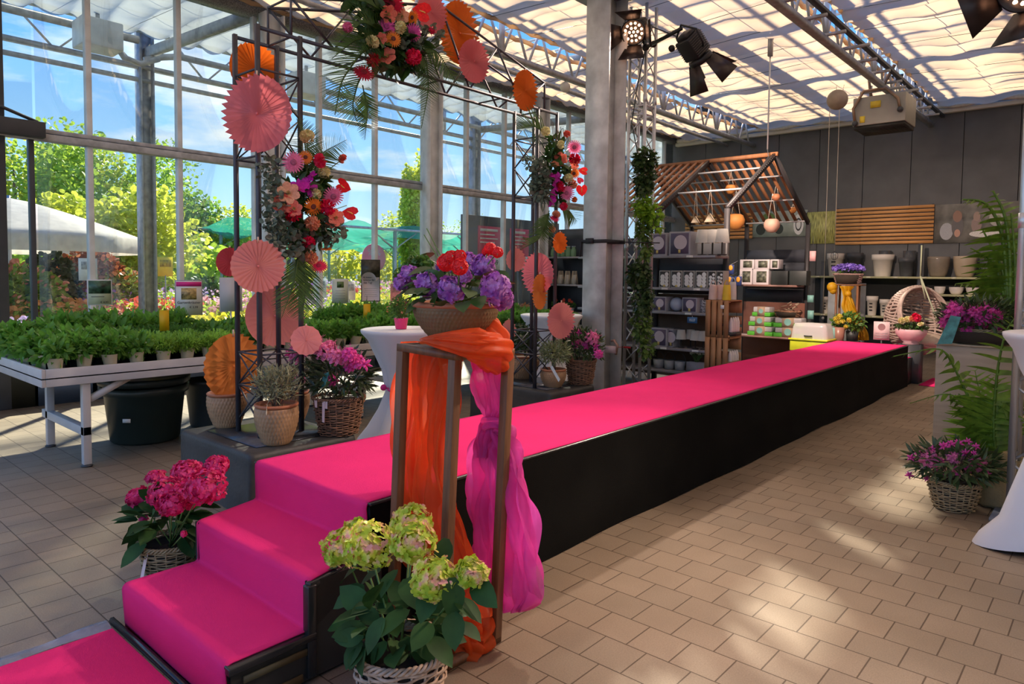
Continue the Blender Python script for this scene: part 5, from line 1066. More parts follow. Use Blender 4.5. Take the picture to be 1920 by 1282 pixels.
lathe_thing('plastic_planter', 'tall dark plastic planter between the plant table and the tan pots', 'planter', p, [(.14, 0), (.15, .02), (.19, .42), (.225, .44), (.235, .475), (.225, .49), (.2, .485), (.18, .4), (0, .4)], mat('dark slate plastic', (.05, .065, .07), .45))
p = on_y(128, 742, 2.75); o = lathe_thing('hanging_pot', 'small red pot with white flowers half hidden under the table', 'potted plant', Vector((p.x, 2.75, .10)), [(.10, 0), (.115, .02), (.15, .17), (.155, .175), (.14, .175), (0, .16)], mat('red plastic pot', (.75, .02, .015), .35))
m = MB(); bush(m, T_ROUND, (0, 0, .22), (.16, .16, .06), 300, .04, up=-.5, fill=.5, spread=.8); m.build('foliage', LM, o); m = MB(); bush(m, T_FLORET, (0, 0, .24), (.17, .17, .07), 60, .015, up=0, fill=.1); m.build('blossom', mat('white petals', (.85, .83, .8), .6), o)
MB().lathe([(.09, -.1), (.1, -.09), (.1, 0), (0, 0)], 24).build('stand', blackp, o)
# party tables under white stretch covers
stretch_m = mat('white stretch fabric', (.80, .79, .80), .7, var=.04, vs_=3)
def party(label, p, h=1.1, R_=.4, rz=0., rope=False):
    o = thing('party_table', label, 'table', p, rz, 'white covered party tables'); a = np.arange(64)/64*2*pi; G = []
    lob = np.abs(np.cos(2*a))**1.6
    for z, c, s_ in ((h, .02, 0), (h+.002, R_*.95, 0), (h-.004, R_, 0), (h-.02, R_, 0), (h-.035, R_*.985, 0), (h-.10, R_*.82, .02), (h-.22, R_*.62, .06), (h-.38, .18, .05), (h-.58, .125, .07), (h-.75, .14, .13), (.18, .19, .19), (.06, .23, .25), (.0, .24, .27)):
        G.append(np.stack([np.cos(a)*(c+s_*lob), np.sin(a)*(c+s_*lob), np.full(64, z if z > .01 else 0)+(0.05*(1-lob) if z < .07 else 0)], 1))
    MB().grid(G[::-1], True).build('stretch_cover', stretch_m, o, smooth=True)
    if rope: MB().tube(np.stack([np.cos(a)*(.155+.07*lob), np.sin(a)*(.155+.07*lob), np.full(64, .56)], 1), .008, 6, closed=True).build('pink_cord', pk, o, smooth=True); MB().ball((-.15, -.13, .57), .03, 8, 6).build('bow', pk, o)
    return o
t1 = party('white covered party table behind the orange organza, with a pink potted plant', (-4.95, 4.12, 0), rz=.4, rope=True)
party('white covered party table behind the right arch tower', (-5.55, 7.05, 0), rz=.7)
party('white covered party table cut off by the right edge of the photo', (-.16, 5.17, 0), h=1.3, rz=.26)
p = Vector((-5.03, 4.05, 1.103)); p = on_y(752, 616, 4.08); p = Vector((p.x, 4.08, 1.103))
o = lathe_thing('potted_plant', 'small leafy plant in a hot pink lattice pot on the party table', 'potted plant', p, [(.045, 0), (.05, .004), (.064, .095), (.067, .1), (.058, .1), (0, .09)], mat('hot pink ceramic', (.88, .04, .20), .45, bump=.5, bs=90))
m = MB(); bush(m, T_ROUND, (-.02, 0, .19), (.10, .10, .11), 420, .022, up=-.9, fill=.7, spread=.8); m.build('foliage', LM, o); m = MB(); bush(m, T_FLORET, (-.03, -.02, .19), (.1, .1, .1), 26, .012, up=-.5, fill=.1); m.build('blossom', mat('orange blossom', (.9, .3, .12), .6), o)
m = MB(); stems(m, (0, 0, .09), [np.array((RG.uniform(-.08, .08), RG.uniform(-.05, .05), .26)) for _ in range(9)], .002); m.build('stem', bark, o)
# ============================================================ LIGHT TRUSSES, SPOTLIGHTS, IVY
def light_truss(label, x, y, s_, h):
    o = thing('light_truss', label, 'truss tower', (x, y, 0), 0, 'aluminium truss towers'); c = [(-s_, -s_), (s_, -s_), (s_, s_), (-s_, s_)]
    for a in c: MB().rod((*a, .02), (*a, h), .024, 10).build('chord', alu, o, smooth=True)
    m = MB(); z = .15; i = 0
    while z+.3 < h:
        for a, b in zip(c, c[1:]+c[:1]):
            p, q = (a, b) if i % 2 else (b, a); m.rod((*p, z), (*q, z+.24), .009, 6)
            if i % 5 == 4: m.rod((*a, z), (*b, z), .011, 6); m.rod((*a, z+.12), (*b, z+.12), .011, 6)
        z += .26; i += 1
    m.build('bracing', alu, o, smooth=True)
    for a in c:
        for z in (2.0, 4.0): MB().lathe([(.024, -.05), (.029, -.048), (.029, .048), (.024, .05)], 10, c=(*a, z), cap=False).build('coupler', alu, o)
    pass; MB().box((0, 0, .01), (s_*2+.2, s_*2+.2, .02)).build('base_plate', steel, o); return o
light_truss('aluminium truss tower behind the steel column, wound with ivy', -5.09, 8.40, .125, 5.26)
light_truss('aluminium truss tower at the right edge of the photo behind the white table', -.38, 5.80, .15, 4.4)
st_ = thing('ratchet_strap', 'black strap wrapped around the tall steel column', 'strap', (-5.22, 7.72, 0))
z = vz = on_y(1120, 452, 7.5).z
MB().box((0, 0, z), (.385, .445, .045)).box((-.06, -.235, z+.005), (.11, .03, .07)).bar((-.19, -.23, z), (-.21, -.235, z-.2), .035, .012).bar((.19, .1, z), (.55, .5, z-.005), .035, .012).build('webbing', mat('black webbing', (.02, .02, .025), .7), st_)
o = thing('socket_box', 'small pinkish socket box with a pipe low on the steel column beside the truss', 'electrical box', on_y(1146, 655, 7.49)+Vector((.0, .0, 0)))
MB().box((0, .0, 0), (.16, .05, .09)).build('box', mat('pinkish plastic', (.5, .36, .36), .5), o); MB().tube([(.07, 0, -.06), (.09, 0, .06), (.04, 0, .12), (0, 0, .11)], .018, 6).build('pipe', mat('copper pipe', (.35, .2, .15), .4, .5), o, smooth=True)
rb = tag(MB().box(on_y(1176, 651, 8.15), (.1, .02, .022)).bar(on_y(1150, 650, 7.6), on_y(1176, 651, 8.14), .006).build('ribbon', mat('red ribbon', (.8, .02, .03), .6)), 'short red ribbon tied across the light truss near the runway', 'ribbon')
# spotlights
bz_m = mat('black lamp housing', (.02, .018, .018), .45, .3); led = mat('warm lit LED', (1, .8, .6), .3, var=0, emit=((1, .50, .28), 4.5))
def spotlight(label, p, n, R_=.13, lit=True, up=(0, 0, 1), target=None, power=0, flap=1.):
    n = Vector(n).normalized(); o = thing('stage_spotlight', label, 'spotlight', p, 0, 'black LED stage spotlights'); o.rotation_mode = 'QUATERNION'; o.rotation_quaternion = n.to_track_quat('Z', 'Y')
    MB().lathe([(0, -.02), (R_*.98, -.02), (R_*1.05, 0), (R_*1.08, .05), (R_*.99, .05), (R_*.97, 0), (0, -.001)], 28).build('bezel', bz_m, o, smooth=False)
    MB().box((0, 0, -.17), (R_*1.7, R_*1.7, .28)).box((0, 0, -.33), (R_*1.3, R_*1.3, .06)).build('housing', bz_m, o, bevel=.02)
    m = MB()
    for k in range(9): m.box((0, R_*.87, -.06-.027*k), (R_*1.6, .02, .008)); m.box((R_*.87, 0, -.06-.027*k), (.02, R_*1.6, .008)); m.box((-R_*.87, 0, -.06-.027*k), (.02, R_*1.6, .008))
    m.build('cooling_fin', mat('lamp fins', (.08, .07, .06), .5, .4), o)
    for k in range(4):
        a = k*pi/2; R3 = Matrix.Rotation(a, 3, 'Z'); w0, w1, L = R_*.62, R_*1.15, R_*1.5*flap; tilt = .5 if k % 2 == 0 else .42
        V = [Vector((-w0, R_*1.02, .04)), Vector((w0, R_*1.02, .04)), Vector((w1, R_*1.02+L*sin(tilt), .04+L*cos(tilt))), Vector((-w1, R_*1.02+L*sin(tilt), .04+L*cos(tilt)))]
        V = [list(R3 @ v_) for v_ in V]; f_ = MB().add(V, np.array([(0, 1, 2, 3)])).build('barn_door', mat('barn door metal', (.035, .022, .02), .4, .4), o); f_.modifiers.new('t', 'SOLIDIFY').thickness = .004
    if lit:
        m = MB(); k_ = [(0, 0)]+[(.36*cos(a), .36*sin(a)) for a in np.arange(6)/6*2*pi]+[(.74*cos(a), .74*sin(a)) for a in np.arange(12)/12*2*pi+.26]
        for a, b in k_: m.lathe([(.0, .022), (R_*.09, .018), (R_*.115, .004)], 10, c=(a*R_*.98, b*R_*.98, 0), cap=False)
        m.build('led', led, o, smooth=True)
    MB().tube([(R_*1.0, 0, -.12), (R_*1.25, 0, -.16), (R_*1.25, .02, -.34), (0, .02, -.46), (-R_*1.25, .02, -.34), (-R_*1.25, 0, -.16), (-R_*1.0, 0, -.12)], .014, 6).build('yoke', bz_m, o)
    if power:
        l = bpy.data.lights.new('stage_lamp', 'SPOT'); l.energy = power; l.color = (1, .76, .62); l.spot_size = radians(75); l.spot_blend = .9; l.shadow_soft_size = .1
        lo = bpy.data.objects.new('stage_lamp', l); COL.objects.link(lo); q = Vector(p)+n*.12; lo.location = q; lo.rotation_euler = (q-Vector(target)).to_track_quat('Z', 'Y').to_euler()
    return o
p1 = on_y(1188, 60, 7.95); p2 = on_y(1312, 108, 8.1)
spotlight('lit black stage spotlight with warm LEDs and barn doors beside the column top', p1, (Vector((-2.0, .3, .9))-p1), .15, True, target=(-2.6, 2.2, .5), power=380, flap=1.25)
spotlight('unlit looking black stage spotlight facing away to the lower right', p2, RT*.62-UP*.72+FW*.35, .145, False, target=(-3.6, 13.5, .8), power=1000, flap=1.5)
p3 = on_y(1918, -22, 5.6)
spotlight('black spotlight cut off at the upper right corner', p3, (Vector((-2.4, 2.2, .9))-p3), .13, True, target=(-2.3, 2.1, .8), power=380, flap=1.2)
o = thing('spotlight_clamp', 'black clamps and cross arm holding the two spotlights on the light truss', 'clamp', (0, 0, 0)); a = np.array
m = MB(); tp = Vector((-4.97, 8.27, p1.z-.12)); m.bar(p1-(Vector((-2.0, .3, .9))-p1).normalized()*.42, tp, .03); m.bar(tp, p2-(RT*.62-UP*.72+FW*.35)*.42, .035); m.ball(tp, .05, 8, 6); m.ball(tp.lerp(p2, .5)+Vector((0, 0, .05)), .045, 8, 6); m.ball(tp+Vector((.12, 0, .02)), .045, 8, 6); m.build('arm', bz_m, o)
m = MB(); m.tube([p2+Vector((-.1, 0, .2)), tp+Vector((.1, 0, .25)), tp, tp+Vector((-.05, -.1, -.5)), tp+Vector((-.12, -.12, -1.0)), (-4.9, 8.15, 2.9)], .008, 5); m.build('cable', blackp, o, smooth=True)
# ivy
ivl = leafm('ivy leaf', (.13, .22, .04), rough=.4, thin=.3); ivb = leafm('sunlit ivy leaf', (.28, .48, .03), thin=.4); ivd = leafm('dark ivy leaf', (.055, .10, .025), rough=.4, thin=.2)  # the sunlit copy has the light on the ivy put into its colour
def ivy(label, blobs, m_, yy):
    o = thing('ivy_garland', label, 'ivy', (0, 0, 0), 0, 'ivy garlands on the light truss'); m = MB(); L = []
    for u, v, ru, rv, n in blobs: p = on_y(u, v, yy); q = mpp(p); bush(m, T_IVY, p, (ru*q, .10, rv*q), n, .055, up=-1.1, fill=.7, spread=.5, lift=-.9); L.append(p)
    m.build('leaves', m_, o); s_ = MB()
    for k in range(5): s_.tube([Vector(p)+Vector(RG.normal(size=3)*.05) for p in [L[0]+Vector((0, 0, .1))]+L], .004, 4)
    s_.build('vine', bark, o)
yv = 8.12
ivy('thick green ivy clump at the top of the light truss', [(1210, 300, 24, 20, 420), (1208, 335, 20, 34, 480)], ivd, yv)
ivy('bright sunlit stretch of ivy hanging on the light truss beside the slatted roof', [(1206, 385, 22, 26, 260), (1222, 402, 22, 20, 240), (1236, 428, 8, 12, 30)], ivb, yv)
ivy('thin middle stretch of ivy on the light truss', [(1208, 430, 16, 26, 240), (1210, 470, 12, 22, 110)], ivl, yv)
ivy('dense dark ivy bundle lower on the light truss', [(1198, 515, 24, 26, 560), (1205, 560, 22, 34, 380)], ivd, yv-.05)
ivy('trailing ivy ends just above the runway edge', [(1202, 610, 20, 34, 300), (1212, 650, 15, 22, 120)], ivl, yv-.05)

# ============================================================ RIGHT HAND PLANTS
gl = leafm('green rhododendron leaf', (.06, .10, .03), rough=.35, thin=.1)
p = on_z(1787, 962, 0)+Vector((-.02, .13, 0))
F = [('rhododendron', 'pink', 1742, 862, 19), ('rhododendron', 'pink', 1788, 858, 13), ('rhododendron', 'pink', 1786, 878, 9), ('rhododendron', 'pink', 1835, 873, 17)]+[('bud', 'magenta', u, v, r) for u, v, r in ((1708, 858, 7), (1722, 850, 7), (1747, 842, 7), (1770, 837, 9), (1784, 833, 8), (1798, 831, 8), (1815, 828, 7), (1826, 850, 6), (1830, 838, 7), (1811, 850, 8), (1705, 891, 7), (1757, 885, 7), (1768, 893, 6), (1797, 890, 6), (1815, 881, 8), (1738, 897, 6), (1730, 870, 6), (1852, 888, 6), (1822, 865, 7), (1765, 865, 7))]
rhodo('magenta rhododendron full of buds in a natural wicker basket on the right floor', p, .12, .165, .2, wick_n, F, p.y-.08, gl, handles=(.5,), bunch=(.27, .22, .26))
kraft = mat('beige sack cloth', (.42, .34, .18), .85, var=.15, bump=.6, bs=120); palm_r = leafm('kentia leaflet', (.15, .27, .03), thin=.35, rough=.4); palm_b = leafm('fresh kentia leaflet', (.24, .38, .04), thin=.4)
pc_ = on_z(1858, 955, 0)+Vector((.0, .16, 0))
o = thing('kentia_palm', 'kentia palm in a beige sack behind the floor rhododendron basket', 'potted plant', pc_)
MB().lathe([(.12, 0), (.15, .03), (.155, .16), (.165, .27), (.15, .32), (.17, .36), (.15, .345), (0, .3)], 40, disp=lambda a, z: .008*np.sin(a*9+z*20)).build('sack_pot', kraft, o, smooth=True)
def palm(o, base, fr, m_, yy, width=.24, leaf=.03, n=26, nm='frond', up=(0, -.3, 1), droop=.45):
    for pts in fr:
        m = MB(); P = [Vector(base)]+[on_y(u, v, yy+dy)-o.location for u, v, dy in pts]; frond(m, P, width, n, leaf, up=up, droop=droop, fold=.3); m.build(nm, m_, o)
yy = pc_.y
palm(o, (0, 0, .3), [[(1815, 742, 0), (1790, 690, 0), (1767, 648, -.05), (1675, 668, -.1)], [(1835, 800, 0), (1800, 745, 0), (1770, 736, -.05), (1706, 756, -.1)], [(1850, 820, 0), (1800, 815, 0), (1730, 850, -.1)], [(1862, 800, 0), (1880, 750, 0), (1912, 775, -.05)], [(1862, 790, 0), (1870, 690, 0), (1885, 620, 0), (1908, 590, 0)]], palm_r, yy, .22, .05, 13)
palm(o, (0, 0, .3), [[(1852, 820, 0), (1842, 760, 0), (1828, 695, 0)], [(1858, 820, 0), (1862, 760, 0), (1868, 705, 0)], [(1850, 840, 0), (1830, 790, 0), (1812, 745, 0)]], palm_b, yy, .30, .05, 16, up=(.2, -1, .2), droop=.0)
# plinth with basket, tall palm
pl_m = mat('greige plinth boards', (.44, .34, .235), .6, var=.12, vs_=3, stretch=(1, 1, 8))
o = thing('display_plinth', 'greige wooden display plinth carrying the rectangular flower basket on the right', 'plinth', (-.86, 6.62, 0)); MB().box((0, 0, .545), (.52, .5, 1.09)).build('body', pl_m, o, bevel=.004); MB().box((0, 0, 1.095), (.54, .52, .012)).build('top', pl_m, o)
p = Vector((-.86, 6.60, 1.102))
F = [('rhododendron', 'magenta', u, v, r) for u, v, r in ((1790, 587, 19), (1775, 605, 14), (1812, 592, 17), (1828, 586, 13), (1850, 590, 20), (1866, 592, 14), (1785, 619, 9), (1812, 621, 12), (1825, 612, 8), (1868, 613, 12), (1845, 608, 9), (1788, 574, 10), (1838, 600, 12))]
o = rhodo('magenta rhododendrons in a rectangular wicker basket on the greige plinth', p, .24, .26, .11, wick_n, F, p.y-.1, gl, bunch=(.28, .18, .24), oval=.62)
q_ = on_y(1775, 615, 6.3)-p; MB().add([q_+Vector(v_) for v_ in ((-.06, 0, -.13), (.04, 0, -.12), (.09, .02, .09), (.02, .02, .1))], np.array([(0, 1, 2, 3)])).build('plant_card', mat('teal plant card', (.05, .20, .17), .4, var=.5, vs_=20), o)
o = thing('kentia_palm', 'tall kentia palm rising beside the right light truss against the dark wall', 'potted plant', (-.72, 7.3, 0))
MB().lathe([(.14, 0), (.19, .34), (.2, .36), (.18, .36), (0, .33)], 32).build('pot', mat('grey planter', (.2, .2, .2), .6), o, smooth=True)
palm(o, (0, 0, .3), [[(1893, 640, 0), (1888, 520, 0), (1880, 430, 0), (1850, 375, -.05), (1806, 374, -.1)], [(1893, 640, 0), (1885, 560, 0), (1865, 490, 0), (1820, 465, -.1)], [(1893, 640, 0), (1885, 575, 0), (1850, 525, 0), (1792, 532, -.1)], [(1893, 600, 0), (1895, 480, 0), (1885, 400, 0), (1862, 358, 0)], [(1890, 660, 0), (1880, 600, 0), (1868, 540, 0), (1835, 500, 0)], [(1896, 640, 0), (1905, 540, 0), (1902, 460, 0), (1896, 400, .0)], [(1893, 640, 0), (1887, 560, 0), (1880, 500, 0), (1842, 430, 0)], [(1890, 700, 0), (1880, 640, 0), (1850, 590, 0), (1815, 560, 0)]], palm_r, 7.3, .40, .06, 17)
# sign stake
p = on_z(1768, 830, 0)
o = thing('sign_stake', 'dark stake with a narrow white label card beside the plinth', 'sign', Vector((on_y(1768, 700, 6.5).x, 6.5, 0))); z0 = on_y(1772, 713, 6.5).z
MB().box((-.01, 0, z0/2), (.018, .012, z0)).build('stake', dark, o); MB().box((.012, -.012, z0), (.072, .004, .22)).build('label_card', wp, o)
for k, (c_, zz) in enumerate(((pk, -.06), (blk, -.09), (pk, -.045))): MB().box((.01+.012*(k-1), -.0155, z0+zz), (.02, .001, .02)).build('print', c_, o)
MB().box((.012, -.0155, z0+.07), (.02, .001, .006)).build('text_line', blk, o)
# ============================================================ SHELF HOUSE, SHOP SHELVES AT THE BACK
upm = mat('dark slotted upright', (.045, .042, .045), .5, .3); slat_m = mat('reddish wood slat', (.36, .155, .065), .6, var=.2, vs_=5, stretch=(3, .5, .5)); shelf_m = mat('grey shelf metal', (.32, .30, .31), .45, .3); bpan = mat('dark navy shelf panel', (.035, .04, .052), .6); brpan = mat('brown shelf panel', (.10, .062, .04), .7, var=.2)
GX = (-6.55, -5.42, -4.30); NY, FY, EZ, AY, AZ = 9.46, 12.8, 2.58, 11.15, 3.55
o = thing('shelf_house', 'dark shelving house with a gabled frame and slatted wooden roof', 'shelving', (0, 0, 0))
for i, x in enumerate(GX):
    m = MB(); m.bar((x, NY, 0), (x, NY, EZ), .05, .07).build('upright', upm, o); MB().bar((x, FY, 0), (x, FY, EZ), .05, .07).build('upright', upm, o)
    MB().bar((x, NY, EZ), (x, AY, AZ), .045, .08).build('rafter', upm, o); MB().bar((x, FY, EZ), (x, AY, AZ), .045, .08).build('rafter', upm, o)
hole = mat('slot holes', (.16, .15, .14), .8, var=0); m = MB()
for x in GX[1:]:
    for k in range(30): t_ = (k+.5)/30; m.box((x+.024, NY+(AY-NY)*t_, EZ+(AZ-EZ)*t_+.012), (.004, .014, .014))
    for y in (NY, FY):
        for k in range(40): m.box((x+.026, y, .5+k*.05), (.003, .012, .022))
m.build('slot_row', hole, o)
MB().box2((GX[0]-.05, AY-.03, AZ-.01), (GX[2]+.05, AY+.03, AZ+.05)).build('ridge_beam', slat_m, o)
def slats(x0, x1, n, y0, y1, k_):
    m = MB()
    for i in range(n): x = x0+(x1-x0)*(i+.5)/n; m.bar((x, y0, EZ+.03), (x, y1, AZ+.02), .05, .03)
    m.build('roof_slat', slat_m, o)
slats(GX[0], GX[1], 8, NY, AY, 0); slats(GX[0], GX[1], 8, FY, AY, 0); slats(GX[1], GX[2], 8, FY, AY, 0)
m = MB()
for t_ in (.35, .75): m.rod((GX[0], NY+(AY-NY)*t_, EZ+(AZ-EZ)*t_), (GX[2], NY+(AY-NY)*t_, EZ+(AZ-EZ)*t_), .015)
for t_ in (.06, .4, .75): m.rod((GX[0], FY+(AY-FY)*t_, EZ+(AZ-EZ)*t_-.03), (GX[2], FY+(AY-FY)*t_, EZ+(AZ-EZ)*t_-.03), .013)
m.build('purlin_rod', steel, o)
MB().box2((GX[0], NY+.02, 1.35), (GX[2], NY+.06, 2.2)).build('back_panel', bpan, o); MB().box2((GX[0], NY+.02, .1), (GX[2], NY+.06, 1.34)).build('lower_back_panel', brpan, o)
m = MB(); m.box2((GX[1], FY-.06, .0), (GX[2], FY-.02, 1.15)).build('lower_back_panel', mat('red brown panel', (.19, .075, .05), .7), o)
for k in range(4): MB().box2((GX[1]+.03, FY-.06, 1.16+.24*k), (GX[2]-.03, FY-.02, 1.39+.24*k)).build('back_panel', bpan, o)
NS = [on_x(1330, v, GX[2]).z for v in (478, 541, 588, 658)]; NS = [NS[0], NS[1], NS[2], NS[3], .25]
for z in NS: MB().box2((GX[0], 8.98, z-.035), (GX[2]+.06, NY-.04, z)).build('shelf', shelf_m, o, bevel=.004)
for k, z in enumerate(NS[:4]):
    for x in ((-5.0, -4.5) if k % 2 else (-4.62,)): MB().box((x, 8.976, z-.017), (.1, .004, .03)).build('price_strip', wp, o)
FS = [on_y(1450, 534, 12.35).z, on_y(1450, 631, 12.35).z]
for z in FS: MB().box2((GX[1]+.02, 12.33, z-.035), (GX[2]-.02, FY-.02, z)).build('shelf', mat('reddish shelf', (.30, .17, .14), .5), o)
# boxes with pictures
carton = mat('grey carton', (.40, .39, .42), .6); lil = mat('dark lilac print', (.12, .10, .17), .5, var=.1); glow = mat('pale globe print', (.62, .55, .60), .4, var=.03); gold = mat('golden print', (.65, .50, .15), .4); shade_w = mat('white lamp shade', (.75, .72, .66), .7, thin=.2)
def on_shelf(u0, u1, y, z): a, b = on_y(u0, 540, y), on_y(u1, 540, y); return Vector(((a.x+b.x)/2, y, z+.001)), b.x-a.x
def globe_box(lb, u0, u1, y, z, h, n=1):
    p, w_ = on_shelf(u0, u1, y, z); o = thing('boxed_globe_lamp', lb, 'packaged lamp', p+Vector((0, .11, 0)), 0, 'boxed globe lamps on the shelf house')
    MB().box((0, 0, h/2), (w_*.96, .22, h)).build('carton', carton, o, bevel=.003); MB().box((0, -.111, h/2), (w_*.82, .003, h*.86)).build('front_print', lil, o)
    m = MB().lathe([(0, 0), (h*.30, 0)], 24, cap=False).build('globe_picture', glow, o); m.rotation_euler = (pi/2, 0, 0); m.location = (w_*.04, -.1135, h*.55)
    MB().box((0, -.1135, h*.17), (.035, .001, .045)).build('emblem', gold, o); return o
def light_box(lb, u0, u1, y, z, h):
    p, w_ = on_shelf(u0, u1, y, z); o = thing('boxed_string_light', lb, 'packaged lights', p+Vector((0, .09, 0)), 0, 'boxed string lights on the second shelf')
    MB().box((0, 0, h/2), (w_*.95, .18, h)).build('carton', mat('warm grey carton', (.42, .40, .36), .6), o, bevel=.003); MB().box((0, -.091, h/2), (w_*.8, .003, h*.88)).build('front_print', mat('dark print', (.04, .038, .035), .5), o)
    m = MB()
    for k in range(4): m.lathe([(0, .002), (w_*.17, .0)], 12, c=(w_*.2, h*(-.32+.2*k), 0), cap=False); m.lathe([(0, .002), (w_*.20, .0)], 12, c=(-w_*.16, h*(-.25+.19*k if k < 3 else .1), 0), cap=False) if k < 3 else None
    q = m.build('bulb_picture', wp, o); q.rotation_euler = (pi/2, 0, 0); q.location = (0, -.0945, h/2); MB().box((0, -.0945, h*.1), (.035, .001, .03)).build('emblem', gold, o); return o
def table_lamp(lb, u, y, z, w_, h, gp):
    p = on_y(u, 540, y); o = thing('table_lamp', lb, 'lamp', Vector((p.x, y+.1, z+.001)), 0, gp)
    MB().lathe([(w_*.32, 0), (w_*.32, .015), (.012, .02), (.012, h*.6)], 16).build('base', mat('black lamp foot', (.03, .025, .025), .4), o, smooth=False)
    MB().lathe([(w_*.5, h*.48), (w_*.36, h), (w_*.34, h), (w_*.48, h*.48)], 28, cap=False).build('lamp_shade', shade_w, o, smooth=True); return o
z = NS[0]; globe_box('boxed globe lamp on the top shelf, half hidden by ivy', 1213, 1249, 9.02, z, .33); globe_box('boxed globe lamp on the top shelf beside the white lamps', 1252, 1293, 9.02, z, .34)
for k, u in enumerate((1309, 1328, 1346)): table_lamp(('left', 'middle', 'right')[k]+' one of the three white shaded lamps on the top shelf', u, 9.0+.05*(k % 2), z, .20, .36, 'lamps on the top shelf')
z = NS[1]
for k, (a, b) in enumerate(((1235, 1256), (1257, 1279), (1280, 1302), (1303, 1327), (1327, 1342), (1343, 1356))): light_box('%s boxed string light from the left in the row of six on the second shelf' % ('first', 'second', 'third', 'fourth', 'fifth', 'sixth')[k], a, b, 9.02, z, .245)
z = NS[2]; globe_box('small boxed globe lamp left of the blue ball on the third shelf', 1224, 1250, 9.02, z, .21); globe_box('small boxed globe lamp right of the blue ball on the third shelf', 1279, 1308, 9.02, z, .21)
p, _ = on_shelf(1255, 1278, 9.1, z); tag(MB().ball((p.x, 9.15, z+.105), .10, 24, 16).build('globe_lamp', mat('pale blue ball', (.45, .50, .62), .4), smooth=True), 'unpacked pale blue ball lamp on the third shelf', 'lamp')
p, _ = on_shelf(1311, 1322, 9.1, z); o = thing('patterned_vase', 'slim black and white patterned cylinder at the end of the third shelf', 'vase', p+Vector((0, .06, 0))); MB().lathe([(.045, 0), (.045, .18), (.04, .18), (0, .17)], 20).build('body', mat('speckled black white', (.4, .42, .45), .5, var=1., vs_=60), o, smooth=True)
p = on_y(1298, 600, 8.97); o = thing('hanging_sign', 'small blue sign with white marks hanging from the third shelf', 'sign', p); MB().box((0, 0, 0), (.15, .006, .085)).build('card', mat('blue sign', (.06, .19, .40), .5), o); text('lettering', 'ELLI', .05, wp, o, (0, -.005, 0), R90); MB().rod((0, 0, .04), (0, 0, NS[2]-p.z-.04), .003, 4).build('thread', wp, o)
z = NS[3]; globe_box('large boxed globe lamp on the fourth shelf beside the ivy end', 1221, 1253, 9.02, z, .27); globe_box('boxed globe lamp seen at an angle on the fourth shelf', 1255, 1264, 9.06, z, .26)
for k, u in enumerate((1273, 1291, 1300, 1315)): table_lamp(('small white lamp next to the boxed globes on the fourth shelf', 'small white lamp in the rear of the fourth shelf group', 'small white lamp in the middle of the fourth shelf group', 'small white lamp beside the wooden crates on the fourth shelf')[k], u, 9.0+(.12 if k == 1 else 0), z, .15, .26, 'lamps on the fourth shelf')
z = NS[4]
for k, u in enumerate((1232, 1252, 1272)):
    p = on_y(u, 540, 9.05); o = thing('wire_basket', '%s metal handled basket on the bottom shelf' % ('left', 'middle', 'right')[k], 'basket', Vector((p.x, 9.15, z+.001)), 0, 'metal baskets on the bottom shelf'); MB().lathe([(.07, 0), (.085, .13), (.08, .13), (0, .12)], 20).build('body', steel, o, smooth=True); MB().tube([(.085*cos(a), 0, .13+.12*sin(a)) for a in np.linspace(0, pi, 12)], .004, 5).build('handle', dark, o)
p = on_y(1304, 540, 9.05); o = thing('potted_snowdrops', 'grey trough of small white flowers at the end of the bottom shelf', 'potted plant', Vector((p.x, 9.15, z+.001))); MB().box((0, 0, .07), (.26, .14, .14)).build('trough', carton, o); m = MB(); tp_ = [np.array((RG.uniform(-.14, .14), RG.uniform(-.05, .05), .26+RG.uniform(0, .05))) for _ in range(22)]; stems(m, (0, 0, .13), tp_, .003); m.build('stem', stem_m, o); m = MB(); m.inst(T_FLORET, np.array(tp_), unit(22), unit(22), .028); m.inst(T_FLORET, np.array(tp_), unit(22), unit(22), .025); m.build('blossom', mat('warm white petals', (.85, .8, .62), .6), o)
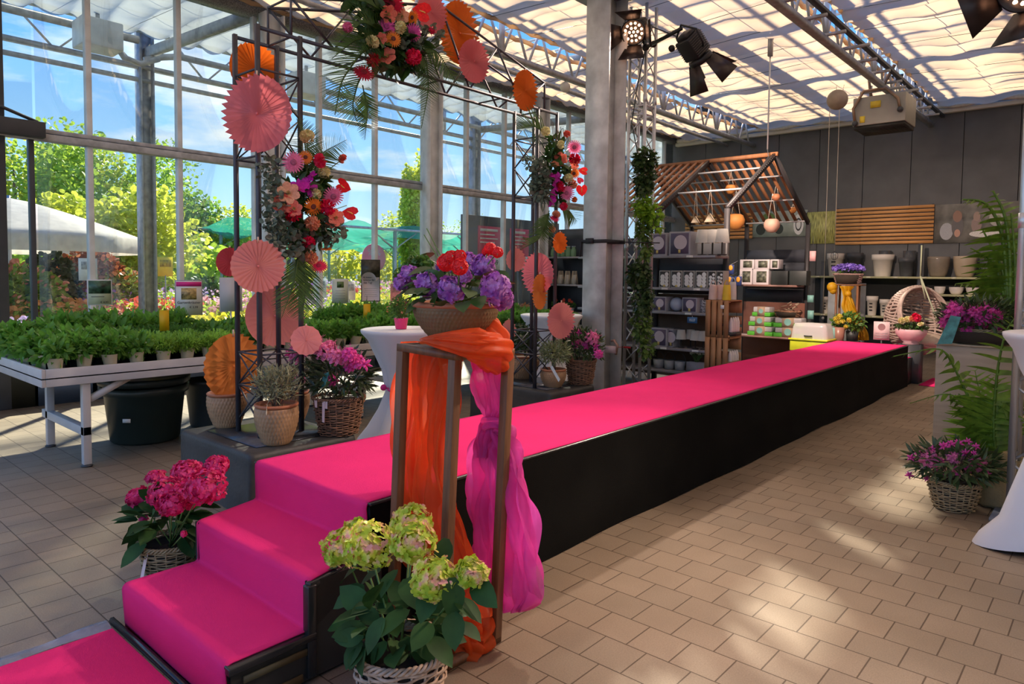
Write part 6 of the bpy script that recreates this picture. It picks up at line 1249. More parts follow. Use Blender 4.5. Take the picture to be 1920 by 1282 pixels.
# crates
crm = mat('orange pine crate', (.42, .20, .085), .65, var=.2, vs_=4, stretch=(4, 4, .6))
cx0, cx1 = on_y(1323, 600, 8.62).x, on_y(1368, 600, 8.62).x; cy1 = 9.02; zt = on_y(1345, 562, 8.62).z; zc = [zt-.98, zt-.49]
o = thing('crate_plinth', 'low plinth hidden under the two upright pine crates', 'plinth', ((cx0+cx1)/2, 8.8, 0)); MB().box((0, 0, (zc[0]-.004)/2), (cx1-cx0, .4, zc[0]-.004)).build('body', dark, o)
W_ = cx1-cx0
for k, z in enumerate(zc):
    o = thing('pine_crate', ('lower', 'upper')[k]+' upright pine crate of slats standing at the runway edge', 'crate', (cx0, 8.60, z), 0, 'stacked pine crates')
    m = MB()
    for i in range(4): m.box2((W_*(i/4)+.008, 0, 0), (W_*((i+1)/4)-.012, .014, .485))
    m.box2((0, .015, .0), (W_, .04, .03)).box2((0, .015, .455), (W_, .04, .485)); m.build('slat_face', crm, o)
    MB().box2((0, .014, 0), (W_, .40, .014)).box2((0, .014, .471), (W_, .40, .485)).build('end_board', crm, o); MB().box2((0, .014, .014), (.014, .40, .471)).build('base_board', crm, o)
    MB().box2((.014, .39, .014), (W_, .404, .12)).box2((.014, .39, .16), (W_, .404, .27)).box2((.014, .39, .31), (W_, .404, .47)).build('rear_slat', crm, o)
    MB().box((W_*.72, -.004, .4 if k else .05), (.05, .002, .05)).build('price_tag', wp, o)
    tr = thing('candle_tray', ('box of white candles', 'black tray of white bottles')[k]+' inside the %s pine crate' % ('lower', 'upper')[k], 'tray', (cx0+.03, 8.66, z+.016)); MB().box2((0, 0, 0), (W_-.02, .3, .05 if k else .16)).build('tray', (blackp, mat('brown carton', (.30, .18, .10), .7))[1-k], tr)
    for j in range(4): q = MB().lathe([(.028, .0), (.03, .02), (.03, .13), (.012, .19), (.0, .2)], 12).build('bottle', mat('white blush glaze', (.75, .66, .62), .4), tr, smooth=True); q.location = (W_-.05, .05+.068*j, .05 if k else .10)
def lantern(lb, u, y, z, cm, w_=.11, h=.2):
    p = on_y(u, 540, y); o = thing('paper_lantern', lb, 'lantern', Vector((p.x, y, z+.001)), 0, 'small lanterns on the pine crates'); MB().lathe([(w_*.5, 0), (w_*.52, .01), (w_*.42, h*.9), (w_*.38, h), (w_*.3, h)], 20).build('body', cm, o, smooth=True); MB().tube([(w_*.3*cos(a), 0, h+w_*.55*sin(a)) for a in np.linspace(0, pi, 10)], .006, 5).build('handle', cm, o); return o
z = zt-.004; lantern('pink rimmed white lantern at the left on the pine crates', 1337, 8.72, z, mat('blush lantern', (.82, .60, .52), .6, thin=.2)); lantern('pale pink lantern second from the left on the pine crates', 1350, 8.82, z, mat('blush lantern', (.82, .60, .52), .6, thin=.2)); lantern('yellow handled lantern on the pine crates', 1363, 8.72, z, mat('yellow lantern', (.88, .62, .05), .6, thin=.2)); lantern('white lantern at the right end of the pine crates', 1374, 8.9, z, mat('white lantern', (.8, .76, .72), .6, thin=.2), .1, .24)
# far bay of the house: bulb cartons, trays
def carton_box(name, lb, cat, u0, u1, v1, y, h, cm, pm_, gp=None, z=None, d=.22):
    a, b = on_y(u0, v1, y), on_y(u1, v1, y); z = a.z if z is None else z; o = thing(name, lb, cat, ((a.x+b.x)/2, y+d/2, z+.001), 0, gp); w_ = b.x-a.x
    MB().box((0, 0, h/2), (w_*.97, d, h)).build('carton', cm, o, bevel=.003); 
    if pm_: MB().box((w_*.05, -d/2-.002, h*.5), (w_*.62, .003, h*.72)).build('picture', pm_, o)
    return o
wcart = mat('white carton', (.60, .55, .56), .5); hk = mat('hanging basket picture', (.12, .13, .09), .5, var=.95, vs_=16); z = FS[0]; y_ = 12.36
for k, (a, b) in enumerate(((1386, 1410), (1411, 1441))): carton_box('basket_carton', ('left', 'right')[k]+' white carton in the lower row with a hanging basket picture', 'carton', a, b, 531, y_, .28, wcart, hk, 'hanging basket cartons', z)
for k, (a, b) in enumerate(((1387, 1414), (1415, 1443), (1444, 1460))): carton_box('basket_carton', ('left', 'middle', 'right')[k]+' white carton in the upper row with a basket picture', 'carton', a, b, 500, y_, .17, wcart, hk, 'hanging basket cartons', z+.282)
for k, (a, b) in enumerate(((1445, 1477), (1479, 1512))): carton_box('black_box', ('left', 'right')[k]+' black open box on the far shelf of the shelving house', 'box', a, b, 531, y_, .25, blackp, None, 'black boxes', z)
for k, (u, v, lb) in enumerate(((1370, 505, 'blue and orange pack hanging highest beside the middle upright'), (1368, 527, 'blue and orange pack hanging below the first beside the upright'), (1384, 527, 'blue and orange pack hanging right of the other two'))): p = on_y(u, v, 12.1); o = thing('hanging_pack', lb, 'packet', p, 0, 'hanging blue packs'); MB().box((0, 0, 0), (.12, .04, .17)).build('pack', mat('blue pack', (.04, .07, .25), .5), o); MB().ball((.01, -.025, .03), (.04, .01, .05), 8, 6).build('print', mat('orange print', (.9, .4, .04), .5), o); MB().rod((0, 0, .085), (0, .3, .16), .004, 4).build('hook', steel, o)
clear = mat('frosted clear plastic', (.72, .70, .72), .2, alpha=.55, var=0); lime = mat('lime plastic', (.55, .60, .03), .4); grn = mat('green plastic', (.10, .45, .04), .4); band = mat('kraft band', (.36, .25, .17), .7); eco = mat('turquoise print', (.20, .42, .38), .5)
def tray_box(lb, u0, u1, v, y, h, z=None, gp='green seed trays'):
    a, b = on_y(u0, v, y), on_y(u1, v, y); z = a.z if z is None else z; w_ = b.x-a.x; o = thing('seed_tray', lb, 'seed tray', ((a.x+b.x)/2, y+.14, z), 0, gp)
    MB().box((0, 0, h*.2), (w_, .28, h*.4)).build('tray', grn, o, bevel=.006); MB().box((0, 0, h*.7), (w_*.92, .26, h*.58)).build('clear_lid', clear, o, bevel=.02); MB().box((0, -.003, h*.5), (w_*.4, .285, h*1.02)).build('kraft_band', band, o); q = MB().lathe([(0, 0), (w_*.12, 0)], 18, cap=False).build('print', eco, o); q.rotation_euler = (pi/2, 0, 0); q.location = (0, -.147, h*.55); return o
z = FS[1]+.002; tray_box('lower seed tray at the left of the low shelf', 1401, 1448, 620, y_, .17, z); tray_box('upper seed tray stacked at the left of the low shelf', 1403, 1446, 600, y_, .17, z+.175); tray_box('small seed tray on top of the left stack', 1410, 1444, 585, y_, .17, z+.35)
tray_box('wide seed tray in the lower right stack of the low shelf', 1450, 1505, 620, y_, .17, z); tray_box('wide seed tray on top of the right stack of the low shelf', 1450, 1505, 600, y_, .17, z+.175); 
o = thing('wicker_hamper', 'wicker hamper of wooden bits on the right seed tray stack', 'basket', (on_y(1475, 580, y_+.1).x, y_+.14, z+.352)); basket(o, .19, .22, .10, wick_b, n=16, strand=.009, oval=.6); m = MB()
for k in range(14): a_ = RG.uniform(-.15, .15, 2); m.bar((a_[0], a_[1]*.5, .1+.01*k), (a_[0]+RG.uniform(-.1, .1), a_[1]*.5+.04, .11+.012*k), .03, .012)
m.build('wood_chip', band, o)
p = on_y(1515, 656, 11.3); zb = p.z-.03
o = thing('propagator', 'clear lidded propagator box with a lime base beside the runway end', 'storage box', (on_y(1515, 640, 11.3).x, 11.5, zb)); a_ = on_y(1552, 640, 11.3).x-on_y(1478, 640, 11.3).x
MB().box((0, 0, .09), (a_*.93, .42, .17)).box((0, 0, .19), (a_, .46, .03)).build('lime_base', lime, o, bevel=.008)
G = []
for t_, sc in ((0, .93), (.18, .86), (.24, .78), (.25, 0.01)): G.append([(a_/2*sc*max(-1, min(1, 1.35*cos(q))), .21*sc*max(-1, min(1, 1.35*sin(q))), .205+t_) for q in np.arange(32)/32*2*pi])
MB().grid(G, True).build('clear_lid', clear, o, smooth=False); MB().box((.0, -.21, .25), (.12, .02, .02)).build('latch', blackp, o)
o2 = thing('low_plinth', 'low dark plinth under the lime propagator box', 'plinth', (o.location.x, 11.5, 0)); MB().box((0, 0, (zb-.005)/2), (a_*.8, .4, zb-.005)).build('body', dark, o2)
# hanging things in the house
def hang(name, lb, u, v, y, r, cm, ztop=3.0, shape='pot'):
    p = on_y(u, v, y); o = thing(name, lb, 'hanging planter', p, 0, 'hanging planters in the shelf house')
    if shape == 'pot': MB().lathe([(0, -r*.9), (r*.55, -r*.8), (r*.95, -r*.2), (r, .2*r), (r*.8, r*.7), (r*.55, r*.85), (r*.5, r*.8)], 24, cap=False).build('pot', cm, o, smooth=True)
    else: MB().prism([(-r, -r*.6), (r, -r*.6), (0, r)], 'y', -.03, .03).build('panel', cm, o)
    for s_ in (-1, 1): MB().rod((s_*r*.5, 0, r*.7), (0, 0, min(.55, ztop-p.z)), .004, 4).build('cord', mat('pale cord', (.6, .52, .42), .8), o)
    return o
tc_ = mat('amber terracotta', (.55, .22, .05), .6); blu = mat('blush clay', (.60, .36, .27), .6); pa = mat('pale wood', (.55, .45, .32), .6)
hang('hanging_pot', 'large amber pot hanging behind the middle upright of the shelf house', 1379, 416, 11.8, .16, tc_, 3.2); hang('hanging_pot', 'blush pink pot with a trailing plant hanging in the far bay', 1447, 423, 11.9, .135, blu, 3.1); hang('hanging_pot', 'small brown pot hanging high under the ridge', 1370, 355, 11.4, .09, tc_, 3.4)
hang('hanger_triangle', 'pale wooden hanger swinging at the left of the open bay', 1304, 413, 11.0, .07, pa, 3.3, 'tri'); hang('hanger_triangle', 'pale wooden hanger swinging at the right of the open bay', 1331, 410, 11.0, .09, pa, 3.4, 'tri'); hang('hanging_pot', 'terracotta piece hanging on the far roof slats', 1455, 370, 11.9, .07, mat('red clay', (.45, .17, .08), .6), 3.2); hang('hanging_pot', 'small terracotta bird feeder at the far eave', 1487, 394, 12.5, .06, tc_, 2.9)
for k, (u, v, h_) in enumerate(((1520, 560, .25), (1520, 590, .3), (1524, 480, .35))): p = on_y(u, v, 12.6); o = thing('hanging_ornament', ('teal ornament hanging on the side of the shelf house', 'teal tasselled ornament lowest on the side of the shelf house', 'pink card hanging at the top side of the shelf house')[k], 'ornament', p, 0, 'hanging ornaments'); MB().box((0, 0, 0), (.10, .03, h_*.5)).build('body', (eco, eco, mat('pink card', (.75, .42, .42), .6))[k], o); MB().rod((0, 0, 0), (0, 0, h_), .003, 4).build('cord', dark, o)

# ---------------------------------------------------------------- wall displays
WY = YB-.06
def rect_on_wall(u0, u1, v0, v1, y): a, b = on_y(u0, v0, y), on_y(u1, v1, y); return a.x, b.x, b.z, a.z
larch = mat('honey wood slat', (.62, .30, .10), .55, var=.15, vs_=4, stretch=(.5, 3, 3))
def slat_panel(lb, u0, u1, v0, v1, n=10):
    x0, x1, z0, z1 = rect_on_wall(u0, u1, v0, v1, WY); o = thing('slat_panel', lb, 'wall panel', (x0, WY, z0), 0, 'honey slat panels'); H = z1-z0; W = x1-x0
    m = MB()
    for i in range(n): m.box2((0, 0, H*i/n+.004), (W, .02, H*(i+.80)/n))
    m.build('slat', larch, o); MB().box2((.01, .02, 0), (.05, .058, H)).box2((W-.05, .02, 0), (W-.01, .058, H)).build('batten', dark, o)
slat_panel('honey coloured slat panel on the dark wall above the white planters', 1568, 1749, 391, 456); slat_panel('honey coloured slat panel seen through the open shelf house', 1285, 1410, 404, 447, 7)
def poster(name, lb, u0, u1, v0, v1, base, blobs):
    x0, x1, z0, z1 = rect_on_wall(u0, u1, v0, v1, WY); o = thing(name, lb, 'poster', (x0, WY+.02, z0)); H = z1-z0; W = x1-x0; MB().box2((0, 0, 0), (W, .035, H)).build('print', base, o)
    for k, (a, b, ra, rb_, c) in enumerate(blobs):
        m = MB().lathe([(0, 0), (1, 0)], 20, cap=False).build('printed_shape', mat('print %s %d' % (name, k), c, .5, var=.3, vs_=12), o); m.scale = (ra*W, rb_*H, 1); m.rotation_euler = (pi/2, 0, 0); m.location = (a*W, -.002-.001*k, b*H)
    return o
gr_m = mat('meadow print', (.38, .38, .12), .5, var=.85, vs_=9, stretch=(7, 1, .6))
poster('meadow_poster', 'poster of tall yellow green grasses between the shelf house and the slat panel', 1512, 1566, 398, 456, gr_m, [])
poster('garden_poster', 'large photo poster of people at a garden table, half behind the palm', 1753, 1914, 384, 453, mat('muted garden print', (.17, .16, .14), .5, var=.6, vs_=3), [(.15, .3, .08, .22, (.30, .30, .32)), (.28, .42, .07, .28, (.06, .05, .05)), (.275, .68, .055, .15, (.20, .09, .05)), (.28, .25, .035, .10, (.4, .2, .13)), (.5, .45, .06, .2, (.20, .13, .11)), (.5, .66, .04, .12, (.25, .16, .12)), (.6, .22, .18, .09, (.55, .52, .48)), (.72, .6, .08, .2, (.3, .28, .25))])
poster('planter_poster', 'pale poster with dark round planters behind the open shelf house', 1411, 1512, 398, 442, mat('pale green print', (.34, .40, .36), .5, var=.3, vs_=3), [(.16, .3, .09, .22, (.03, .04, .03)), (.5, .3, .08, .2, (.03, .04, .03)), (.85, .45, .09, .4, (.7, .7, .68)), (.85, .45, .055, .25, (.05, .05, .05)), (.85, .45, .04, .18, (.7, .7, .68)), (.3, .75, .12, .2, (.12, .2, .05))])
ws = thing('wall_shelf', 'long dark wall shelving with pale planks for planters', 'shelving', (0, 0, 0)); SYF = 17.1; plank = mat('olive shelf edge', (.42, .40, .22), .5, var=.15, vs_=8)
ZU = on_y(1640, 518, SYF).z; ZL = on_y(1680, 594, SYF).z; ZM = on_y(1780, 552, SYF).z; xa, xm, xb = on_y(1517, 518, SYF).x, on_y(1723, 518, SYF).x, 1.2
MB().box2((xa, SYF, ZU-.045), (xb, 17.55, ZU)).build('plank', plank, ws); MB().box2((xa, SYF, ZL-.045), (xb, 17.55, ZL)).build('plank', plank, ws); MB().box2((xm+.05, SYF, ZM-.045), (xb, 17.55, ZM)).build('plank', plank, ws)
for x in (xa+.3, xm, xb): MB().box2((x-.04, SYF+.03, 0), (x+.04, SYF+.09, ZU+.72 if x == xm else ZU+.35)).build('upright', dark, ws)
MB().box2((xa, 17.56, .1), (xb, 17.59, ZU-.05)).build('back_panel', mat('black back panel', (.012, .012, .012), .8), ws)
x = xa+.2; psm = mat('pale price strip', (.6, .58, .42), .5)
while x < xb: MB().box((x, SYF-.003, ZU-.022), (.09, .004, .03)).build('price_strip', psm, ws); MB().box((x+.15, SYF-.003, ZL-.022), (.09, .004, .03)).build('price_strip', psm, ws); x += .55
def planter(lb, u0, u1, v0, zs, cm, style='cone', y=SYF+.05, marks=False, group='planters on the wall shelf'):
    a, b = on_y(u0, v0, y), on_y(u1, v0, y); r = (b.x-a.x)/2*.93; h = a.z-zs; o = thing('planter', lb, 'planter', ((a.x+b.x)/2, y+r*1.02, zs+.001), 0, group); ht = h
    if style == 'cone': pr_ = [(r*.68, 0), (r*.70, .01), (r*.88, h*.74), (r*.98, h*.75), (r, h), (r*.92, h), (r*.86, h*.75), (r*.6, .04), (0, .04)]
    elif style == 'bowl': pr_ = [(r*.55, 0), (r*.68, .015)]+[(r*(.68+.32*sin(t_*pi/2)), .015+(h-.015)*t_**1.3) for t_ in np.linspace(.1, 1, 10)]+[(r*.93, h), (r*.85, h*.6), (0, h*.5)]
    else: pr_ = [(r*.8, 0), (r*.97, h*.4), (r, h), (r*.92, h), (r*.88, h*.5), (0, h*.4)]
    MB().lathe(pr_, 36).build('body', cm, o, smooth=style != 'cone')
    if marks: [MB().box((0, -r*(.80 if k < 2 else .72)-.012, h*(.62-.17*k)), (r*.5, .004, h*.07)).build('label_mark', blk, o) for k in range(3)]
    return o
cw = mat('white planter plastic', (.66, .60, .53), .5, var=.03); cg = mat('dark grey planter', (.055, .058, .065), .5); ct = mat('taupe glaze', (.20, .165, .125), .25, var=.08); cb = mat('beige glaze', (.38, .30, .21), .3, var=.06); cbr = mat('blush brown glaze', (.36, .21, .15), .3)
planter('white marked planter at the left end of the upper wall shelf', 1545, 1580, 475, ZU, cw, 'cone', marks=True); planter('tall dark grey planter behind the violet flower basket', 1582, 1616, 474, ZU, cg, 'cone', y=SYF+.1); planter('large white tapered planter in the middle of the upper wall shelf', 1628, 1674, 477, ZU, cw, 'cone'); planter('dark grey tapered planter right of the large white one', 1679, 1715, 483, ZU, cg, 'cone'); planter('taupe rounded bowl planter right of the shelf post', 1733, 1780, 481, ZU, ct, 'bowl'); planter('beige rounded bowl planter beside the taupe one', 1782, 1832, 480, ZU, cb, 'bowl'); planter('dark planter at the right behind the palm on the upper shelf', 1834, 1870, 482, ZU, cg, 'straight', y=SYF+.06)
for k, (a, b, v) in enumerate(((1731, 1747, 540), (1749, 1772, 537), (1776, 1806, 538), (1808, 1838, 539))): planter(('first', 'second', 'third', 'fourth')[k]+' low white dish from the post on the middle wall shelf', a, b, v, ZM, mat('white glazed dish', (.66, .60, .55), .4), 'bowl', group='white dishes')
planter('blush brown round pot next to the shelf post on the lower wall shelf', 1727, 1755, 563, ZL, cbr, 'bowl'); planter('grey green round pot on the lower wall shelf', 1758, 1790, 565, ZL, ct, 'bowl'); planter('taupe pot behind the magenta flowers on the lower wall shelf', 1794, 1816, 568, ZL, ct, 'straight'); planter('beige pot behind the magenta flowers near the palm', 1818, 1850, 567, ZL, cb, 'straight')
planter('stacked white planter with black marks behind the yellow cloth', 1621, 1645, 555, ZL, cw, 'cone', marks=True); planter('smaller white planter with marks left of the egg chair', 1646, 1668, 561, ZL, cw, 'cone', marks=True); planter('white planter with marks low on the left of the wall shelf', 1537, 1556, 556, ZL, cw, 'cone', marks=True); planter('pale grey planter half hidden behind the egg chair', 1669, 1692, 558, ZL, cg, 'cone')
for k, (u, v) in enumerate(((1657, 470), (1703, 470))): planter('dark glossy lidded jar at the back of the upper wall shelf, %s' % ('left', 'right')[k], u-13, u+13, v, ZU, mat('dark glass', (.06, .065, .07), .08), 'straight', y=SYF+.22, group='glass jars')

# egg chair, flower bowl, signs, stands at the runway end
EY = 12.75; ec = on_y(1722, 600, EY); o = thing('egg_chair', 'whitewashed wicker egg chair lying behind the runway end', 'hanging chair', ec); m = MB(); er = on_y(1790, 600, EY).x-ec.x; wk = mat('pale grey wicker', (.40, .31, .26), .7, var=.2, vs_=20); Ax = np.array
RX, RY_, RZ = er*.98, er*.8, .55
def ep(th, ph): return (RX*cos(th)*cos(ph)-.0, RY_*sin(th)*cos(ph), RZ*sin(ph))
def cut(p): return p[0]*.75-p[1]*.65+p[2]*.35 < er*.33
for k in range(34):
    ph = -pi/2+(k+.5)/34*pi; P = [ep(t_, ph+.03*sin(6*t_+k)) for t_ in np.linspace(0, 2*pi, 90)]; run = []
    for p in P+[None]:
        if p is not None and cut(p): run.append(p)
        else:
            if len(run) > 3: m.tube(run, .02, 5)
            run = []
for k in range(20):
    th = k/20*2*pi; run = []
    for p in [ep(th+.10*sin(t_*3), t_) for t_ in np.linspace(-pi/2, pi/2, 50)]+[None]:
        if p is not None and cut(p): run.append(p)
        else:
            if len(run) > 3: m.tube(run, .015, 5)
            run = []
m.build('woven_shell', wk, o, smooth=True)
nrm = Vector((.75, -.65, .35)).normalized(); q = nrm.to_track_quat('Z', 'Y').to_matrix(); m = MB()
for of in (0, .03, -.03): m.tube([tuple(q @ Vector((cos(a)*er*.86, sin(a)*.50, 0))+nrm*(er*.31+of)) for a in np.linspace(0, 2*pi, 48)], .022, 6)
m.build('rim_hoop', wk, o, smooth=True); MB().ball((.1, -.02, -.33), (er*.62, .36, .13), 20, 10).build('cushion', mat('beige cushion', (.45, .36, .28), .85), o, smooth=True)
ap = on_y(1726, 518, EY)-ec; m = MB(); m.rod(ap, on_y(1757, 600, EY-.3)-ec, .012); m.rod(ap, on_y(1735, 560, EY)-ec, .012); m.rod(ap, ap+Vector((0, 0, .5)), .012, 5); m.build('hanging_rope', mat('sage rope', (.35, .38, .25), .7), o)
def plinth(lb, x, y, w_, h, m_=dark): q_ = thing('low_plinth', lb, 'plinth', (x, y, 0)); MB().box((0, 0, h/2), (w_, w_, h)).build('body', m_, q_)
p = on_y(1703, 646, 12.05); plinth('low dark plinth under the pink flower bowl', p.x, 12.2, .3, p.z-.003)
o = thing('flower_bowl', 'pinkish white footed bowl of cream and coral flowers in front of the egg chair', 'planter', (p.x, 12.2, p.z)); MB().lathe([(.12, 0), (.10, .03), (.15, .07), (.215, .16), (.22, .22), (.21, .235), (.19, .22), (0, .2)], 40).build('bowl', mat('pinkish white glaze', (.70, .42, .45), .4), o, smooth=True)
m = MB(); bush(m, T_leaf(.6, .1, .2, 3), (0, 0, .25), (.22, .2, .09), 260, .06, up=-.2, fill=.5, spread=.8); m.build('foliage', LG, o)
for u, v, r, c in ((1691, 601, 6, 'cream'), (1702, 599, 6, 'cream'), (1711, 598, 6, 'peach'), (1719, 596, 7, 'hot'), (1726, 607, 5, 'cream'), (1716, 592, 5, 'rose')): q_ = on_y(u, v, 12.05); put_flower(o, 'carnation', c, q_, r*mpp(q_)*1.1)
p = on_y(1653, 620, 12.1); o = thing('product_sign', 'small white sign with a brown egg chair drawing beside the runway end', 'sign', (p.x, 12.1, 0)); MB().box((0, 0, p.z), (.23, .012, .29)).build('card', mat('pinkish white card', (.72, .55, .55), .5), o); MB().box((0, .01, p.z/2), (.02, .012, p.z)).build('stake', dark, o); q = MB().lathe([(0, 0), (.055, 0)], 16, cap=False).build('drawing', mat('mauve print', (.28, .16, .16), .5), o); q.rotation_euler = (pi/2, 0, 0); q.location = (0, -.008, p.z+.06)
for k in range(3): MB().box((0, -.008, p.z-.04-.035*k), (.17, .001, .006)).build('text_line', steel, o)
# brown frame stand with violet basket and yellow cloth
sy = 12.5; x0, x1 = on_y(1563, 535, sy).x, on_y(1612, 535, sy).x; zt_ = on_y(1590, 533, sy).z; o = thing('flower_stand', 'slim brown frame stand behind the runway holding a violet flower basket', 'plant stand', (0, 0, 0))
for x, y in ((x0+.05, sy), (x1-.03, sy), (x1-.1, sy+.36), (x0, sy+.36)): MB().box2((x-.016, y-.016, 0), (x+.016, y+.016, zt_-.02)).build('leg', wood, o)
MB().box2((x0-.02, sy-.02, zt_-.02), (x1+.0, sy+.38, zt_)).build('top', wood, o)
p = Vector(((x0+x1)/2-.03, sy+.18, zt_+.001)); o = thing('flower_basket', 'low wicker basket of violet blue flowers on the slim brown stand', 'potted plant', p); basket(o, .19, .23, .17, mat('mauve wicker', (.36, .22, .19), .7, var=.3, vs_=30), n=18, strand=.009, oval=.6)
m = MB(); bush(m, T_FLORET, (0, 0, .25), (.27, .16, .10), 500, .022, up=-.2, fill=.4, spread=1); m.build('blossom', mat('violet blue petals', (.22, .14, .55), .6, var=.4, vs_=20, thin=.2), o); m = MB(); bush(m, T_leaf(.3, .1, .2, 3), (0, 0, .2), (.23, .14, .07), 200, .05, up=-.3, fill=.5); m.build('foliage', LM, o)
yc = mat('yellow organza', (.72, .42, .01), .5, thin=.4, alpha=.85); o = thing('yellow_cloth', 'yellow cloth knotted around the slim brown stand', 'fabric', (0, 0, 0)); m = MB(); curtain(m, [(536, 1576, 1598), (548, 1582, 1594), (556, 1585, 1594), (575, 1580, 1602), (600, 1590, 1612), (625, 1603, 1624), (638, 1606, 1624)], sy-.05, folds=3, dep=.04, n=30); m.ball(on_y(1590, 551, sy-.06), .055, 10, 7); m.ball(on_y(1560, 538, sy-.02), .085, 10, 7); m.ball(on_y(1562, 545, sy-.02), .06, 10, 7); m.build('drape', yc, o, smooth=True)
m = MB(); a, b = on_y(1554, 530, 13.3), on_y(1620, 640, 13.3); o = thing('mirror_panel', 'pale grey glossy panel standing behind the slim brown stand', 'panel', ((a.x+b.x)/2, 13.3, 0)); MB().box((0, 0, a.z/2), (b.x-a.x, .03, a.z)).build('panel', mat('grey glossy panel', (.28, .30, .30), .2, var=.3, vs_=3), o)
# yellow daisy pot and coloured pots
for k, (u, cm, lb, r) in enumerate(((1556, eco, 'turquoise pot beside the lime propagator', .1), (1569, mat('copper glaze', (.35, .17, .12), .35), 'copper coloured pot beside the turquoise one', .09))):
    p = on_y(u, 648, 11.95); plinth('low dark plinth under the %s pot' % ('turquoise', 'copper')[k], p.x, 12.05, .17, p.z-.003); o = thing('small_pot', lb, 'pot', (p.x, 12.05, p.z), 0); MB().lathe([(r*.7, 0), (r, .30), (r*.92, .30), (0, .26)], 24).build('body', cm, o, smooth=True)
p = on_y(1588, 640, 11.95); plinth('low dark plinth under the yellow daisies', p.x+.02, 12.15, .2, p.z-.003); o = thing('potted_daisies', 'yellow flowering plant before the slim brown stand', 'potted plant', (p.x+.02, 12.15, p.z)); MB().lathe([(.08, 0), (.1, .16), (.09, .16), (0, .15)], 20).build('pot', blackp, o, smooth=True); m = MB(); bush(m, T_leaf(.6, .1, .2, 3), (-.06, 0, .3), (.24, .16, .15), 330, .07, up=-.8, fill=.6, spread=.8); m.build('foliage', LM, o)
for u, v, r in ((1567, 598, 5), (1574, 594, 6), (1580, 602, 5), (1592, 600, 5), (1571, 603, 5), (1586, 612, 4)): q_ = on_y(u, v, 11.98); put_flower(o, 'chrysanthemum', 'yellow', q_, r*mpp(q_)*1.1)
# second shelf unit behind the right tower
fy = 11.6; xa2, xb2 = on_y(1022, 500, fy).x, on_y(1104, 500, fy).x; o = thing('decor_shelf', 'dark shelf of jars and wire baskets behind the right arch tower', 'shelving', (0, 0, 0)); zz = [on_y(1060, v, fy).z for v in (481, 533, 585, 650)]
MB().box2((xa2, fy+.4, 0), (xb2, fy+.44, on_y(1060, 430, fy).z)).build('back_panel', bpan, o)
for z in zz: MB().box2((xa2, fy, z-.035), (xb2, fy+.4, z)).build('shelf', shelf_m, o)
for x in (xa2, xb2): MB().box2((x-.02, fy, 0), (x+.02, fy+.4, on_y(1060, 430, fy).z)).build('side_panel', upm, o)
MB().box2((xa2, fy-.01, on_y(1060, 448, fy).z), (xb2, fy+.02, on_y(1060, 430, fy).z)).build('header', mat('slate header', (.07, .085, .10), .6), o)
jar = mat('green glass jar', (.25, .42, .22), .1, alpha=.6, var=0)
for k in range(5):
    x = xa2+.12+.135*k; q = thing('glass_jar', '%s green glass jar from the left on the decor shelf' % ('first', 'second', 'third', 'fourth', 'fifth')[k], 'jar', (x, fy+.12, zz[0]+.001), 0, 'green glass jars'); MB().lathe([(.045, 0), (.06, .02), (.06, .14), (.04, .17), (.04, .2), (.035, .2)], 16, cap=False).build('body', jar, q, smooth=True); MB().lathe([(.042, .2), (.042, .22), (0, .22)], 12).build('lid', steel, q)
for k in range(4):
    x = xa2+.14+.18*k; q = thing('wicker_lantern', '%s slatted lantern from the left on the decor shelf' % ('first', 'second', 'third', 'fourth')[k], 'lantern', (x, fy+.14, zz[1]+.001), 0, 'slatted lanterns'); m = MB()
    for a in np.arange(14)/14*2*pi: m.bar((.075*cos(a), .075*sin(a), 0), (.045*cos(a), .045*sin(a), .28), .008)
    m.build('slat', pa, q); MB().lathe([(.05, 0), (.05, .2), (0, .2)], 12).build('candle', mat('white wax', (.7, .66, .6), .6), q)
for k in range(3):
    x = xa2+.2+.22*k; q = thing('potted_flower', '%s small coral flowered pot from the left on the decor shelf' % ('first', 'second', 'third')[k], 'potted plant', (x, fy+.12, zz[2]+.001), 0, 'coral flowered pots'); MB().lathe([(.04, 0), (.055, .09), (0, .08)], 14).build('pot', steel, q, smooth=True); m = MB(); bush(m, T_ROUND, (0, 0, .14), (.08, .08, .06), 90, .03, up=-.6); m.build('foliage', LM, q)
    for j in range(3): put_flower(q, 'rose', 'coral', q.location+Vector((RG.uniform(-.05, .05), -.03, .21+.02*j)), .028)
# ============================================================ THINGS HANGING FROM THE ROOF
hx, hy = -3.36, 13.2; a, b = on_y(1600, 185, hy), on_y(1697, 232, hy); W_ = b.x-a.x
o = thing('unit_heater', 'large grey unit heater hanging below the roof truss on the right', 'heater', ((a.x+b.x)/2, hy+.3, b.z)); H_ = a.z-b.z
gm = mat('grey enamel', (.34, .33, .28), .5, var=.06)
MB().box2((-W_/2, -.3, .06), (W_/2, .45, H_)).build('housing', gm, o, bevel=.012); m = MB()
for k in range(12): m.box((-W_/2+.06+k*(W_-.12)/11, .08, .03), (.012, .68, .06))
m.build('louvre', dark, o); MB().box2((-W_/2+.02, -.28, .0), (W_/2-.02, .43, .06)).build('outlet', mat('dark outlet', (.02, .018, .015), .6), o)
MB().box((-.05, -.31, H_*.72), (.16, .01, .11)).build('warning_label', mat('yellow label', (.8, .6, .05), .5), o); MB().box((-W_/2+.16, -.31, .16), (.08, .01, .11)).build('warning_label', mat('yellow label', (.8, .6, .05), .5), o)
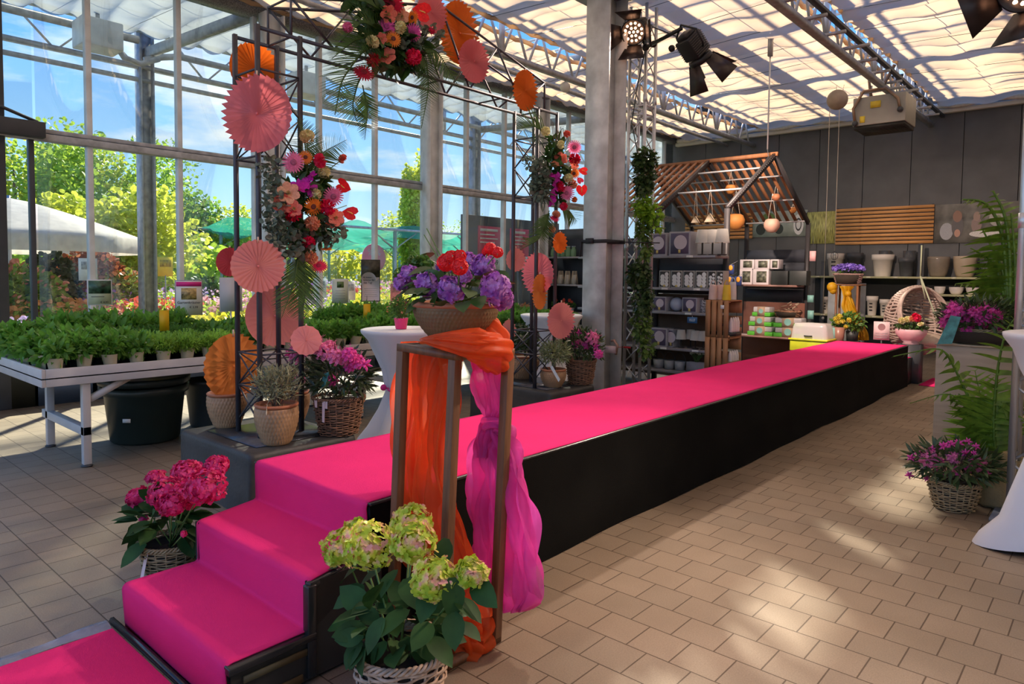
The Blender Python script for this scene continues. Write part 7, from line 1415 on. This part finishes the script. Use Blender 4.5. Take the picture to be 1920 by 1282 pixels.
MB().tube([(-W_/2+.05, -.34, .1), (-W_/2+.02, -.36, .35), (-.25, -.3, H_+.1), (.1, -.3, H_+.1), (.3, -.34, H_*.8), (.34, -.33, H_*.45)], .025, 7).build('gas_pipe', mat('brass pipe', (.30, .20, .13), .4, .5), o, smooth=True); MB().tube([(-.2, 0, H_), (-.25, 0, H_+.35), (0, 0, H_+.25), (.15, 0, H_+.55)], .03, 7).build('hose', mat('braided hose', (.28, .2, .15), .5), o, smooth=True)
MB().ball((.34, -.34, H_*.45), .05, 10, 6).build('valve', dark, o); MB().ball((-W_/2+.05, -.34, .1), .05, 10, 6).build('valve', dark, o)
m = MB()
for k in range(4): m.box((0, -.2+.22*k, H_+.1+.05*(k % 2)), (W_*.8, .035, .035))
m.rod((-.2, 0, H_), (-.2, 0, 5.0-b.z), .012).rod((.2, 0, H_), (.2, 0, 5.0-b.z), .012).build('bracket', steel, o)
p = on_y(1570, 187, 13.9); o = thing('paper_ball_lamp', 'round beige paper ball lamp hanging under the shade cloth', 'lamp', p); m = MB().ball((0, 0, 0), .185, 28, 18).build('ball', mat('beige paper', (.55, .46, .35), .7, thin=.3), o, smooth=True)
MB().rod((-.02, 0, .18), (-.02, 0, 5.2-p.z), .004, 4).rod((.09, 0, .12), (.11, 0, 5.2-p.z), .003, 4).build('cord', mat('pale cord', (.6, .52, .42), .8), o)
p = Vector((-4.36, 11.0, 3.63)); o = thing('suspension_cable', 'thin rod with a clamp box holding up the shelf house ridge', 'cable', p); MB().rod((0, 0, 0), (0, 0, 1.85), .012, 6).build('rod', alu, o); MB().box((-.0, 0, 1.62), (.06, .07, .34)).build('clamp_box', steel, o); MB().tube([(0, 0, 0), (.02, 0, -.12), (-.06, .03, -.2)], .008, 5).build('cable_end', dark, o)
for k, (u, v0, lb, y) in enumerate(((1543, 590, 'left one of two long thin cords hanging before the dark wall', 15.2), (1565, 470, 'right one of two long thin cords, ending in a wire bulb lamp', 15.2))):
    p = on_y(u, v0, y); o = thing('wire_pendant', lb, 'pendant', p, 0); MB().rod((0, 0, 0), (.0, 0, 5.28-p.z), .006, 5).build('cord', mat('pale cord', (.6, .52, .42), .8), o)
    m = MB(); r = .07
    for a_ in np.arange(8)/8*2*pi: m.tube([(r*sin(t_)*cos(a_), r*sin(t_)*sin(a_), -.1+.09*cos(t_)) for t_ in np.linspace(0, pi, 8)], .003, 4)
    m.build('wire_shade', dark, o); MB().ball((0, 0, -.07), .03, 8, 6).build('bulb', wp, o)
for k, (x, y, z) in enumerate(((-7.33, 6.2, 4.93), (-7.33, 9.6, 4.93), (-8.03, 12.5, 5.0))): o = thing('roof_lamp', 'small round white lamp under the roof truss, %s' % ('above the arch', 'right of the column head', 'near the back wall')[k], 'lamp', (x, y, z-.12), 0, 'small roof lamps'); MB().ball((0, 0, 0), .09, 14, 10).build('globe', shade_w, o, smooth=True); MB().rod((0, 0, .08), (0, 0, .13), .01, 5).build('fitting', steel, o)
